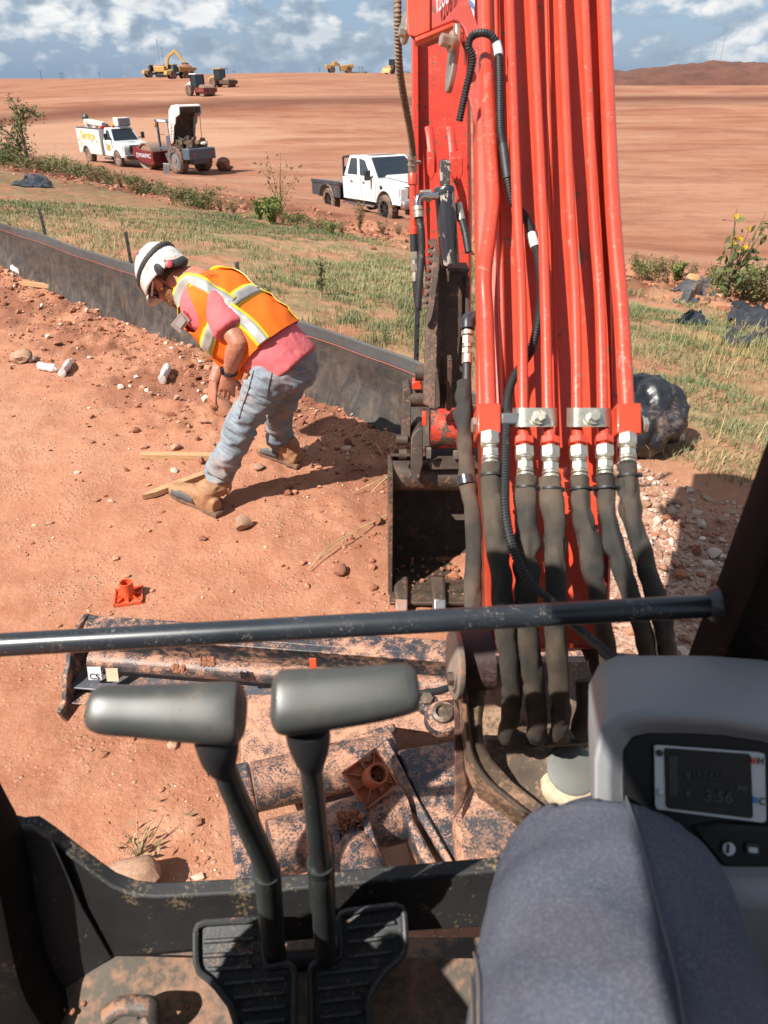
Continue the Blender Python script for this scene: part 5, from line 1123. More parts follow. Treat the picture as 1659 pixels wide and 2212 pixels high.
# --- monitor
FD = .745
hull = [(1271, 1470), (1280, 1442), (1300, 1424), (1332, 1413)]
def mon(x, y, d): return P(x, y, d)
outer_f = [(1300, 1572), (1330, 1550), (1380, 1540), (1480, 1540), (1560, 1546), (1640, 1558), (1760, 1585), (1860, 1620), (1860, 1900), (1800, 1930), (1500, 1960), (1300, 1960), (1284, 1940), (1284, 1640)]
outer_b = [(1271, 1475), (1292, 1432), (1332, 1414), (1464, 1413), (1528, 1414), (1644, 1422), (1780, 1450), (1860, 1500), (1880, 1900), (1800, 1940), (1500, 1980), (1300, 1980), (1281, 1940), (1270, 1560)]
fa = [mon(x, y, FD) for x, y in outer_f]; fbk = [mon(x, y, FD + .105) for x, y in outer_b]
mid = [a * .45 + b_ * .55 + Vector((0, -.012, .014)) * (1 if i in (1, 2, 3, 4, 5, 6) else 0) for i, (a, b_) in enumerate(zip(fa, fbk))]
n_ = len(fa); m = XMB(); vs = fa + mid + fbk
fs = []
for k in range(2):
    for i in range(n_): fs.append((k * n_ + i, k * n_ + (i + 1) % n_, (k + 1) * n_ + (i + 1) % n_, (k + 1) * n_ + i))
# recess in the front face
inner = [(1320, 1600), (1345, 1568), (1390, 1562), (1480, 1562), (1560, 1568), (1640, 1582), (1740, 1606), (1800, 1640), (1800, 1850), (1740, 1880), (1500, 1905), (1340, 1905), (1324, 1880), (1318, 1680)]
inn2 = [(1347, 1622), (1368, 1592), (1400, 1584), (1480, 1584), (1560, 1588), (1640, 1600), (1730, 1622), (1780, 1650), (1780, 1840), (1730, 1870), (1500, 1895), (1364, 1895), (1350, 1870), (1345, 1690)]
vs += [mon(x, y, FD + .001) for x, y in inner] + [mon(x, y, FD + .022) for x, y in inn2]
for i in range(n_):
    j = (i + 1) % n_
    fs += [(i, 3 * n_ + i, 3 * n_ + j, j), (3 * n_ + i, 4 * n_ + i, 4 * n_ + j, 3 * n_ + j)]
fs += [list(range(4 * n_, 5 * n_))[::-1], list(range(2 * n_, 3 * n_))]
m.add(vs, fs); mo = m.build('monitor', plastic_g, EX, smooth=50, bev=.006, seg=3)
XMB().prism([mon(x, y, FD + .019) for x, y in inn2], Vector((0, .004, -.002))).build('bezel', bezel_m, mo, bev=.001)
D3 = FD + .015
sc = XMB().prism(pl([(1414, 1612), (1420, 1610), (1640, 1626), (1652, 1630), (1655, 1772), (1648, 1777), (1480, 1756), (1420, 1748), (1416, 1740)], D3), Vector((0, .002, -.001))).build('screen_surround', white_p, mo)
XMB().prism(pl([(1435, 1619), (1440, 1617), (1618, 1630), (1622, 1634), (1627, 1764), (1622, 1768), (1444, 1746), (1439, 1740)], D3 - .0012), Vector((0, .001, 0))).build('screen', screen_m, mo)
rt = (P(1600, 1648, D3) - P(1450, 1636, D3)).normalized(); upv = (P(1500, 1600, D3) - P(1503, 1700, D3)).normalized()
def mtxt(s, x, y, px, mat, nm='lettering', bold=0): text_mesh(nm, s, px * 1.38 * D3 / F_PX, frame_from(P(x, y, D3 - .0022), rt, upv), mat, mo, ext=.0002, bold=bold)
mtxt('1534.6h', 1530, 1676, 17, lcd_dark); mtxt('3:56', 1552, 1722, 26, lcd_dark, bold=.0006); mtxt('H', 1643, 1645, 15, print_black, bold=.0003); mtxt('C', 1646, 1732, 15, print_black, bold=.0003)
m = XMB()
for a in (((1478, 1684), (1572, 1692), (1572, 1694), (1478, 1686)), ((1482, 1740), (1575, 1748), (1575, 1750), (1482, 1742)), ((1444, 1632), (1464, 1634), (1464, 1720), (1446, 1718)), ((1592, 1696), (1615, 1698), (1615, 1708), (1592, 1706)), ((1482, 1668), (1492, 1669), (1492, 1683), (1482, 1682)), ((1482, 1706), (1492, 1707), (1492, 1722), (1482, 1721))): m.prism(pl(a, D3 - .0020), Vector((0, .0006, 0)))
m.build('lcd_marks', lcd_dark, mo)
XMB().prism(pl([(1623, 1638), (1633, 1639), (1633, 1650), (1623, 1649)], D3 - .0022), Vector((0, .0006, 0))).build('hot_mark', print_red, mo)
XMB().prism(pl([(1626, 1723), (1636, 1724), (1636, 1735), (1626, 1734)], D3 - .0022), Vector((0, .0006, 0))).build('cold_mark', print_blue, mo)
fz = rt.cross(upv).normalized()
XMB().lathe(P(1424, 1626, D3 - .001), fz, [(.0034, 0), (.0034, .002), (.002, .003)], 18).build('light_sensor', lcd_dark, mo)
XMB().lathe(P(1426, 1711, D3 - .001), fz, [(.0034, 0), (.0034, .002), (.002, .003)], 18).build('button_dot', white_p, mo)
XMB().prism(pl([(1500, 1796), (1560, 1786), (1800, 1800), (1800, 1870), (1660, 1880), (1590, 1886), (1560, 1870)], FD + .012), Vector((0, .01, 0))).build('button_panel', bezel_m, mo, bev=.003)
XMB().lathe(P(1573, 1833, FD + .010), fz, [(.0068, 0), (.0068, .002), (.006, .003)], 24).build('info_button', white_p, mo)
text_mesh('lettering', 'i', .013, frame_from(P(1573, 1833, FD + .006), rt, upv), print_black, mo, bold=.0006)
XMB().prism(pl([(1612, 1828), (1616, 1825), (1638, 1827), (1642, 1830), (1642, 1846), (1638, 1849), (1616, 1847), (1612, 1843)], FD + .008), Vector((0, .003, 0))).build('display_button', rubber, mo, bev=.0005)
XMB().prism(pl([(1618, 1831), (1637, 1833), (1637, 1843), (1618, 1841)], FD + .0075), Vector((0, .003, 0))).build('button_symbol', white_p, mo)
XMB().box(P(1600, 2050, .80), (.16, .10, .24), Matrix.Rotation(-.3, 3, 'X')).build('monitor_post', plastic_g, mo, bev=.02)
# --- cab roof and side rails above the operator
XMB().prism([(-.465, -1.0, 2.47), (.56, -1.0, 2.47), (.56, .24, 2.47), (.47, .335, 2.47), (-.40, .335, 2.47), (-.465, .26, 2.47)], (0, 0, .08)).build('cab_roof', cab_black, EX, bev=.03, seg=3)
for s_ in (-1, 1):
    low = [(-.455, .14, 2.46), (-.48, .27, 2.43), (-.53, .37, 2.34), (-.57, .47, 2.14), (-.595, .58, 1.90), (-.605, .66, 1.70)] if s_ < 0 else [(.455, .14, 2.46), (.458, .28, 2.43), (.47, .40, 2.34), (.49, .54, 2.12), (.505, .66, 1.88), (.512, .705, 1.74)]
    XMB().sweep([(s_ * .455, -1.0, 2.46), (s_ * .455, -.2, 2.46)] + low, [(.033, .04)] * 5 + [(.036, .040), (.042, .042), (.046, .044)], 14, res=6, sq=4, up=(1, 0, 0)).build('roof_rail', cab_brown, EX)
    XMB().sweep([(s_ * .57, -.98, z_f), (s_ * .46, -.95, 2.46)], (.05, .05), 14, sq=4, up=(1, 0, 0)).build('rear_post', cab_black, EX)
XMB().box((0, -1.0, 1.6), (1.06, .04, 1.66)).build('rear_blackout_panel', cab_black, EX)  # out of view; carried up to the roof to cut fill light
XMB().prism([(-.60, -.95, z_f), (-.60, -.35, z_f), (-.60, -.35, 1.15), (-.60, -.95, 1.45)], (.03, 0, 0)).build('cab_side_panel', cab_black, EX)
m = XMB(); m.box((0.02, -.36, 1.10), (.46, .42, .12)); m.box((0.02, -.62, 1.42), (.44, .12, .62)); m.build('seat', rubber, EX, bev=.03); XMB().box((0.02, -.38, .90), (.36, .34, .28)).build('seat_base', cab_black, EX)

m = XMB(); m.box((-.50, -.06, 1.22), (.14, .62, .46)); cc = m.build('shadow_console', cab_black, EX, bev=.03); XMB().sweep([(-.50, .10, 1.44), (-.50, .14, 1.56), (-.49, .155, 1.66)], [.018, .02, .026], 14, res=3).build('shadow_joystick', rubber, cc)  # unseen box and stick, added to throw shade on pedals and sill
# ---------------------------------------------------------------- the worker bending down
WF = Vector((-.89, .456, 0)).normalized(); WL = Vector((-.456, -.89, 0)).normalized(); WZ = Vector((0, 0, 1))
WK = thing('person', 'bending worker in white hard hat, orange vest, pink shirt and jeans', 'person', (-.85, 3.5, 0))
WKI = Matrix.Translation(-Vector(WK.location))
def wk(o):
    o.matrix_parent_inverse = WKI; return o
def lp(px, py, fwd, l=0.0, f=0.0, z=0.0): return W(px, py, fwd) + WL * l + WF * f + WZ * z
hipc = W(622, 792, 3.46)
neckb = W(430, 618, 3.62)
# torso as a parametric surface: t from the waist (0) to the collar (1), a around (0 = back, 90 = left side, 180 = belly)
tor_c = [np.array(p) for p in (W(626, 794, 3.44), W(598, 762, 3.46), W(556, 722, 3.50), (W(502, 682, 3.545)), W(462, 650, 3.585), W(438, 630, 3.62), W(424, 616, 3.64))]
tor_w = [.172, .180, .182, .196, .205, .150, .085]      # half widths
tor_d = [.128, .140, .146, .140, .128, .100, .075]      # half depths
def tor_frame(t):
    x = t * (len(tor_c) - 1); i = min(int(x), len(tor_c) - 2); q = x - i
    def cr(L):
        p0 = L[max(i - 1, 0)]; p1 = L[i]; p2 = L[i + 1]; p3 = L[min(i + 2, len(L) - 1)]
        return 0.5 * ((2 * p1) + (-p0 + p2) * q + (2 * p0 - 5 * p1 + 4 * p2 - p3) * q * q + (-p0 + 3 * p1 - 3 * p2 + p3) * q ** 3)
    c = Vector(cr(tor_c)); w = float(cr([np.array(v) for v in tor_w])); d = float(cr([np.array(v) for v in tor_d]))
    j = 0.02
    def cc(tt):
        x2 = min(max(tt, 0), 1) * (len(tor_c) - 1); k = min(int(x2), len(tor_c) - 2); return Vector(tor_c[k] * (1 - (x2 - k)) + tor_c[k + 1] * (x2 - k))
    T = (cc(t + .09) - cc(t - .09)).normalized()
    L = (WL - T * WL.dot(T)).normalized(); B = L.cross(T).normalized()
    if B.z < 0: B = -B
    return c, T, L, B, w, d
def fold3(p):
    return .0080 * (1 - 2 * abs(float(vn(p.x * 9 + p.z * 7, p.y * 9, p.z * 5 - p.x * 9, 201)))) + .0038 * float(vn(p.x * 24, p.y * 24, p.z * 24, 202))
def torso(t, a, off=0.0, wr=1.0):
    c, T, L, B, w, d = tor_frame(t)
    ca, sa = math.cos(a), math.sin(a)
    e = 2 / 2.5
    x = math.copysign(abs(sa) ** e, sa) * (w + off); y = math.copysign(abs(ca) ** e, ca) * (d + off)
    if ca < 0: y -= .035 * (1 - abs(t - .35) * 1.2) * abs(ca)      # belly hangs a little
    p = c + L * x + B * y
    return p + (L * sa + B * ca).normalized() * (wr * fold3(p) if wr else 0)
def torso_grid(t0, t1, a0, a1, nt_, na_, off, thick=0.004, t0f=None, t1f=None, wr=1.0):
    """a shell of the torso surface with thickness"""
    m = XMB(); vs = []; closed = abs((a1 - a0) - 2 * math.pi) < 1e-6
    for layer in (0, 1):
        for i in range(nt_ + 1):
            for k in range(na_ + 1):
                a = a0 + (a1 - a0) * k / na_
                ta_ = t0f(a) if t0f else t0; tb_ = t1f(a) if t1f else t1
                vs.append(torso(ta_ + (tb_ - ta_) * i / nt_, a, off - thick * layer, wr))
    n1 = na_ + 1; N = (nt_ + 1) * n1; fs = []
    for i in range(nt_):
        for k in range(na_):
            q = (i * n1 + k, i * n1 + k + 1, (i + 1) * n1 + k + 1, (i + 1) * n1 + k)
            fs.append(q[::-1]); fs.append(tuple(N + j for j in q))
    for k in range(na_):
        fs.append((k, k + 1, N + k + 1, N + k)[::1]); o = nt_ * n1; fs.append((o + k, N + o + k, N + o + k + 1, o + k + 1))
    for i in range(nt_):
        fs.append((i * n1, N + i * n1, N + (i + 1) * n1, (i + 1) * n1)); o = na_; fs.append((i * n1 + o, (i + 1) * n1 + o, N + (i + 1) * n1 + o, N + i * n1 + o))
    return m.add(vs, fs)
# limbs
shL = W(460, 652, 3.45); elL = W(516, 742, 3.30); wrL = W(494, 808, 3.40)
shR = W(450, 658, 3.73); elR = W(492, 760, 3.68); wrR = W(462, 826, 3.58)
# head frame
hg = (WF * .58 - WZ * .81).normalized(); hu = (WF * .81 + WZ * .58).normalized(); hg = (hg * math.cos(.12) - WL * math.sin(.12)).normalized(); hl = hu.cross(hg).normalized()
HS = 1.06; hc = W(341, 611, 3.58) - (hg * -.010 + hl * .076 + hu * -.012) * HS
def H(g, l, u): return hc + (hg * g + hl * l + hu * u) * HS
# ---- body: head, neck, arms and hands in one continuous skin
b = MB()
RH = Matrix((hg, hl, hu)).transposed()
b.ball(H(.0, 0, .02), (.096, .075, .105), 24, RH)                     # skull
b.ball(H(.030, 0, -.050), (.064, .058, .075), 20, RH)                 # jaw and face
b.ball(H(.062, 0, -.098), (.030, .034, .028), 14, RH)                 # chin
b.ball(H(.086, 0, .018), (.016, .050, .016), 14, RH)                  # brow
b.sweep([H(.088, 0, .006), H(.108, 0, -.022), H(.112, 0, -.036), H(.094, 0, -.044)], [(.009, .009), (.011, .013), (.013, .016), (.009, .014)], 12, res=3)   # nose
b.ball(H(.090, 0, -.064), (.011, .024, .007), 10, RH); b.ball(H(.087, 0, -.077), (.011, .021, .007), 10, RH)   # lips
for s_ in (1, -1):
    b.ball(H(.074, .032 * s_, -.026), (.022, .022, .024), 12, RH)
    b.ball(H(-.010, .076 * s_, -.012), (.026, .010, .034), 14, RH)       # ear
    b.ball(H(-.018, .082 * s_, .004), (.017, .009, .020), 12, RH); b.ball(H(-.004, .078 * s_, -.038), (.012, .008, .014), 10, RH)
b.sweep([H(-.02, 0, -.02), H(-.055, 0, -.075), neckb + WZ * .03, neckb - WF * .04], [(.060, .058), (.060, .060), (.068, .070), (.08, .09)], 18, res=4)
b.sweep([tor_c[5], tor_c[4], tor_c[3], tor_c[2]], [(.06, .08), (.10, .12), (.10, .12), (.09, .10)], 16)
def arm(sh, el, wr, sgn):
    u_ = sh.lerp(el, .5) + WF * -.004
    b.sweep([sh + (sh - el) * .12, sh, u_, el - (el - sh) * .08, el + (wr - el) * .06, el.lerp(wr, .32), el.lerp(wr, .7), wr], [.050, .062, .056, .047, .049, .051, .038, (.029, .033)], 18, res=4)
def hand(wr, fd, pd, thumb_side, spread):
    """palm from the wrist along fd, back of the hand facing pd"""
    fd = fd.normalized(); sd = fd.cross(pd).normalized() * thumb_side; pd = (pd - fd * pd.dot(fd)).normalized()
    b.sweep([wr - fd * .02, wr + fd * .03, wr + fd * .075, wr + fd * .096], [(.021, .028), (.018, .038), (.016, .042), (.012, .038)], 16, res=3, up=pd)
    for k, (ln, off) in enumerate(((.070, .030), (.079, .010), (.073, -.010), (.057, -.029))):
        base_ = wr + fd * (.088 - .006 * abs(k - 1)) + sd * off
        cv = spread[k]
        d1 = (fd + sd * (.10 - .07 * k) - pd * .10 * cv).normalized(); p1 = base_ + d1 * ln * .45
        d2 = (fd - pd * .55 * cv + sd * (.06 - .05 * k)).normalized(); p2 = p1 + d2 * ln * .32
        d3 = (fd - pd * 1.1 * cv).normalized(); p3 = p2 + d3 * ln * .25
        b.sweep([base_ - fd * .02, base_, p1, p2, p3, p3 + d3 * .004], [.0095, .0100, .0092, .0085, .0074, .003], 10, res=2)
    tb = wr + fd * .030 + sd * .030
    t1 = tb + (fd * .7 + sd * .62 - pd * .25).normalized() * .040; t2 = t1 + (fd * .95 + sd * .10 - pd * .45).normalized() * .030; t3 = t2 + (fd - pd * .5).normalized() * .022
    b.sweep([tb - sd * .018 - fd * .012, tb, t1, t2, t3], [.012, .0140, .0112, .0100, .0065], 10, res=2)
arm(shL, elL, wrL, 1); arm(shR, elR, wrR, -1)
hand(wrL, (W(487, 876, 3.44) - wrL), (Vector((.10, -1, .25))), -1, (1.0, .5, .35, .9))
hand(wrR, (W(456, 884, 3.55) - wrR), (Vector((-.75, -.65, .2))), 1, (1.4, 1.3, 1.2, .9))
def skin_disp(co):
    return .0012 * fbm(co[:, 0] * 40, co[:, 1] * 40, co[:, 2] * 40, oct=2, seed=210)
body = wk(fuse('body', b, .0042, skin_m, WK, 3, skin_disp))
# beard, eyebrows, hair under the helmet
m = MB(); m.ball(H(.036, 0, -.082), (.064, .064, .056), 22, RH); m.ball(H(.066, 0, -.108), (.032, .038, .028), 16, RH)
for s_ in (1, -1): m.ball(H(.016, .052 * s_, -.058), (.040, .018, .052), 14, RH); m.ball(H(-.002, .062 * s_, -.020), (.015, .010, .036), 10, RH)
wk(fuse('beard', m, .005, hair_m, WK, 2, lambda co: .0035 * vn(co[:, 0] * 160, co[:, 1] * 160, co[:, 2] * 160, 214)))
m = XMB(); m.ball(H(.091, .0, -.058), (.012, .030, .006), 10, RH); wk(m.build('moustache', hair_m, WK))
m = XMB(); m.ball(H(-.045, 0, .0), (.062, .070, .075), 18, RH); wk(m.build('hair', M('short_brown_hair', (.07, .035, .02), .9, var=.3, bump=.5, bscale=200), WK))
# safety glasses
gl = XMB(); 
for s_ in (1, -1): gl.sweep([H(.090, .070 * s_, .002), H(.04, .080 * s_, .004), H(-.020, .083 * s_, .010)], (.0022, .006), 8)
gl = wk(gl.build('safety_glasses', white_p, WK)); gl.data.materials[0] = white_p
m = XMB(); m.sweep([H(.076, .068, -.004), H(.094, .05, -.004), H(.106, .022, -.006), H(.104, 0, -.002), H(.106, -.022, -.006), H(.094, -.05, -.004), H(.076, -.068, -.004)], (.017, .002), 10, res=3, up=hu); wk_l = m.build('lens', glass_m, gl); 
# ---- hard hat: shell, peak, strap, band, lamp clip, flag sticker
hc2 = H(-.004, 0, .030); tilt = .10
hg2 = (hg * math.cos(tilt) + hu * math.sin(tilt)).normalized(); hu2 = (hu * math.cos(tilt) - hg * math.sin(tilt)).normalized()
def HH(g, l, u): return hc2 + (hg2 * g + hl * l + hu2 * u) * 1.03
m = XMB(); vs = []; fs = []; nu, nv = 14, 40
prof = [(0.0, 1.0)] + [(math.sin(i / 12 * math.pi / 2) , math.cos(i / 12 * math.pi / 2)) for i in range(1, 13)] + [(1.03, -.10), (1.05, -.22)]
for r_, h_ in prof:
    for k in range(nv):
        a = 2 * math.pi * k / nv; ca, sa = math.cos(a), math.sin(a)
        rg = .148 if ca > 0 else .140
        pk = 0.0
        if h_ < 0: pk = 0.030 * max(0, -ca) * -h_ * 3
        hgt_ = .142 * h_ - (0.02 * max(0, -ca) ** 2 * (1 if h_ < 0 else 0))
        ridge = 1 + .030 * math.exp(-(sa / .22) ** 2) * (1 if h_ > .1 else 0)
        vs.append(HH(ca * rg * max(r_, .01), sa * .116 * max(r_, .01), hgt_ * ridge))
for i in range(len(prof) - 1):
    for k in range(nv): fs.append((i * nv + k, (i + 1) * nv + k, (i + 1) * nv + (k + 1) % nv, i * nv + (k + 1) % nv))
m.add(vs, fs); helm = m.build('hard_hat', helmet_m, WK, smooth=70); wk(helm)
so_ = helm.modifiers.new('sol', 'SOLIDIFY'); so_.thickness = .004
# peak
m = XMB(); vs = []; fs = []
for i in range(9):
    a = math.radians(-62 + 124 * i / 8); ca, sa = math.cos(a), math.sin(a); out = .050 * max(0.05, math.cos(a * 1.35))
    for k, (q, dz_) in enumerate(((0, -.018), (.5, -.026), (1, -.040))): vs.append(HH(ca * (.148 + out * q), sa * (.116 + out * q * .7), dz_))
for i in range(8):
    for k in range(2): o = i * 3 + k; fs.append((o, o + 1, o + 4, o + 3))
m.add(vs, fs); pk_ = m.build('peak', helmet_m, helm, smooth=70); s_ = pk_.modifiers.new('sol', 'SOLIDIFY'); s_.thickness = .004
# strap running round the shell
m = XMB(); st = []
for i in range(25):
    a = math.radians(8 + 344 * i / 24) ; ca, sa = math.cos(a), math.sin(a); h_ = .30 - .12 * ca; r_ = math.sqrt(max(0, 1 - h_ * h_)) * 1.02
    st.append(HH(ca * .147 * r_, sa * .117 * r_, .142 * h_))
m.sweep(st, (.004, .0125), 8, up=hl); m.build('strap', strap_m, helm, smooth=60)
m = XMB(); m.box(HH(.152, .03, -.012), (.026, .03, .02), RH); m.build('lamp_clip', print_red, helm, bev=.004)
m = XMB(); m.box(HH(.148, .012, .006), (.02, .024, .014), RH); m.build('clip_base', silver_dirty, helm, bev=.003)
m = XMB(); m.sweep([HH(-.125, .07, -.03), HH(-.142, .03, -.055), HH(-.145, -.03, -.055)], (.02, .010), 12, res=4, up=hu); m.ball(HH(-.10, .098, -.030), (.030, .012, .030), 14, RH); hb = m.build('headband', strap_m, helm)
m = XMB(); m.lathe(HH(-.136, .062, -.045), -hg2 + hl * .8, [(.017, 0), (.019, .008), (.012, .012)], 18); m.build('ratchet_knob', M('red_knob', (.42, .05, .06), .5), helm)
def shell_pt(a, h_, o=.003): 
    r_ = math.sqrt(max(0, 1 - h_ * h_)); rg = .148 if math.cos(a) > 0 else .140
    return HH(math.cos(a) * (rg * r_ + o), math.sin(a) * (.116 * r_ + o), .142 * h_ + o)
def patch(a0, a1, h0, h1, name, mat, o=.003):
    m = XMB(); vs = [shell_pt(a0 + (a1 - a0) * i / 4, h0 + (h1 - h0) * j / 3, o) for j in range(4) for i in range(5)]
    fs = [(j * 5 + i, j * 5 + i + 1, (j + 1) * 5 + i + 1, (j + 1) * 5 + i) for j in range(3) for i in range(4)]
    m.add(vs, fs); return m.build(name, mat, helm, smooth=60)
A0 = math.radians(112)
patch(A0 - .16, A0 + .06, .80, .90, 'flag_canton', M('flag_blue', (.04, .08, .28), .5))
for k in range(5): patch(A0 + .06, A0 + .36, .80 + .021 * k, .80 + .021 * k + .0105, 'flag_stripe', M('flag_red', (.62, .16, .14), .5) if k == 0 else bpy.data.materials['flag_red'])
# ---- shirt (sleeves + torso core)
m = MB()
pts = [torso(0, 0)]; 
m.sweep([tor_c[0] + (tor_c[0] - tor_c[1]) * .06, tor_c[0], tor_c[1], tor_c[2], tor_c[3], tor_c[4], tor_c[5]], [(.140, .182), (.142, .186), (.142, .187), (.146, .186), (.142, .196), (.128, .200), (.10, .15)], 28, res=3, up=tor_frame(.1)[3], sq=2.4)
for sh, el, s_ in ((shL, elL, 1), (shR, elR, -1)):
    m.sweep([sh + (sh - el) * .25 - WL * .06 * s_, sh, sh.lerp(el, .40), sh.lerp(el, .66), sh.lerp(el, .72)], [.060, .074, .080, .082, .070], 22, res=4)
def wrinkle(sc, amp, seed, st=(1, 1, 1)):
    def f(co):
        a = vn(co[:, 0] * sc * st[0], co[:, 1] * sc * st[1], co[:, 2] * sc * st[2], seed)
        return amp * ((1 - np.abs(a) * 2) * .6 + .5 * fbm(co[:, 0] * sc * 1.9, co[:, 1] * sc * 1.9, co[:, 2] * sc * 1.9, oct=3, seed=seed + 1))
    return f
wk(fuse('shirt', m, .006, shirt_m, WK, 5, wrinkle(11, .0055, 220, (1.5, 1, .6))))
m = XMB(); m.sweep([neckb + WF * -.02 + WZ * .02, neckb + WZ * .045], [(.076, .080), (.070, .074)], 20); 
# ---- safety vest: back and left / right panels, open armholes, hanging front
def vt0(a): return .30 - .10 * math.cos(a) + .0
def arm_cut(a):
    d_ = min(abs(a - math.radians(96)), abs(a - math.radians(264)))
    return .985 - .43 * max(0.0, 1 - (d_ / math.radians(46)) ** 2) ** .5
vest = torso_grid(0, 1, math.radians(-168), math.radians(168), 26, 150, .016, .005, t0f=lambda a: .215 + .04 * (1 - math.cos(a)) / 2, t1f=lambda a: arm_cut(a % (2 * math.pi)), wr=1.0).build('safety_vest', vest_m, WK, smooth=80); wk(vest)
def ribbon(path, w_, off, name, mat, th=.0025):
    """strip of tape lying in the folds of the vest; path of (t, degrees)"""
    m = XMB(); q = catmull([np.array([t, math.radians(a)]) for t, a in path], 10); n = len(q)
    c_ = [torso(t, a, off, 0) for t, a in q]; nrm = [(torso(t, a, off + .02, 0) - torso(t, a, off, 0)).normalized() for t, a in q]
    vs = []; K = 5
    for i in range(n):
        tg = (c_[min(i + 1, n - 1)] - c_[max(i - 1, 0)]).normalized(); sd_ = tg.cross(nrm[i]).normalized()
        for k in range(K):
            u_ = (k / (K - 1) * 2 - 1) * w_ / 2; p = c_[i] + sd_ * u_ - nrm[i] * u_ * u_ * 1.6
            vs.append(p + nrm[i] * fold3(p - nrm[i] * (off - .016)))
    fs = [(i * K + k, i * K + k + 1, (i + 1) * K + k + 1, (i + 1) * K + k) for i in range(n - 1) for k in range(K - 1)]
    m.add(vs, fs); o = m.build(name, mat, vest, smooth=80); s_ = o.modifiers.new('sol', 'SOLIDIFY'); s_.thickness = th; s_.offset = 0; return o
for sgn in (1, -1):
    pth = [(.86, 128 * sgn), (.93, 100 * sgn), (.93, 70 * sgn), (.86, 50 * sgn), (.74, 42 * sgn), (.62, 40 * sgn), (.50, 40 * sgn)]
    pth = [(.70, 150 * sgn), (.90, 128 * sgn), (.975, 95 * sgn), (.95, 60 * sgn), (.84, 40 * sgn), (.70, 33 * sgn), (.56, 31 * sgn), (.47, 31 * sgn)]
    ribbon(pth, .076, .0195, 'lime_edging', lime_m); ribbon(pth, .050, .0222, 'reflective_stripe', reflect_m)
    pth = [(.47, 44 * sgn), (.36, 46 * sgn), (.28, 48 * sgn), (.225, 50 * sgn)]
    ribbon(pth, .076, .0195, 'lime_edging', lime_m); ribbon(pth, .050, .0222, 'reflective_stripe', reflect_m)
hoop = [(.475 + .0 * a, a) for a in range(-150, 151, 20)]
ribbon(hoop, .080, .0205, 'lime_edging', lime_m); ribbon(hoop, .052, .0232, 'reflective_stripe', reflect_m)
# hanging front panels of the vest
def flap(pts_, name, mat, th=(.006, -.004, .002), parent=None):
    m = XMB(); m.prism(pts_, Vector(th)); o = m.build(name, mat, WK if parent is None else parent, bev=.002); return o
fl_ = [W(404, 648, 3.52), W(414, 640, 3.46), W(428, 690, 3.42), W(462, 736, 3.40), W(500, 760, 3.38), W(520, 800, 3.36), W(518, 822, 3.36), W(494, 836, 3.40), W(470, 792, 3.45), W(440, 752, 3.48), W(424, 718, 3.50)]
m = MB(); q = catmull([np.array(p) for p in (W(408, 640, 3.50), W(424, 712, 3.47), W(452, 764, 3.45), W(488, 806, 3.42), W(516, 820, 3.40))], 8)
q2 = catmull([np.array(p) for p in (W(420, 636, 3.44), W(446, 694, 3.38), W(482, 734, 3.36), W(520, 752, 3.35), W(552, 782, 3.34))], 8)
vs = []
for i, (a, c_) in enumerate(zip(q, q2)):
    for k in range(7):
        p = a + (c_ - a) * k / 6; p = p + np.array(WF) * .010 * math.sin(k * 1.4 + i * .35) + np.array(WL) * .012 * math.sin(k * .9 + i * .5); vs.append(p)
nq = len(q); fs = [(i * 7 + k, i * 7 + k + 1, (i + 1) * 7 + k + 1, (i + 1) * 7 + k) for i in range(nq - 1) for k in range(6)]
m.add(vs, fs); o = wk(m.build('vest_front', vest_m, WK, smooth=80)); s_ = o.modifiers.new('sol', 'SOLIDIFY'); s_.thickness = .004
st_ = [Vector(vs[i * 7 + 1]) + WL * .008 for i in range(4, nq - 14)]
m = XMB(); m.sweep(st_, (.004, .020), 8, up=WL); m.build('lime_edging', lime_m, o).matrix_parent_inverse = Matrix.Identity(4)
m = XMB(); m.sweep([p + WL * .003 for p in st_], (.004, .012), 8, up=WL); m.build('reflective_stripe', reflect_m, o)
tfr = torso(.72, math.radians(12), .022, 1.6); cF = tor_frame(.72)
text_mesh('lettering', 'TRL', .05, frame_from(tfr, cF[2] * -1, cF[1]), M('dark_print', (.42, .12, .02), .8), vest, bold=-.0006)
# ---- badge pouch hanging from the vest
bp = [W(412, 690, 3.40), W(396, 668, 3.40), W(368, 702, 3.40), W(388, 721, 3.40)]
clear = M('clear_badge_pouch', (.55, .45, .42), .15, var=.05, trans=.35)
bd_ = XMB().prism(bp, Vector((.003, -.003, .002))).build('badge_pouch', clear, WK, bev=.002); wk(bd_)
cB = sum(bp, Vector()) / 4; XMB().prism([cB + (p - cB) * .55 + Vector((0, -.006, 0)) for p in bp], Vector((.001, -.002, .001))).build('badge_card', M('badge_card', (.45, .40, .38), .5), bd_)
XMB().sweep([W(396, 671, 3.395), W(411, 689, 3.395)], .004, 8).build('zip_strip', print_red, bd_)
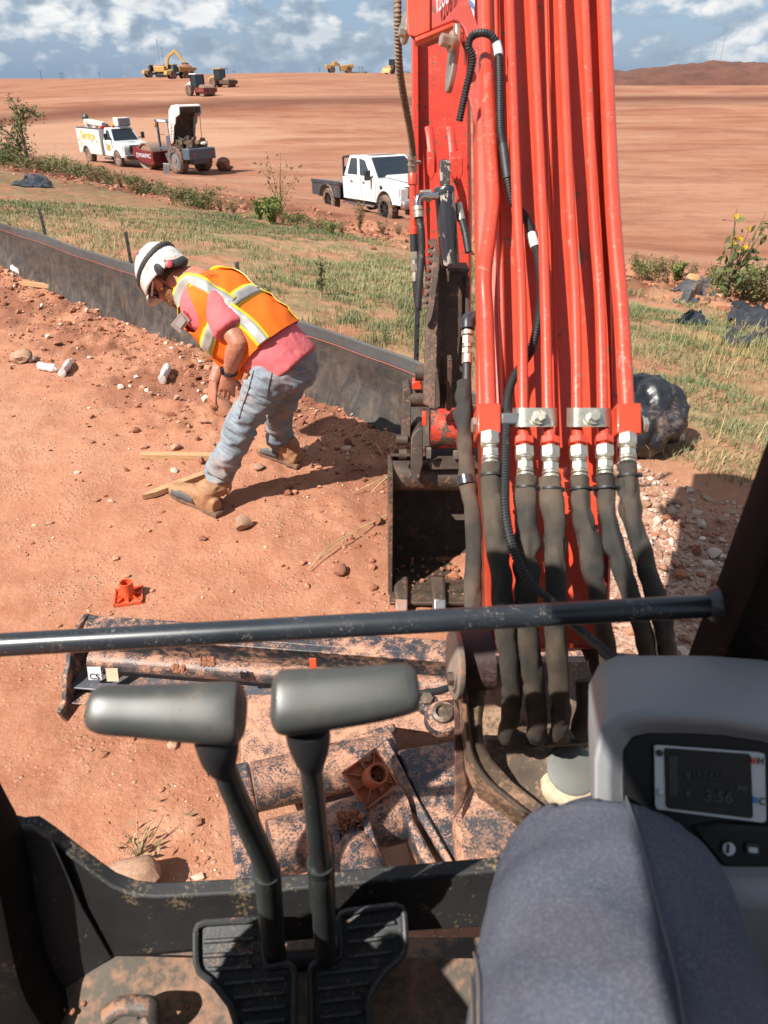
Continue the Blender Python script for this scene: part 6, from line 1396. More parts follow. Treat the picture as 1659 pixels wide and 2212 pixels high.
# ---- jeans
m = MB()
hpL = W(590, 806, 3.36); hpR = W(622, 806, 3.53); knL = W(530, 905, 3.36); knR = W(600, 890, 3.64); anL = W(470, 1030, 3.37); anR = W(604, 948, 3.82)
m.sweep([W(606, 776, 3.45), W(614, 790, 3.44), W(620, 808, 3.45), W(618, 826, 3.45)], [(.10, .14), (.132, .172), (.136, .178), (.10, .14)], 26, res=3, up=tor_frame(.1)[3], sq=2.4)
m.sweep([hpL + (hpL - knL) * .12, hpL, hpL.lerp(knL, .35), hpL.lerp(knL, .72), knL, knL.lerp(anL, .25), knL.lerp(anL, .6), anL, anL + (anL - knL) * .03], [.09, .108, .098, .081, .074, .073, .069, .067, .063], 24, res=4)
m.sweep([hpR + (hpR - knR) * .12, hpR, hpR.lerp(knR, .4), hpR.lerp(knR, .75), knR, knR.lerp(anR, .3), knR.lerp(anR, .7), anR], [.09, .106, .096, .079, .072, .071, .067, .066], 24, res=4)
def jean_disp(co):
    s_ = sst(.0, 1, (co[:, 2] - .15) / .6)
    a = vn(co[:, 0] * 9 + co[:, 2] * 6, co[:, 1] * 9, co[:, 2] * 24, 231); c_ = vn(co[:, 0] * 20, co[:, 1] * 20, co[:, 2] * 46 + co[:, 0] * 20, 232)
    low = 1 + 1.0 * np.exp(-((co[:, 2] - .20) / .08) ** 2) + .7 * np.exp(-((co[:, 2] - .50) / .07) ** 2)
    return low * (.0072 * (1 - 2 * np.abs(a)) + .0058 * (1 - 2 * np.abs(c_)))
jn = wk(fuse('jeans', m, .0062, jeans_w, WK, 4, jean_disp))
# pocket, belt loop and side seam lines in stitching relief
stitch = M('denim_seam', (.20, .20, .21), .9)
tree_k = None
from mathutils.bvhtree import BVHTree
def bvh_of(o):
    me = o.data; return BVHTree.FromPolygons([v.co.copy() for v in me.vertices], [tuple(p.vertices) for p in me.polygons])
bt = bvh_of(jn)
def onto(bt_, px, py, off=.003):
    d_ = (P(px, py, 1) - CAM).normalized(); h = bt_.ray_cast(CAM, d_)
    return (h[0] + h[1] * off) if h[0] is not None else None
def seam(bt_, pts_, r_, name, mat, parent, n=18, par=True):
    q = catmull([np.array(p, float) for p in pts_], n); w_ = [onto(bt_, x, y) for x, y in q]; w_ = [p for p in w_ if p is not None]
    if len(w_) > 3: return XMB().sweep(w_, r_, 6).build(name, mat, parent)
seam(bt, [(590, 792), (586, 812), (580, 836), (576, 858)], (.0035, .0018), 'pocket_seam', stitch, jn)
seam(bt, [(590, 792), (612, 796), (640, 800), (662, 796)], (.0035, .0018), 'pocket_seam', stitch, jn)
seam(bt, [(548, 800), (538, 840), (524, 880), (516, 905)], (.004, .002), 'side_seam', stitch, jn)
# ---- boots
def boot(heel, toe, ank, lean):
    fd = (toe - heel); Lb = fd.length; fd.normalize(); sd_ = fd.cross(WZ).normalized(); upb = sd_.cross(fd).normalized()
    if upb.z < 0: upb = -upb
    m = MB()
    def Q(f, u, s=0): return heel + fd * f * Lb + upb * u + sd_ * s
    m.sweep([Q(.02, .055), Q(.10, .060), Q(.30, .066), Q(.52, .062), Q(.72, .048), Q(.88, .042), Q(.985, .036)], [(.040, .030), (.048, .037), (.058, .039), (.052, .044), (.040, .049), (.036, .044), (.020, .022)], 22, res=4, up=upb, sq=2.4)
    top = ank
    m.sweep([Q(.22, .06), Q(.21, .12), Q(.20, .12).lerp(top, .55), top, top + (top - Q(.2, .1)).normalized() * .03], [(.060, .046), (.064, .052), (.068, .060), (.070, .064), (.066, .060)], 22, res=4, up=fd)
    bo = wk(fuse('boot', m, .0055, boot_m, WK, 3, lambda co: .0032 * (1 - 2 * np.abs(vn(co[:, 0] * 22, co[:, 1] * 22, co[:, 2] * 40, 240)))))
    out = [(-.01, .026), (.1, .037), (.3, .036), (.45, .038), (.65, .050), (.8, .053), (.92, .044), (1.01, .020)]
    poly = [Q(f, .002 + (.012 if .26 < f < .42 else 0), s) for f, s in out] + [Q(f, .002, -s * .92) for f, s in reversed(out)]
    XMB().prism(poly, upb * .026).build('sole', sole_m, bo, bev=.004)
    poly = [Q(-.02, .0, -.03), Q(.26, 0, -.036), Q(.26, 0, .036), Q(-.02, 0, .03)]; XMB().prism(poly, upb * .022).build('heel', sole_m, bo, bev=.003)
    bb = bvh_of(bo)
    for sgn in (1, -1):
        vs = []; ok = True
        for i in range(9):
            f_ = .38 + .44 * i / 8
            for j in range(4):
                u_ = .030 + (.040 + .010 * math.sin(i / 8 * 3.1)) * j / 3 * (1.0 if f_ < .7 else .8)
                h = bb.ray_cast(Q(f_, u_, sgn * .16), -sd_ * sgn)
                p = h[0] + sd_ * sgn * .0022 if h[0] is not None else None
                if p is None: ok = False
                vs.append(p)
        if ok:
            fs = [(i * 4 + j, i * 4 + j + 1, (i + 1) * 4 + j + 1, (i + 1) * 4 + j) for i in range(8) for j in range(3)]
            o = XMB().add(vs, fs).build('side_panel', boot_gray, bo, smooth=60); s_ = o.modifiers.new('s', 'SOLIDIFY'); s_.thickness = .003; s_.offset = 0
    XMB().box(top + sd_ * -.0 - fd * .066 + WZ * -.02, (.02, .02, .05)).build('pull_tab', boot_m, bo, bev=.003)
def gz_(p, off=0): p = Vector(p); p.z = float(hz_fine(p.x, p.y)) + off; return p
hL = gz_(G(474, 1116), .004); tL = gz_(G(372, 1066), .010); boot(hL, tL, W(474, 1044, 3.36), 0)
hR = gz_(G(646, 1012), .002); tR = gz_(G(560, 984), .006); boot(hR, tR, W(606, 950, 3.82), 0)
# ---- watch
ax = (wrL - elL).normalized(); c = wrL - ax * .028
wt = XMB().lathe(c - ax * .011, ax, [(.036, 0), (.0385, .002), (.0385, .020), (.036, .022)], 24).build('watch', strap_m, WK); wk(wt)
XMB().box(c + Vector((-.034, -.016, .004)), (.016, .034, .036), Matrix.Rotation(.5, 3, 'Z')).build('watch_face', bezel_m, wt, bev=.005)
# loose ribbon and tag hanging at the vest hem
m = XMB(); m.sweep([W(548, 772, 3.32), W(540, 790, 3.31), W(536, 812, 3.32), W(530, 826, 3.33)], (.010, .003), 8, res=4, up=WL); wk(m.build('vest_tie', vest_m, WK))

# ---------------------------------------------------------------- the seated operator: two denim legs at the bottom of the picture
OP = thing('person', 'seated operator in blue jeans, only the knees in view beside the monitor', 'person', (0.05, -.1, 1.2))
OPI = Matrix.Translation(-Vector(OP.location))
def opx(o): o.matrix_parent_inverse = OPI; return o
m = MB()
kn = P(1318, 1872, .79); m.sweep([P(1312, 1800, .815), P(1314, 1830, .80), kn, P(1322, 2020, .71), P(1336, 2200, .615), P(1352, 2480, .52), Vector((.14, .05, 1.31)), Vector((.10, -.10, 1.30)), Vector((.06, -.2, 1.30))], [.048, .082, .108, .120, .123, .124, .122, .128, .12], 30, res=5)
m.sweep([kn + Vector((.01, -.01, -.03)), kn + Vector((.01, .01, -.12)), Vector((.27, .50, 1.02)), Vector((.27, .46, .90))], [.075, .095, .095, .09], 24, res=4)
m.sweep([Vector((-.418, .345, 1.33)), Vector((-.419, .315, 1.34)), Vector((-.42, .24, 1.345)), Vector((-.37, .12, 1.34)), Vector((-.22, -.02, 1.31)), Vector((-.08, -.12, 1.30)), Vector((0, -.2, 1.3))], [.05, .09, .115, .124, .122, .126, .12], 28, res=5)
m.sweep([Vector((-.42, .24, 1.32)), Vector((-.43, .22, 1.16)), Vector((-.44, .18, 1.0)), Vector((-.44, .18, .90))], [.09, .105, .095, .09], 22, res=4)
m.sweep([Vector((.10, -.10, 1.30)), Vector((0, -.14, 1.32)), Vector((-.10, -.10, 1.30))], [.12, .14, .12], 20, res=3)
def op_disp(co): return .004 * (1 - 2 * np.abs(vn(co[:, 0] * 5, co[:, 1] * 9, co[:, 2] * 5, 251))) + .0022 * fbm(co[:, 0] * 22, co[:, 1] * 22, co[:, 2] * 22, oct=3, seed=252)
oj = opx(fuse('jeans', m, .010, jeans_o, OP, 5, op_disp)); bo_ = bvh_of(oj)
seam(bo_, [(1326, 1706), (1350, 1730), (1376, 1800), (1400, 1890), (1424, 1990), (1456, 2110), (1476, 2230)], (.0034, .0007), 'crease', M('faded_crease', (.13, .145, .17), .95), oj)
th_m = M('tan_thread', (.27, .20, .13), .9)
seam(bo_, [(1008, 2012), (1012, 2060), (1024, 2120), (1028, 2230)], (.0012, .0010), 'stitch_line', th_m, oj)
seam(bo_, [(1020, 2010), (1030, 2060), (1040, 2120), (1042, 2230)], (.0012, .0010), 'stitch_line', th_m, oj)
seam(bo_, [(1006, 1998), (1016, 2000), (1032, 2002)], (.0014, .0010), 'stitch_line', th_m, oj)
seam(bo_, [(1003, 2014), (1014, 2017), (1028, 2019)], (.0014, .0010), 'stitch_line', th_m, oj)
for x, y in ((.27, .46), (-.44, .13)):
    m = MB(); m.sweep([(x, y - .06, z_f + .06), (x, y + .02, z_f + .065), (x, y + .12, z_f + .05), (x, y + .19, z_f + .045)], [(.05, .04), (.055, .045), (.045, .048), (.03, .03)], 18, res=4); m.sweep([(x, y, z_f + .06), (x, y, z_f + .16)], [.055, .06], 18)
    opx(fuse('boot', m, .009, boot_m, OP, 3))

m = MB(); m.sweep([(0, -.20, 1.22), (0, -.22, 1.36), (0, -.27, 1.56), (0, -.31, 1.74), (0, -.31, 1.86), (0, -.30, 1.92)], [(.11, .17), (.14, .185), (.135, .19), (.12, .20), (.09, .15), (.06, .07)], 26, res=4, up=(0, 1, 0))  # unseen torso and arms, added to keep fill light off the legs
for s_ in (-1, 1): m.sweep([(s_ * .17, -.31, 1.80), (s_ * .25, -.30, 1.70), (s_ * .33, -.18, 1.52), (s_ * .44, .02, 1.56)], [.075, .070, .060, .045], 16, res=4)
opx(fuse('shirt', m, .014, M('light_blocking_shirt', (.03, .032, .04), .9), OP, 4))
# ---------------------------------------------------------------- vehicles
def wheel(par, c, r, w, rim_mat, ty=None, n=28, spokes=8, side=1):
    c = Vector(c); ax = Vector((0, side, 0))
    o = MB().lathe(c - ax * w / 2, ax, [(r * .62, 0), (r * .9, .0), (r * .985, w * .12), (r, w * .3), (r, w * .7), (r * .985, w * .88), (r * .9, w), (r * .62, w), (r * .60, w * .8), (r * .60, w * .2)], n).build('wheel', ty or tyre_m, par)
    m = MB()
    for k in range(22):
        a = 6.283 * k / 22; m.box(c + Vector((math.cos(a) * r, 0, math.sin(a) * r)), (r * .06, w * .82, r * .12), Matrix.Rotation(-a, 3, 'Y'))
    kind(m.build('tread', ty or tyre_m, o), 'stuff')
    m = MB(); m.lathe(c + ax * (w * .5 - .03), ax, [(r * .62, -.08), (r * .62, .02), (r * .57, .022), (r * .54, -.05), (r * .2, -.03), (r * .18, .01), (0, .012)], n); m.build('rim', rim_mat, o)
    if spokes:
        for k in range(spokes):
            a = 6.283 * k / spokes; m = MB(); m.box(c + ax * (w * .5 - .035) + Vector((math.cos(a) * r * .36, 0, math.sin(a) * r * .36)), (r * .40, .03, r * .10), Matrix.Rotation(-a, 3, 'Y')); m.build('spoke', rim_mat, o)
    return o
def arch(cx, cz, r, z0, n=10):
    a0 = math.asin((z0 - cz) / r); return [(cx + r * math.cos(a0 + (math.pi - 2 * a0) * i / n), cz + r * math.sin(a0 + (math.pi - 2 * a0) * i / n)) for i in range(n + 1)]
def xz_prism(poly, y0, y1): return MB().prism([(x, y0, z) for x, z in poly], (0, y1 - y0, 0))
def greenhouse(par, b0, b1, hw0, z0, t0, t1, hw1, z1, mat):
    lo = [(b0, -hw0, z0), (b1, -hw0, z0), (b1, hw0, z0), (b0, hw0, z0)]; hi = [(t0, -hw1, z1), (t1, -hw1, z1), (t1, hw1, z1), (t0, hw1, z1)]
    MB().hexa(lo, hi).build('cab', mat, par, bev=.05, seg=3)
    def pt(face, u_, v_, off=.006):
        if face in ('l', 'r'):
            s_ = 1 if face == 'l' else -1; a = Vector((b0 + (b1 - b0) * u_, hw0 * s_, z0)); b_ = Vector((t0 + (t1 - t0) * u_, hw1 * s_, z1)); return a.lerp(b_, v_) + Vector((0, s_ * off, off * .3))
        a = Vector((b1, hw0 * (2 * u_ - 1), z0)); b_ = Vector((t1, hw1 * (2 * u_ - 1), z1)); return a.lerp(b_, v_) + Vector((off, 0, off * .6))
    return pt
def glass(par, pt, face, quad, name='window'):
    q = [pt(face, u_, v_) for u_, v_ in quad]; m = MB(); n_ = Vector(q[1] - q[0]).cross(q[2] - q[0]).normalized() * .004
    o = m.prism(q, n_).build(name, tint_glass, par, bev=.0); return o
def truck_side(o, pt): pass
# --- white crew cab pickup with a flatbed
pf = G(836, 471); pr_ = None
hd = Vector((.52, -.854)); PK = thing('pickup_truck', 'white crew cab pickup with black flatbed and black wheels, left of the boom', 'truck', pf)
PK.rotation_euler = (0, 0, math.atan2(hd.y, hd.x))
def truck_place(o, px, py, heading, offset):
    """put local point 'offset' (ground contact of the near front wheel) under the given pixel"""
    g_ = G(px, py); R = Matrix.Rotation(math.atan2(heading.y, heading.x), 3, 'Z'); w = R @ Vector(offset); 
    c0 = Vector((g_.x - w.x, g_.y - w.y)); fz_ = float(hz(*(c0 + heading * 0.0))); bz_ = float(hz(*(c0 - heading * 4.0)))
    o.location = (c0.x, c0.y, float(hz(c0.x, c0.y)) + .0); pitch = math.atan2(bz_ - fz_, 4.0)
    o.rotation_euler = (0, pitch, math.atan2(heading.y, heading.x))
hdir = hd.normalized(); truck_place(PK, 838, 471, hdir, (0, -.88, 0))
wr_ = .44
side = [(.52, .62)] ; 
body_poly = [(.98, .62)] + [(.545, .62)] + arch(0, .46, .56, .62)[0:] + [(-2.78, .62), (-2.80, 1.30), (-.66, 1.34), (.1, 1.28), (.86, 1.20), (.98, 1.10)]
xz_prism(body_poly, -.98, .98).build('body', white_car, PK, bev=.04, seg=3)
xz_prism([(.9, .45), (.9, 1.1), (-5.2, 1.0), (-5.2, .5)], -.72, .72).build('chassis', rim_black, PK)
pt = greenhouse(PK, -2.79, -.58, .95, 1.31, -2.66, -1.42, .76, 1.95, white_car)
for f_ in ('l', 'r'):
    glass(PK, pt, f_, [(.54, .10), (.86, .10), (.82, .80), (.56, .88)]); glass(PK, pt, f_, [(.12, .12), (.45, .12), (.45, .88), (.14, .88)])
    for x in (-1.32, -2.15):
        MB().box((x, -.99 if f_ == 'r' else .99, 1.18), (.16, .03, .05)).build('door_handle', chrome, PK, bev=.01)
        o = MB().box((x + .74 * (1 if x > -2 else .86), (-.984 if f_ == 'r' else .984), .98), (.008, .01, .66)).build('door_seam', rim_black, PK)
    s_ = -1 if f_ == 'r' else 1
    m = MB(); m.box((-.80, s_ * 1.14, 1.42), (.10, .20, .30)); m.box((-.80, s_ * 1.0, 1.36), (.05, .16, .05)); m.build('mirror', rim_black, PK, bev=.02)
    MB().box((-1.6, s_ * 1.04, .50), (2.1, .16, .06)).build('running_board', chrome, PK, bev=.02)
    MB().prism([(-.28, s_ * .985, 1.02), (-.10, s_ * .985, 1.04), (-.16, s_ * .985, 1.14), (-.30, s_ * .985, 1.14)], (0, s_ * .006, 0)).build('fender_vent', rim_black, PK)
    MB().box((-.38, s_ * .985, .92), (.09, .008, .09), Matrix.Rotation(.78, 3, 'Y')).build('door_badge', rim_steel, PK)
    # wheel arch flare
    a_ = arch(0, .46, .56, .62); MB().sweep([(x, s_ * .985, z) for x, z in a_], .035, 8).build('arch_flare', white_car, PK)
glass(PK, pt, 'f', [(.05, .04), (.95, .04), (.92, .92), (.08, .92)], 'windscreen')
MB().hexa([(.80, -.55, 1.245), (-.58, -.62, 1.36), (-.58, .62, 1.36), (.80, .55, 1.245)], [(.78, -.50, 1.27), (-.5, -.56, 1.42), (-.5, .56, 1.42), (.78, .50, 1.27)]).build('hood_bulge', white_car, PK, bev=.02)
MB().box((-1.75, .02, 1.960), (.55, .85, .012)).build('sunroof', tint_glass, PK)
m = xz_prism([(.96, .78), (1.06, .80), (1.06, 1.14), (.98, 1.16)], -.50, .50); gr_ = m.build('grille', chrome, PK, bev=.02)
for k in range(3): MB().box((1.064, 0, .88 + k * .10), (.02, .94, .055)).build('grille_bar', rim_black, gr_)
for s_ in (1, -1):
    MB().hexa([(.99, s_ * .52, .80), (1.03, s_ * .52, .80), (.93, s_ * .975, .84), (.87, s_ * .985, .84)], [(.99, s_ * .52, 1.16), (1.03, s_ * .52, 1.16), (.91, s_ * .975, 1.14), (.85, s_ * .985, 1.14)]).build('headlight', M('smoked_headlight', (.05, .055, .06), .15, coat=.5) if s_ == 1 else bpy.data.materials['smoked_headlight'], PK, bev=.015)
    MB().box((.93, s_ * .93, 1.0), (.08, .10, .22)).build('turn_signal', amber, PK, bev=.01)
    MB().lathe((1.13, s_ * .6, .60), (1, 0, 0), [(.07, 0), (.07, .03), (.0, .035)], 14).build('fog_lamp', head_glass, PK)
m = xz_prism([(.90, .50), (1.10, .50), (1.14, .60), (1.12, .74), (.92, .76)], -.98, .98); m.build('front_bumper', chrome, PK, bev=.04); MB().box((1.0, 0, .42), (.2, 1.6, .14)).build('air_dam', rim_black, PK, bev=.03)
for s_ in (1, -1):
    for x in (0, -3.96): wheel(PK, (x, s_ * .86, wr_), wr_, .30, rim_black, side=s_)
# flatbed
MB().box((-3.97, 0, 1.06), (2.2, 2.16, .06)).build('flatbed_deck', deck_m, PK)
for s_ in (1, -1):
    sk = [(-2.88, 1.03), (-2.88, .66), (-3.40, .66)] + arch(-3.96, .50, .54, .66)[0:] + [(-5.36, .66), (-5.36, 1.03)]
    sk = [(-2.88, 1.05), (-2.88, .60), (-3.44, .60)] + [(x, z) for x, z in arch(-3.96, .46, .54, .60)] + [(-5.06, .60), (-5.06, 1.05)]
    xz_prism(sk, s_ * 1.06 - .02, s_ * 1.06 + .02).build('skirt_panel', dark_metal, PK, bev=.006)
    MB().sweep([(x, s_ * 1.08, z) for x, z in arch(-3.96, .46, .56, .58)], (.025, .05), 8).build('fender', dark_metal, PK)
    MB().box((-3.97, s_ * 1.075, 1.07), (2.22, .05, .11)).build('deck_rail', dark_metal, PK, bev=.01)
    MB().box((-3.06, s_ * 1.095, .95), (.06, .02, .06)).build('marker_lamp', print_red, PK)
m = MB(); m.box((-2.90, 0, 1.90), (.06, 1.70, .07)); rk = m.build('headache_rack', dark_metal, PK, bev=.01)
for y_ in (-.87, -.45, 0, .45, .87): MB().box((-2.90, y_, 1.48), (.05, .06, .86)).build('rack_post', dark_metal, rk)
MB().box((-2.91, 0, 1.34), (.02, 1.7, .5)).build('rack_panel', dark_metal, rk)

# --- white service truck with crane
ST = thing('service_truck', 'white service truck with a crane and yellow lettering behind the roller', 'truck'); h2 = Vector((.70, -.714)).normalized(); truck_place(ST, 259, 360, h2, (0, -.95, 0))
bp_ = [(1.02, .62), (.58, .62)] + arch(0, .48, .58, .62) + [(-1.72, .62), (-1.72, 1.52), (-.42, 1.52), (.2, 1.47), (.95, 1.36), (1.05, 1.2)]
xz_prism(bp_, -.98, .98).build('body', white_car, ST, bev=.06, seg=3)
pt = greenhouse(ST, -1.70, -.36, .96, 1.50, -1.62, -.95, .80, 2.25, white_car)
for f_ in ('l', 'r'):
    s_ = 1 if f_ == 'l' else -1
    glass(ST, pt, f_, [(.30, .08), (.92, .08), (.80, .80), (.34, .85)])
    m = MB(); m.box((-.55, s_ * 1.30, 1.78), (.10, .22, .38)); m.box((-.55, s_ * 1.1, 1.66), (.05, .34, .05)); m.build('mirror', rim_black, ST, bev=.02)
    MB().box((-1.28, s_ * .99, 1.32), (.16, .03, .05)).build('door_handle', rim_black, ST)
    MB().box((-1.15, s_ * 1.03, .46), (1.0, .2, .08)).build('step', dark_metal, ST)
    MB().box((-1.05, s_ * .984, 1.12), (.46, .010, .34)).build('door_decal', amber, ST)
    MB().hexa([(.92, s_ * .62, .95), (1.07, s_ * .62, .95), (.96, s_ * .985, .98), (.84, s_ * .99, .98)], [(.92, s_ * .62, 1.24), (1.06, s_ * .62, 1.24), (.94, s_ * .985, 1.28), (.82, s_ * .99, 1.28)]).build('headlight', head_glass, ST, bev=.01)
    MB().sweep([(x, s_ * .985, z) for x, z in arch(0, .48, .58, .62)], .035, 8).build('arch_flare', white_car, ST)
glass(ST, pt, 'f', [(.05, .05), (.95, .05), (.92, .90), (.08, .90)], 'windscreen')
gr_ = xz_prism([(.98, .86), (1.08, .86), (1.07, 1.30), (1.0, 1.34)], -.58, .58).build('grille', M('black_grille', (.02, .02, .022), .4), ST, bev=.02)
for k in range(11): MB().box((1.085, -.50 + k * .10, 1.08), (.02, .028, .38)).build('grille_bar', chrome, gr_)
xz_prism([(.92, .46), (1.16, .46), (1.20, .60), (1.16, .78), (.95, .80)], -1.0, 1.0).build('front_bumper', chrome, ST, bev=.04); MB().box((1.19, 0, .60), (.03, .5, .16)).build('number_plate', rim_black, ST)
text_mesh('lettering', 'CAT', .26, frame_from((.30, 0, 1.475), (0, 1, 0), (-1, 0, .09)), print_black, ST, bold=.004)
for x, rr in ((0, .48), (-4.1, .48)):
    for s_ in (1, -1): wheel(ST, (x, s_ * .90, rr), rr, .30 if x == 0 else .42, rim_steel, side=s_, spokes=6)
xz_prism([(.8, .5), (.8, .9), (-5.2, .9), (-5.2, .5)], -.5, .5).build('chassis', rim_black, ST)
sb = [(-1.86, .62), (-3.45, .62)] + [(x, z) for x, z in arch(-4.1, .50, .62, .62)] + [(-5.25, .62), (-5.25, 2.12), (-1.86, 2.12)]
sb2 = []
for s_ in (1, -1): 
    b_ = xz_prism(sb, s_ * .70, s_ * 1.12).build('service_body', white_dirty, ST, bev=.02)
    for x0, x1, z0, z1 in ((-1.94, -2.62, .70, 2.04), (-2.68, -3.36, .70, 2.04), (-3.42, -4.74, 1.24, 2.04), (-4.80, -5.20, .70, 2.04)):
        MB().box(((x0 + x1) / 2, s_ * 1.128, (z0 + z1) / 2), (x0 - x1, .018, z1 - z0)).build('compartment_door', white_dirty, b_, bev=.006)
        MB().lathe(((x0 + x1) / 2, s_ * 1.14, z0 + (z1 - z0) * .52), (0, s_, 0), [(.05, 0), (.05, .02), (.0, .022)], 12).build('door_latch', dark_metal, b_)
    MB().sweep([(x, s_ * 1.13, z) for x, z in arch(-4.1, .50, .62, .62)], .03, 8).build('arch_flare', white_dirty, b_)
    fr_ = frame_from((-3.55, s_ * 1.142, 1.70), (-s_, 0, 0), (0, 0, 1)) if s_ == 1 else frame_from((-3.55, s_ * 1.142, 1.70), (1, 0, 0), (0, 0, 1))
    text_mesh('lettering', 'Service', .74, fr_, service_y, b_, bold=.018, shear=.12)
    MB().box((-3.55, s_ * .92, 2.15), (3.3, .40, .05)).build('body_top', dark_metal, b_)
MB().box((-3.5, 0, .98), (3.4, 1.4, .08)).build('bed_floor', dark_metal, ST); MB().box((-5.22, 0, 1.4), (.06, 1.4, .8)).build('tailgate', white_dirty, ST)
m = MB(); m.cyl((-4.85, -.35, 1.9), (-4.85, -.35, 2.45), .20, 14); m.box((-4.8, -.35, 2.45), (.5, .42, .34)); crn = m.build('crane', white_dirty, ST, bev=.03)
MB().hexa([(-4.9, -.52, 2.34), (-4.9, -.18, 2.34), (-4.9, -.18, 2.64), (-4.9, -.52, 2.64)], [(-2.5, -.50, 2.24), (-2.5, -.20, 2.24), (-2.5, -.20, 2.52), (-2.5, -.50, 2.52)]).build('crane_boom', white_dirty, crn, bev=.03)
MB().hexa([(-2.8, -.46, 2.28), (-2.8, -.24, 2.28), (-2.8, -.24, 2.48), (-2.8, -.46, 2.48)], [(-2.05, -.46, 2.24), (-2.05, -.24, 2.24), (-2.05, -.24, 2.42), (-2.05, -.46, 2.42)]).build('boom_tip', dark_metal, crn, bev=.02)
MB().hexa([(-4.7, -.44, 1.92), (-4.7, -.26, 1.92), (-4.6, -.26, 2.04), (-4.6, -.44, 2.04)], [(-3.4, -.44, 2.22), (-3.4, -.26, 2.22), (-3.4, -.26, 2.34), (-3.4, -.44, 2.34)]).build('boom_ram', white_dirty, crn)
MB().ball((-5.1, -.35, 2.70), (.26, .22, .24), 10).build('winch', dark_metal, crn)
MB().box((-2.2, -.35, 2.02), (.14, .14, .5)).build('boom_rest', dark_metal, crn)
m = MB(); m.box((-1.2, .30, 2.56), (.62, .90, .50)); ac = m.build('roof_box', white_dirty, ST, bev=.03); MB().box((-.88, .32, 2.56), (.012, .74, .40)).build('roof_box_grille', M('grey_mesh', (.22, .23, .25), .6), ac)
MB().ball((-1.1, -.42, 2.36), (.13, .13, .12), 10).build('beacon', amber, ST); MB().box((-.85, 0, 2.31), (.05, 1.2, .04)).build('roof_bar', dark_metal, ST)
MB().box((-2.0, -.6, 2.22), (.2, .5, .2)).build('hose_reel', print_red, ST)

# --- roller with its engine hood raised
RL = thing('road_roller', 'maroon and grey road roller with its white engine hood raised', 'roller'); h3 = Vector((-.76, .65)).normalized()
g_ = G(387, 375); R_ = Matrix.Rotation(math.atan2(h3.y, h3.x), 3, 'Z'); w = R_ @ Vector((0, .95, 0)); RL.location = (g_.x - w.x, g_.y - w.y, g_.z); RL.rotation_euler = (0, 0, math.atan2(h3.y, h3.x))
for s_ in (1, -1): wheel(RL, (0, s_ * .88, .76), .76, .56, M('grey_rim', (.16, .17, .19), .6, dust=.2) if s_ == 1 else bpy.data.materials['grey_rim'], side=s_, spokes=0)
xz_prism([(-1.15, .72), (-1.0, .50), (1.6, .62), (1.8, 1.0), (.9, 1.15), (-1.15, 1.35)], -.58, .58).build('rear_frame', grey_blue, RL, bev=.03)
MB().prism([(-1.28, -.95, .82), (-1.28, .95, .82), (-.72, 1.12, .72), (-.72, 1.12, 1.36), (-1.28, .95, 1.42), (-1.28, -.95, 1.42), (-.72, -1.12, 1.36), (-.72, -1.12, .72)][:0] or [(-1.30, .98, .80), (-1.30, -.98, .80), (-.80, -1.10, .80), (-.80, 1.10, .80)], (0, 0, .60)).build('rear_bumper', grey_blue, RL, bev=.04)
for s_ in (1, -1): MB().box((-1.31, s_ * .62, 1.1), (.02, .12, .12)).build('tail_lamp', print_red, RL)
# engine lumps
m = MB(); r_ = random.Random(3)
for k in range(46): m.box((-.9 + r_.random() * 1.3, -.62 + r_.random() * 1.24, 1.25 + r_.random() * .55), (.12 + .25 * r_.random(), .1 + .22 * r_.random(), .1 + .28 * r_.random()), Matrix.Rotation(r_.random(), 3, 'Z'))
for k in range(12): m.sweep([(-.8 + r_.random() * 1.2, -.6 + r_.random() * 1.2, 1.3), (-.6 + r_.random(), -.6 + r_.random() * 1.2, 1.95), (-.6 + r_.random(), -.5 + r_.random(), 1.4)], .04, 6, res=3)
kind(m.build('engine', engine_m, RL), 'stuff')
MB().ball((-.95, -.45, 1.62), (.20, .22, .10), 10).build('engine_cap', white_dirty, RL); MB().cyl((-.2, .1, 1.7), (-.2, .1, 2.05), .10, 12).build('filter_can', engine_m, RL)
MB().lathe((.55, .5, 1.5), (0, 0, 1), [(.06, 0), (.06, 1.95), (.05, 2.0)], 10).build('exhaust_pipe', rim_black, RL)
# raised hood: shell open to the rear
hs = [(.62, 1.55), (.36, 1.70), (.10, 2.55), (-.10, 2.72), (-.18, 3.00), (-.62, 3.18), (-.66, 3.58), (-.40, 3.66), (.10, 3.62), (.40, 3.40), (.66, 2.5)]
hd_ = xz_prism([(.62, 1.55), (.50, 1.62), (.56, 2.5), (.32, 3.30), (.05, 3.50), (-.62, 3.54), (-.66, 3.60), (-.40, 3.68), (.12, 3.64), (.44, 3.40), (.70, 2.5)], -.78, .78).build('engine_hood', white_dirty, RL, bev=.03)
for s_ in (1, -1):
    xz_prism(hs, s_ * .78 - .03, s_ * .78 + .03).build('hood_side', white_dirty if s_ == 1 else white_dirty, hd_, bev=.02)
xz_prism([(.50, 1.65), (.545, 2.5), (.30, 3.28), (.04, 3.47), (-.60, 3.51), (-.55, 3.25), (-.02, 3.2), (.2, 2.9), (.40, 2.2), (.40, 1.7)], -.74, .74).build('hood_lining', M('dark_hood_lining', (.035, .026, .022), .8, dust=.2), hd_)
text_mesh('lettering', 'DYNAPAC', .30, frame_from((.46, .818, 2.10), (-.25, 0, .97), (-.97, 0, -.25)), print_red, hd_, bold=.004)
MB().sweep([(-.30, -.8, 1.5), (-.40, -.8, 3.2)], .02, 6).build('hood_stay', rim_black, RL)
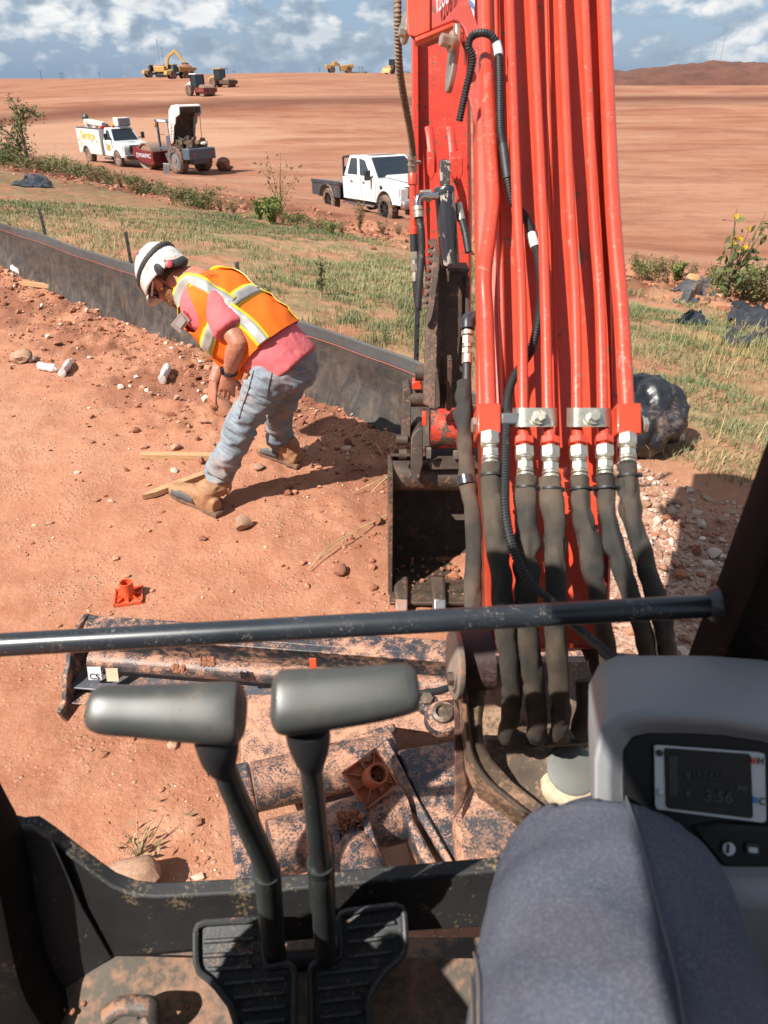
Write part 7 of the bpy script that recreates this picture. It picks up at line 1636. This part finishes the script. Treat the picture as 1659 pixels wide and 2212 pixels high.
# canopy over the seat
m = MB(); m.box((1.35, 0, 2.78), (1.55, 1.55, .14)); cn = m.build('canopy', grey_blue, RL, bev=.03)
MB().box((1.35, .79, 2.80), (.9, .02, .12)).build('canopy_band', white_dirty, cn)
for x, y_ in ((1.95, .7), (1.95, -.7), (.78, .7), (.78, -.7)): MB().box((x + (0 if x > 1.5 else -.0), y_, 1.95), (.11, .11, 1.6)).build('canopy_post', grey_blue, cn)
MB().box((1.3, 0, 1.30), (1.3, 1.5, .12)).build('platform', grey_blue, RL); MB().box((.95, .62, 1.66), (.4, .28, .7)).build('side_console', grey_blue, RL, bev=.03)
m = MB(); m.box((1.0, 0, 1.62), (.5, .5, .14)); m.box((.8, 0, 1.95), (.12, .5, .55)); m.build('seat', rim_black, RL, bev=.03)
m = MB(); m.sweep([(1.9, .72, 1.35), (1.9, .72, 2.05), (1.3, .72, 2.05)], .02, 6); m.build('handrail', rim_black, RL)
MB().ball((2.12, .72, 2.56), (.10, .12, .16), 8).build('work_lamp', amber, cn)
# drum and its frame
dr = MB().lathe((3.25, -1.05, .78), (0, 1, 0), [(.70, 0), (.78, 0), (.78, 2.1), (.70, 2.1), (.66, 2.02), (.1, 2.0)], 40).build('drum', drum_m, RL)
for s_ in (1, -1):
    xz_prism([(4.15, .72), (4.25, .95), (4.05, 1.30), (3.7, 1.36), (3.5, 1.18), (2.05, 1.12), (2.05, .40), (2.3, .34), (3.3, .45)], s_ * 1.22 - .06, s_ * 1.22 + .06).build('drum_frame', maroon, RL, bev=.02)
    text_mesh('lettering', 'DYNAPAC', .34, frame_from((3.05, s_ * 1.285, .84), (-s_, 0, 0), (0, 0, 1)), white_p, RL, bold=.005)
MB().box((2.10, 0, .78), (.14, 2.36, .66)).build('drum_frame_beam', maroon, RL, bev=.02); MB().box((4.12, 0, 1.0), (.14, 2.3, .40)).build('drum_frame_beam', maroon, RL, bev=.02)
MB().cyl((1.6, 0, .8), (2.1, 0, .8), .22, 14).build('articulation', rim_black, RL)
o = MB().box((0, 0, .30), (.34, .12, .60)).build('chock_board', M('printed_carton', (.36, .40, .46), .6, var=.3, vscale=4, chips=.35, ccol=(.6, .4, .12), cscale=4)); p = G(360, 376); o.location = p; o.rotation_euler = (.25, .12, .2); tag(o, 'small blue grey printed carton leaning between drum and roller tyre', 'carton')

# --- far machines on the hill
def far_thing(px, py, heading, name, label, cat, group=None):
    g_ = G(px, py); h = Vector(heading).normalized(); o = thing(name, label, cat, g_, math.atan2(h.y, h.x), group); return o
def far_at(px, dist, heading, name, label, cat, group=None):
    az = math.atan((px - CXP) / F_PX / 1.17); x, y = math.sin(az) * dist, math.cos(az) * dist; h = Vector(heading).normalized()
    return thing(name, label, cat, (x, y, float(hz(x, y))), math.atan2(h.y, h.x), group)
def cab_roller(o, body_m_, cab_m, frame_m, s):
    for s_ in (1, -1): MB().lathe((0, s_ * .9 - .28, .78), (0, 1, 0), [(.45, 0), (.78, .0), (.78, .56), (.45, .56)], 18).build('wheel', tyre_m, o)
    MB().hexa([(-1.4, -.8, .8), (-1.4, .8, .8), (.4, .85, .8), (.4, -.85, .8)], [(-1.2, -.7, 1.5), (-1.2, .7, 1.5), (.3, .8, 2.0), (.3, -.8, 2.0)]).build('engine_hood', body_m_, o, bev=.05)
    c_ = MB().hexa([(.3, -.8, 1.3), (.3, .8, 1.3), (1.8, .75, 1.3), (1.8, -.75, 1.3)], [(.45, -.72, 2.9), (.45, .72, 2.9), (1.7, .7, 2.9), (1.7, -.7, 2.9)]).build('cab', tint_glass, o)
    for x in (.36, 1.76):
        for s_ in (1, -1): MB().box((x, s_ * .76, 2.1), (.12, .10, 1.6)).build('cab_post', cab_black, c_)
    MB().box((1.08, 0, 2.98), (1.8, 1.75, .18)).build('cab_roof', cab_m, o, bev=.03)
    MB().lathe((3.3, -1.05, .78), (0, 1, 0), [(.70, 0), (.78, 0), (.78, 2.1), (.70, 2.1)], 24).build('drum', drum_m, o)
    for s_ in (1, -1): MB().box((3.1, s_ * 1.2, .85), (2.2, .14, .60)).build('drum_frame', frame_m, o)
    MB().box((4.15, 0, .85), (.25, 2.5, .55)).build('drum_frame_beam', frame_m, o); MB().box((2.0, 0, .9), (.3, 2.4, .5)).build('drum_frame_beam', frame_m, o)
o = far_thing(421, 207, (.75, -.66), 'road_roller', 'distant roller with white hood and maroon drum frame on the dark strip', 'roller'); cab_roller(o, white_dirty, white_dirty, maroon, 1)
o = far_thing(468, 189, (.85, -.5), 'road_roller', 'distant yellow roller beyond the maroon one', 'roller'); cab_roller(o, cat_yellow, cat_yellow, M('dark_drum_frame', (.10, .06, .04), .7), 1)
def dumper(o, mats):
    for x in (0, -3.6, -5.3):
        for s_ in (1, -1): MB().lathe((x, s_ * 1.2 - .3, .95), (0, 1, 0), [(.5, 0), (.95, 0), (.95, .6), (.5, .6)], 16).build('wheel', tyre_m, o)
    MB().hexa([(1.9, -1.0, 1.0), (1.9, 1.0, 1.0), (-.2, 1.1, 1.0), (-.2, -1.1, 1.0)], [(1.7, -.9, 1.9), (1.7, .9, 1.9), (-.2, 1.1, 2.3), (-.2, -1.1, 2.3)]).build('hood', mats, o, bev=.06)
    MB().hexa([(-.2, -.9, 1.6), (-.2, .9, 1.6), (-1.5, .9, 1.6), (-1.5, -.9, 1.6)], [(-.5, -.8, 3.3), (-.5, .8, 3.3), (-1.5, .8, 3.3), (-1.5, -.8, 3.3)]).build('cab', tint_glass, o); MB().box((-1.0, 0, 3.38), (1.4, 1.8, .14)).build('cab_roof', mats, o)
    MB().prism([(-1.8, -1.45, 2.9), (-2.0, -1.45, 1.7), (-5.6, -1.45, 1.5), (-7.0, -1.45, 2.3), (-6.8, -1.45, 2.7)], (0, 2.9, 0)).build('dump_body', M('dusty_dump_body', (.45, .24, .08), .7, dust=.4) if 'dusty_dump_body' not in bpy.data.materials else bpy.data.materials['dusty_dump_body'], o, bev=.05)
    m = MB(); m.ball((-4.2, 0, 2.7), (2.2, 1.3, .8), 12); m.build('load', clod_m, o)
    MB().box((-2.5, 0, 1.1), (5.5, .8, .5)).build('chassis', cab_black, o)
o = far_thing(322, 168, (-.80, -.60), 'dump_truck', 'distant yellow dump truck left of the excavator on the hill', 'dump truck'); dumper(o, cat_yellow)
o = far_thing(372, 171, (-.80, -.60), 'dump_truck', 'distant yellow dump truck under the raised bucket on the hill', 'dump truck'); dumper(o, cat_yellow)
o = far_at(358, 272, (.95, -.3), 'tracked_excavator', 'distant yellow excavator with raised arm loading on the hill', 'excavator')
for s_ in (1, -1): MB().box((0, s_ * 1.3, .5), (4.8, .7, 1.0)).build('track', cab_black, o, bev=.2)
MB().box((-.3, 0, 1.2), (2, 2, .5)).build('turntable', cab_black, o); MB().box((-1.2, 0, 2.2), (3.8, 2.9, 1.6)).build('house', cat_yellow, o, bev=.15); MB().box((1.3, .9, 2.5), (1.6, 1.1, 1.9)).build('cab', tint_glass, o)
def bar3(o, pts_, w, h, name, mat): MB().sweep([(x, 0, z) for x, z in pts_], (h, w), 8, res=3, sq=5, up=(0, 0, 1)).build(name, mat, o)
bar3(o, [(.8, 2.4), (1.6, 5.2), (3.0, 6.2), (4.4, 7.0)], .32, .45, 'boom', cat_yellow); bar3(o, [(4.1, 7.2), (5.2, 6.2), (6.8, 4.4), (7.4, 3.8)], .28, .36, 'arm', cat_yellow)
MB().prism([(6.6, -.8, 4.0), (8.2, -.8, 3.8), (8.5, -.8, 2.5), (7.8, -.8, 1.8), (6.9, -.8, 2.4)], (0, 1.6, 0)).build('bucket', iron, o, bev=.1)
def scraper(o):
    for x in (2.6, -3.4):
        for s_ in (1, -1): MB().lathe((x, s_ * 1.3 - .35, 1.0), (0, 1, 0), [(.5, 0), (1.0, 0), (1.0, .7), (.5, .7)], 16).build('wheel', tyre_m, o)
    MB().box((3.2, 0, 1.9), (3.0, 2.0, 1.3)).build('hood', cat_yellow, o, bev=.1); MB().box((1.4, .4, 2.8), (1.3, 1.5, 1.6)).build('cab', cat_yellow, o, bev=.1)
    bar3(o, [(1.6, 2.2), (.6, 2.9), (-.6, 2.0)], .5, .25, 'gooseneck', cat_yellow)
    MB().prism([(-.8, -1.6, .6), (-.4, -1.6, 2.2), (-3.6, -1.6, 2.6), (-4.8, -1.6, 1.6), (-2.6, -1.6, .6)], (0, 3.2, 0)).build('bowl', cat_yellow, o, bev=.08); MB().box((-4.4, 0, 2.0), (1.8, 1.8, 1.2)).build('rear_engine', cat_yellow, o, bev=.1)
o = far_at(732, 296, (-.9, -.3), 'scraper', 'distant yellow scraper on the skyline left of the boom', 'scraper'); scraper(o)
o = far_at(848, 262, (-.55, -.8), 'wheel_loader', 'distant yellow machine half hidden behind the brown hose', 'loader')
for x in (1.6, -1.6):
    for s_ in (1, -1): MB().lathe((x, s_ * 1.2 - .3, .9), (0, 1, 0), [(.4, 0), (.9, 0), (.9, .6), (.4, .6)], 16).build('wheel', tyre_m, o)
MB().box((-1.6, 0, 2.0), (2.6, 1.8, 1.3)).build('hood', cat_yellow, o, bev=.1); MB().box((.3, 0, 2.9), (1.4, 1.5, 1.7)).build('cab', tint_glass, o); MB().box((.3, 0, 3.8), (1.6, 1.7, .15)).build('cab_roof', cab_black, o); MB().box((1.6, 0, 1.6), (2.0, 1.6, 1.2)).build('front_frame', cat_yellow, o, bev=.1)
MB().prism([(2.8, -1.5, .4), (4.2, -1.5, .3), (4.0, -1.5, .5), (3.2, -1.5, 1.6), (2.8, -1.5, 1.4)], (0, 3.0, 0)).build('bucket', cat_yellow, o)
# --- masts and poles beyond the hill
def dirpt(px, py, dist): 
    a = P(px, py, 1) - CAM; a = a / math.hypot(a.x, a.y); return CAM + a * dist
def mast(px, y0, y1, dist, w, label, name='radio_mast', cat='mast', group=None):
    top = dirpt(px, y0, dist); a = dirpt(px, y1, dist); zb = a.z - 8; zt = top.z; t_ = thing(name, label, cat, (top.x, top.y, zb), 0, group); h = zt - zb
    if name == 'radio_mast':
        for k in range(3): MB().cyl((w * math.cos(k * 2.09), w * math.sin(k * 2.09), 0), (w * .4 * math.cos(k * 2.09), w * .4 * math.sin(k * 2.09), h), w * .13, 5).build('mast_leg', far_grey, t_)
        m = MB()
        for k in range(26):
            z = h * k / 26; r_ = w * (1 - .6 * k / 26); q = [Vector((r_ * math.cos(j * 2.09), r_ * math.sin(j * 2.09), z + (h / 26 if j % 2 else 0))) for j in range(4)]
            m.sweep(q, w * .07, 4)
        kind(m.build('bracing', far_grey, t_), 'stuff')
        for k in (.55, .8, .97): MB().box((0, 0, h * k), (w * 1.6, w * 1.6, h * .03)).build('antenna', far_grey, t_)
    else:
        MB().cyl((0, 0, 0), (0, 0, h), w, 6).build('pole', M('far_pole', (.12, .12, .13), .8) if 'far_pole' not in bpy.data.materials else bpy.data.materials['far_pole'], t_); MB().box((0, 0, h * .94), (w * 14, w * 1.2, w * 1.2)).build('crossarm', bpy.data.materials['far_pole'], t_)
    return t_
mast(338, 84, 170, 1100, .8, 'taller thin radio mast rising above the distant excavator'); mast(348, 100, 168, 950, 1.1, 'shorter radio mast right of the taller one on the hill')
mast(1568, 72, 130, 1500, .8, 'taller of the two faint masts above the dirt ridge at right'); mast(1548, 92, 130, 1500, .6, 'shorter of the two faint masts above the dirt ridge at right')
POLE = {86: 'leftmost thin power pole on the skyline, alone', 129: 'left pole of the close pair left of the radio masts', 134: 'right pole of the close pair left of the radio masts', 213: 'lone thin power pole between the left pair and the radio masts', 485: 'left pole of the close pair above the yellow roller', 490: 'right pole of the close pair above the yellow roller', 505: 'single power pole just right of the pair above the yellow roller', 690: 'single power pole left of the distant scraper', 776: 'left pole of the pair right of the distant scraper', 783: 'right pole of the pair right of the distant scraper'}
for px, y0, y1, lab in ((86, 152, 178, None), (129, 155, 176, None), (134, 156, 176, None), (213, 155, 172, None), (485, 146, 166, None), (490, 145, 166, None), (505, 152, 166, None), (690, 146, 162, None), (776, 142, 160, None), (783, 142, 160, None)):
    mast(px, y0, y1, 620, .16, POLE[px], 'power_pole', 'power pole', 'power poles on the skyline')
o = MB()
# far tree belt beyond the crest
r_ = np.random.default_rng(8); n = 9000; azs = np.where(r_.random(n) < .75, r_.uniform(-.10, .10, n), r_.uniform(.10, .62, n)); dist = r_.uniform(700, 900, n)
cx_ = np.sin(azs) * dist; cy_ = np.cos(azs) * dist; top_ = 3.4 + 3.0 * np.maximum(0, fbm(azs * 40, 0 * azs, oct=3, seed=401) + .2) * sst(-.10, -.02, azs); cz_ = r_.uniform(0, 1, n) ** .7 * top_ - 1.5
def cards(n, c_, s_): 
    a = r_.normal(size=(n, 3)); a /= np.linalg.norm(a, axis=1)[:, None]; u_ = np.cross(a, r_.normal(size=(n, 3))); u_ /= np.linalg.norm(u_, axis=1)[:, None]; w_ = np.cross(u_, a); s_ = s_[:, None]
    return np.stack([c_ - u_ * s_, c_ + w_ * s_, c_ + u_ * s_, c_ - w_ * s_], 1).reshape(-1, 3)
me = arr_mesh('treeline', cards(n, np.stack([cx_, cy_, cz_], 1), r_.uniform(.6, 1.6, n)), np.arange(4 * n).reshape(n, 4), leaf_mat('far_trees', (.06, .085, .075), (.085, .11, .09), (.12, .14, .11)), smooth=False); fattr(me, 'tint', np.repeat(r_.random(n), 4))
tag(kind(link('treeline', me, None), 'stuff'), 'dark far off belt of trees on the skyline', 'trees')
# ---------------------------------------------------------------- loose things on the ground
def rock_mesh(name, seed, sc=(1, 1, .7), rough=.28, sub=2):
    bm = bmesh.new(); bmesh.ops.create_icosphere(bm, subdivisions=sub, radius=1.0)
    co = np.array([v.co for v in bm.verts]); n = fbm(co[:, 0] * 1.3, co[:, 1] * 1.3, co[:, 2] * 1.3, oct=3, seed=seed)
    r_ = np.random.default_rng(seed); 
    co = co * (1 + rough * n)[:, None]
    for k in range(7):      # chipped flats
        d_ = r_.normal(size=3); d_ /= np.linalg.norm(d_); h = r_.uniform(.62, .85); over = np.maximum(0, co @ d_ - h); co -= over[:, None] * d_[None, :] * .85
    co = co * np.array(sc)
    for v, c_ in zip(bm.verts, co): v.co = c_
    me = bpy.data.meshes.new(name); bm.to_mesh(me); bm.free()
    me.polygons.foreach_set('use_smooth', [True] * len(me.polygons)); me.set_sharp_from_angle(angle=math.radians(38)); return me
def rock(px, py, r, label, mat, seed, sc=(1, .85, .65), cat='rock', name='rock', sink=.3):
    p = G(px, py); o = link(name, rock_mesh(name, seed, sc), mat); o.scale = (r, r, r); o.location = p + Vector((0, 0, r * sc[2] * (1 - sink))); o.rotation_euler = (random.uniform(-.3, .3), random.uniform(-.3, .3), random.uniform(0, 6)); tag(o, label, cat); return o
rock(47, 782, .085, 'tan rock casting a shadow, left of the plastic bottles', stone_m, 1)
rock(62, 776, .06, 'upright thin stone standing beside the tan rock', stone_m, 2, (.45, .7, 1.1))
rock(71, 780, .040, 'small grey pebble at the foot of the upright stone', stone_pale, 3)
rock(380, 970, .040, 'tan stone beside the end of the loose wooden lath', stone_m, 4)
rock(525, 1142, .052, 'reddish tan rock on the bare dirt below the worker boot', stone_m, 5, (1, .9, .85))
rock(480, 893, .10, 'dark red clod on the ground under the worker hands', clod_m, 6, (1.2, .9, .6))
rock(376, 1020, .026, 'small pale stone between the two wooden laths', stone_pale, 7)
rock(484, 368, .55, 'reddish boulder on the field right of the roller', clod_m, 8, (1, .9, .8))
rock(496, 368, .28, 'smaller clod right of the reddish boulder', clod_m, 9)
rock(285, 1925, .075, 'brown rock lying just past the cab sill at lower left', stone_m, 10, (1.25, .8, .75), sink=-.1)
rock(1468, 952, .045, 'white stone beside the black plastic bundle', stone_pale, 11)
rock(262, 840, .03, 'white stone on the loose soil below the fence', stone_pale, 12)
rock(385, 875, .03, 'round tan stone left of the worker at knee level', stone_m, 13)
rock(560, 1020, .035, 'tan stone lying between the worker boots', stone_m, 14)
rock(736, 1238, .04, 'red clod on the dirt left of the bucket opening', clod_m, 15)
rock(812, 1128, .045, 'red clod close beside the bucket side plate', clod_m, 16)
rock(1542, 1200, .035, 'pale stone in the sun right of the boom shadow', stone_pale, 17)
rock(1436, 1335, .05, 'white rock in the shade right of the hoses', stone_pale, 18)
# gravel and crumbs (stuff): many small stones in one mesh
ico = bmesh.new(); bmesh.ops.create_icosphere(ico, subdivisions=1, radius=1.0); iv = np.array([v.co[:] for v in ico.verts]); ifc = np.array([[v.index for v in f.verts] for f in ico.faces]); ico.free()
def gravel(name, x, y, r, mat, label, seed, lift=.25):
    r_ = np.random.default_rng(seed); n = len(x); k = len(iv); S = r[:, None, None] * r_.uniform(.55, 1.15, (n, 1, 3)) * np.array([1, 1, .75]); V = iv[None] * (1 + .28 * r_.normal(size=(n, k, 1)).clip(-1, 1)) * S
    a = r_.uniform(0, 6.28, n); c_, s_ = np.cos(a)[:, None], np.sin(a)[:, None]; X = V[..., 0] * c_ - V[..., 1] * s_; Y = V[..., 0] * s_ + V[..., 1] * c_
    V = np.stack([X + x[:, None], Y + y[:, None], V[..., 2] + (hz_fine(x, y) + r * lift)[:, None]], -1).reshape(-1, 3); F = (ifc[None] + (np.arange(n) * k)[:, None, None]).reshape(-1, 3)
    me = arr_mesh(name, V, F, None, smooth=False); fattr(me, 'tint', np.repeat(r_.random(n), k)); o = link(name, me, mat); tag(kind(o, 'stuff'), label, 'stones'); return o
grav_m = leaf_mat('gravel_stones', (.26, .12, .07), (.40, .20, .125), (.62, .48, .38)); grav2_m = leaf_mat('pale_gravel', (.22, .11, .07), (.32, .20, .14), (.48, .38, .31)); crumb_m = leaf_mat('soil_crumbs', (.17, .062, .034), (.29, .118, .068), (.42, .205, .125))  # second gravel set darkened in colour for the boom's shadow
for mm_ in (grav_m, grav2_m, crumb_m): mm_.node_tree.nodes['Principled BSDF'].inputs['Roughness'].default_value = .95
r_ = np.random.default_rng(77)
def view_pts(n, ys): 
    """ground points spread evenly over the part of the pad the photo looks at"""
    d_ = r_.uniform(ys[0], ys[1], n); x = r_.uniform(-.62, .62, n) * d_; return x, d_
x, y = view_pts(16000, (.95, 6.5)); s = (x + y - 4.3) / 1.414; k = (s < -.1) & (r_.random(len(x)) < .35 + .5 * (fbm(x * .9, y * .9, oct=2, seed=411) > .05)); x, y = x[k], y[k]
gravel('pebbles', x, y, np.minimum(.0022 + .0045 * r_.pareto(2.6, len(x)) * .6, .02), grav_m, 'scattered small pebbles and crumbs over the bare red pad', 1)
q = r_.uniform(-.6, 13, 9500); sN = -np.abs(r_.normal(0, .75, 9500)) + .35; x = (sN * 1.414 + 4.3) / 2 - q / 1.414; y = sN * 1.414 + 4.3 - x; k = (y > .8) & (np.abs(np.arctan2(x, y)) < .66); x, y = x[k], y[k]
gravel('soil_lumps', x, y, np.minimum(.004 + .0062 * r_.pareto(2.3, len(x)), .036), crumb_m, 'loose red soil lumps banked against the silt fence', 2, .35)
q = r_.uniform(-.6, 13, 2200); sN = -np.abs(r_.normal(0, .55, 2200)) + .3; x = (sN * 1.414 + 4.3) / 2 - q / 1.414; y = sN * 1.414 + 4.3 - x; k = (y > .8) & (np.abs(np.arctan2(x, y)) < .66); x, y = x[k], y[k]
gravel('soil_stones', x, y, np.minimum(.004 + .007 * r_.pareto(2.4, len(x)), .035), grav_m, 'tan stones mixed in the loose soil along the fence', 5, .4)
x = r_.uniform(.75, 2.6, 11000); y = r_.uniform(1.2, 4.0, 11000); s = (x + y - 4.3) / 1.414; k = (s < .75) & (np.abs(np.arctan2(x, y)) < .66); x, y = x[k], y[k]
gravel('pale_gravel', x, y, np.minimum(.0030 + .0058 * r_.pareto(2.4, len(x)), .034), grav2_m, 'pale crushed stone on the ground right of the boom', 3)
x = r_.uniform(-18, 8, 8000); sN = r_.normal(10.4, 1.2, 8000); y = sN * 1.414 + 4.3 - x; k = (y > 4) & (np.abs(np.arctan2(x, y)) < .66); x, y = x[k], y[k]
gravel('ditch_clods', x, y, np.minimum(.012 + .022 * r_.pareto(2.4, len(x)), .10), crumb_m, 'dark red clods in the ditch beyond the grass', 4, .3)
# wooden laths
def lath(a, b_, w, t_, label, point=False):
    A = G(*a); B = G(*b_); d_ = (B - A); L = d_.length; d_.normalize(); sd_ = Vector((-d_.y, d_.x, 0)).normalized(); up = d_.cross(sd_) * -1
    if up.z < 0: up = -up
    o = MB(); off = up * (t_ / 2 + .004); m = [A + off - sd_ * w / 2, B + off - sd_ * w / 2, B + off + sd_ * w / 2, A + off + sd_ * w / 2]
    if point: m = [A + off, A + off + d_ * w * 1.6 - sd_ * w / 2, B + off - sd_ * w / 2, B + off + sd_ * w / 2, A + off + d_ * w * 1.6 + sd_ * w / 2]
    o.prism([p - up * t_ / 2 for p in m], up * t_); ob = o.build('wooden_lath', wood, bev=.002); tag(ob, label, 'lath')
lath((306, 990), (462, 992), .045, .032, 'pale wooden lath lying straight across behind the worker boot')
lath((309, 1081), (452, 1028), .045, .032, 'pointed wooden stake lying aslant under the worker boot', True)
# orange sign bases
def marker_base(o_loc, rot, mat, label, filled=False, sc=1.0):
    t_ = thing('marker_base', label, 'plastic base', o_loc); t_.rotation_euler = rot; t_.scale = (sc, sc, sc)
    m = MB(); m.box((0, 0, .004), (.125, .125, .008)); m.build('plate', mat, t_, bev=.002)
    for s_, a in ((1, 0), (-1, 0), (1, 1), (-1, 1)): m = MB(); m.box((0, s_ * .0595, .011) if a == 0 else (s_ * .0595, 0, .011), (.125, .006, .014) if a == 0 else (.006, .125, .014)); m.build('rim', mat, t_)
    MB().lathe((0, 0, .006), (0, 0, 1), [(.031, 0), (.030, .035), (.030, .085), (.024, .085), (.023, .012), (.001, .011)], 28).build('socket', mat, t_)
    for k in range(8):
        a = k * math.pi / 4; L = .062 if k % 2 == 0 else .084; m = MB(); d_ = Vector((math.cos(a), math.sin(a), 0)); n_ = Vector((-d_.y, d_.x, 0)) * .002
        m.prism([d_ * .028 + Vector((0, 0, .007)), d_ * (L - .004) + Vector((0, 0, .007)), d_ * (L - .006) + Vector((0, 0, .014)), d_ * .029 + Vector((0, 0, .030))], n_); m.build('web', mat, t_)
    if filled:
        m = MB()
        for k in range(60): m.ball((random.uniform(.0, .058) if k % 2 else random.uniform(-.02, .02), random.uniform(-.058, .058) if k % 2 else random.uniform(-.015, .015), .012 if k % 2 else .05), random.uniform(.004, .011), 6)
        kind(m.build('dirt_crumbs', clod_m, t_), 'stuff')
marker_base(G(279, 1292), (0, 0, .25), orange_pl, 'bright orange plastic socket base standing on the bare dirt', sc=.98)
marker_base(P(798, 1684, 1.815), (.55, -.06, .70), orange_dusty, 'dusty orange plastic socket base lying on the undercarriage tubes', True, sc=.86)
# plastic bottles
clear_m = M('crushed_clear_plastic', (.92, .84, .80), .18, var=.12, vscale=30, trans=.22, bump=.6, bscale=45, coat=.5)
def bottle(a, b_, r, label, seed):
    A = G(*a) + Vector((0, 0, r)); B = G(*b_) + Vector((0, 0, r * .9)); q = [A.lerp(B, t) for t in (0, .04, .2, .4, .6, .75, .88, .9, 1)]
    m = MB(); pts_ = catmull([np.array(p) for p in q], 5); rr = np.interp(np.linspace(0, 1, len(pts_)), [0, .05, .3, .5, .7, .86, .9, 1], [.6, 1, .85, 1, .92, .42, .36, .36]) * r
    m.sweep(pts_, [(float(x), float(x) * .82) for x in rr], 16); V = np.array(m.v); V += (fbm(V[:, 0] * 28, V[:, 1] * 28, V[:, 2] * 28, oct=2, seed=seed) * .10 * r)[:, None] * np.array([1, 1, .6]); m.v = [tuple(p) for p in V]
    o = m.build('plastic_bottle', clear_m, None, smooth=25); tag(o, label, 'bottle'); return o
bottle((88, 799), (126, 808), .034, 'crushed clear plastic bottle lying sideways on the red dirt', 1); bottle((136, 816), (156, 786), .034, 'crushed clear plastic bottle pointing away beside the first one', 2)
bottle((352, 832), (366, 804), .040, 'crumpled clear plastic bottle left of the worker hands', 3); bottle((32, 594), (54, 600), .045, 'small white plastic scrap at the foot of the fence', 4)['category'] = 'plastic scrap'
# black plastic: bulging bundle and torn sheets
def film(name, label, cat, c, rad, seed, amp=.30, mat=None, sub=5, flat=0.0):
    bm = bmesh.new(); bmesh.ops.create_icosphere(bm, subdivisions=sub, radius=1.0); co = np.array([v.co[:] for v in bm.verts])
    n1 = fbm(co[:, 0] * 1.6, co[:, 1] * 1.6, co[:, 2] * 1.6, oct=3, seed=seed); rd = 1 - np.abs(fbm(co[:, 0] * 3.4 + seed, co[:, 1] * 3.4, co[:, 2] * 1.0, oct=2, seed=seed + 3)); rd2 = 1 - np.abs(vn(co[:, 0] * 9, co[:, 1] * 9, co[:, 2] * 6, seed + 9))
    co = co * (1 + amp * .5 * n1 + amp * .42 * (rd - .6) + amp * .05 * (rd2 - .5))[:, None] * np.array(rad)
    for v, p in zip(bm.verts, co): v.co = p
    me = bpy.data.meshes.new(name); bm.to_mesh(me); bm.free(); me.polygons.foreach_set('use_smooth', [True] * len(me.polygons))
    o = link(name, me, mat or film_m); o.location = c; tag(o, label, cat); return o
g_ = G(1396, 985); film('plastic_bundle', 'big bulging black plastic bundle right of the red boom', 'plastic bundle', g_ + Vector((-.04, .16, .19)), (.27, .25, .23), 5, .42)
def sheet(label, quad, seed, hgt, name='plastic_sheet', mat=None):
    A, B, C_, D_ = [np.array(G(*p)) for p in quad]; n = 46; u_, w_ = np.meshgrid(np.linspace(0, 1, n), np.linspace(0, 1, n))
    Pn = (A[None, None] * (1 - u_)[..., None] + B[None, None] * u_[..., None]) * (1 - w_)[..., None] + (D_[None, None] * (1 - u_)[..., None] + C_[None, None] * u_[..., None]) * w_[..., None]
    e = 1 + .0 * u_; jig = .16 * np.linalg.norm(B - A); X = Pn[..., 0] + jig * vn(u_ * 3, w_ * 3, 0, seed); Y = Pn[..., 1] + jig * vn(u_ * 3, w_ * 3, 5, seed)
    fold = (1 - np.abs(fbm(u_ * 3.5, w_ * 3.5, oct=3, seed=seed + 1))) ** 2; Z = hz_fine(X, Y) + .02 + hgt * fold * np.sin(np.pi * u_) ** .4 * np.sin(np.pi * w_) ** .4
    keep = fbm(u_ * 2.6, w_ * 2.6, oct=2, seed=seed + 6) > -.55
    q = np.array([[i * n + j, i * n + j + 1, (i + 1) * n + j + 1, (i + 1) * n + j] for i in range(n - 1) for j in range(n - 1) if keep[i, j]])
    o = link(name, arr_mesh(name, np.stack([X, Y, Z], -1).reshape(-1, 3), q), mat or film_m); s_ = o.modifiers.new('sol', 'SOLIDIFY'); s_.thickness = .004; tag(o, label, 'plastic sheet'); return o
grey_film = M('greyed_plastic_sheet', (.075, .072, .075), .35, var=.4, vscale=5, dust=.25, dscale=3, bump=.6, bscale=10)
sheet('torn grey black plastic sheet at the foot of the sunflower', [(1432, 652), (1540, 662), (1548, 606), (1470, 606)], 21, .20, mat=grey_film)
sheet('crumpled black plastic sheet at the right edge above the grass', [(1560, 744), (1680, 752), (1690, 668), (1590, 660)], 22, .13)
sheet('narrow strip of black plastic on the dirt between the two sheets', [(1444, 700), (1535, 706), (1520, 676), (1480, 690)], 23, .12)
sheet('heap of black plastic in the grass at far left', [(28, 402), (120, 408), (104, 384), (52, 384)], 24, .20)
p = G(1490, 634); o = link('cardboard_scrap', rock_mesh('cardboard_scrap', 33, (1, .6, .12), .3), M('tan_cardboard', (.52, .30, .14), .8)); o.scale = (.17, .17, .17); o.location = p + Vector((0, 0, .30)); o.rotation_euler = (.5, .1, .3); tag(o, 'tan cardboard scrap on the torn grey plastic sheet', 'cardboard')
o = MB().box((0, 0, .06), (.9, .10, .08)).build('wooden_plank', wood); o.location = G(1362, 606); o.rotation_euler = (0, .05, .25); tag(o, 'reddish wooden plank in the weeds just right of the boom', 'plank')
o = MB().box((0, 0, .03), (1.1, .06, .04)).build('wooden_lath', wood); o.location = G(140, 632); o.rotation_euler = (0, 0, -.35); tag(o, 'weathered lath lying in the grass beyond the fence', 'lath')
# small uprooted weed on the ground past the cab
t_ = thing('weed', 'small dry uprooted weed lying by the rock at lower left', 'weed', G(300, 1850)); stems(9, 40, .10, .10, .0022).build('stems', straw_m, t_)
m = leaf_cloud('leaves', 60, lambda r_, n: r_.normal(size=(n, 3)) * [.06, .09, .02] + [0, 0, .025], .016, dry_m, 420); link('leaves', m, None, t_)
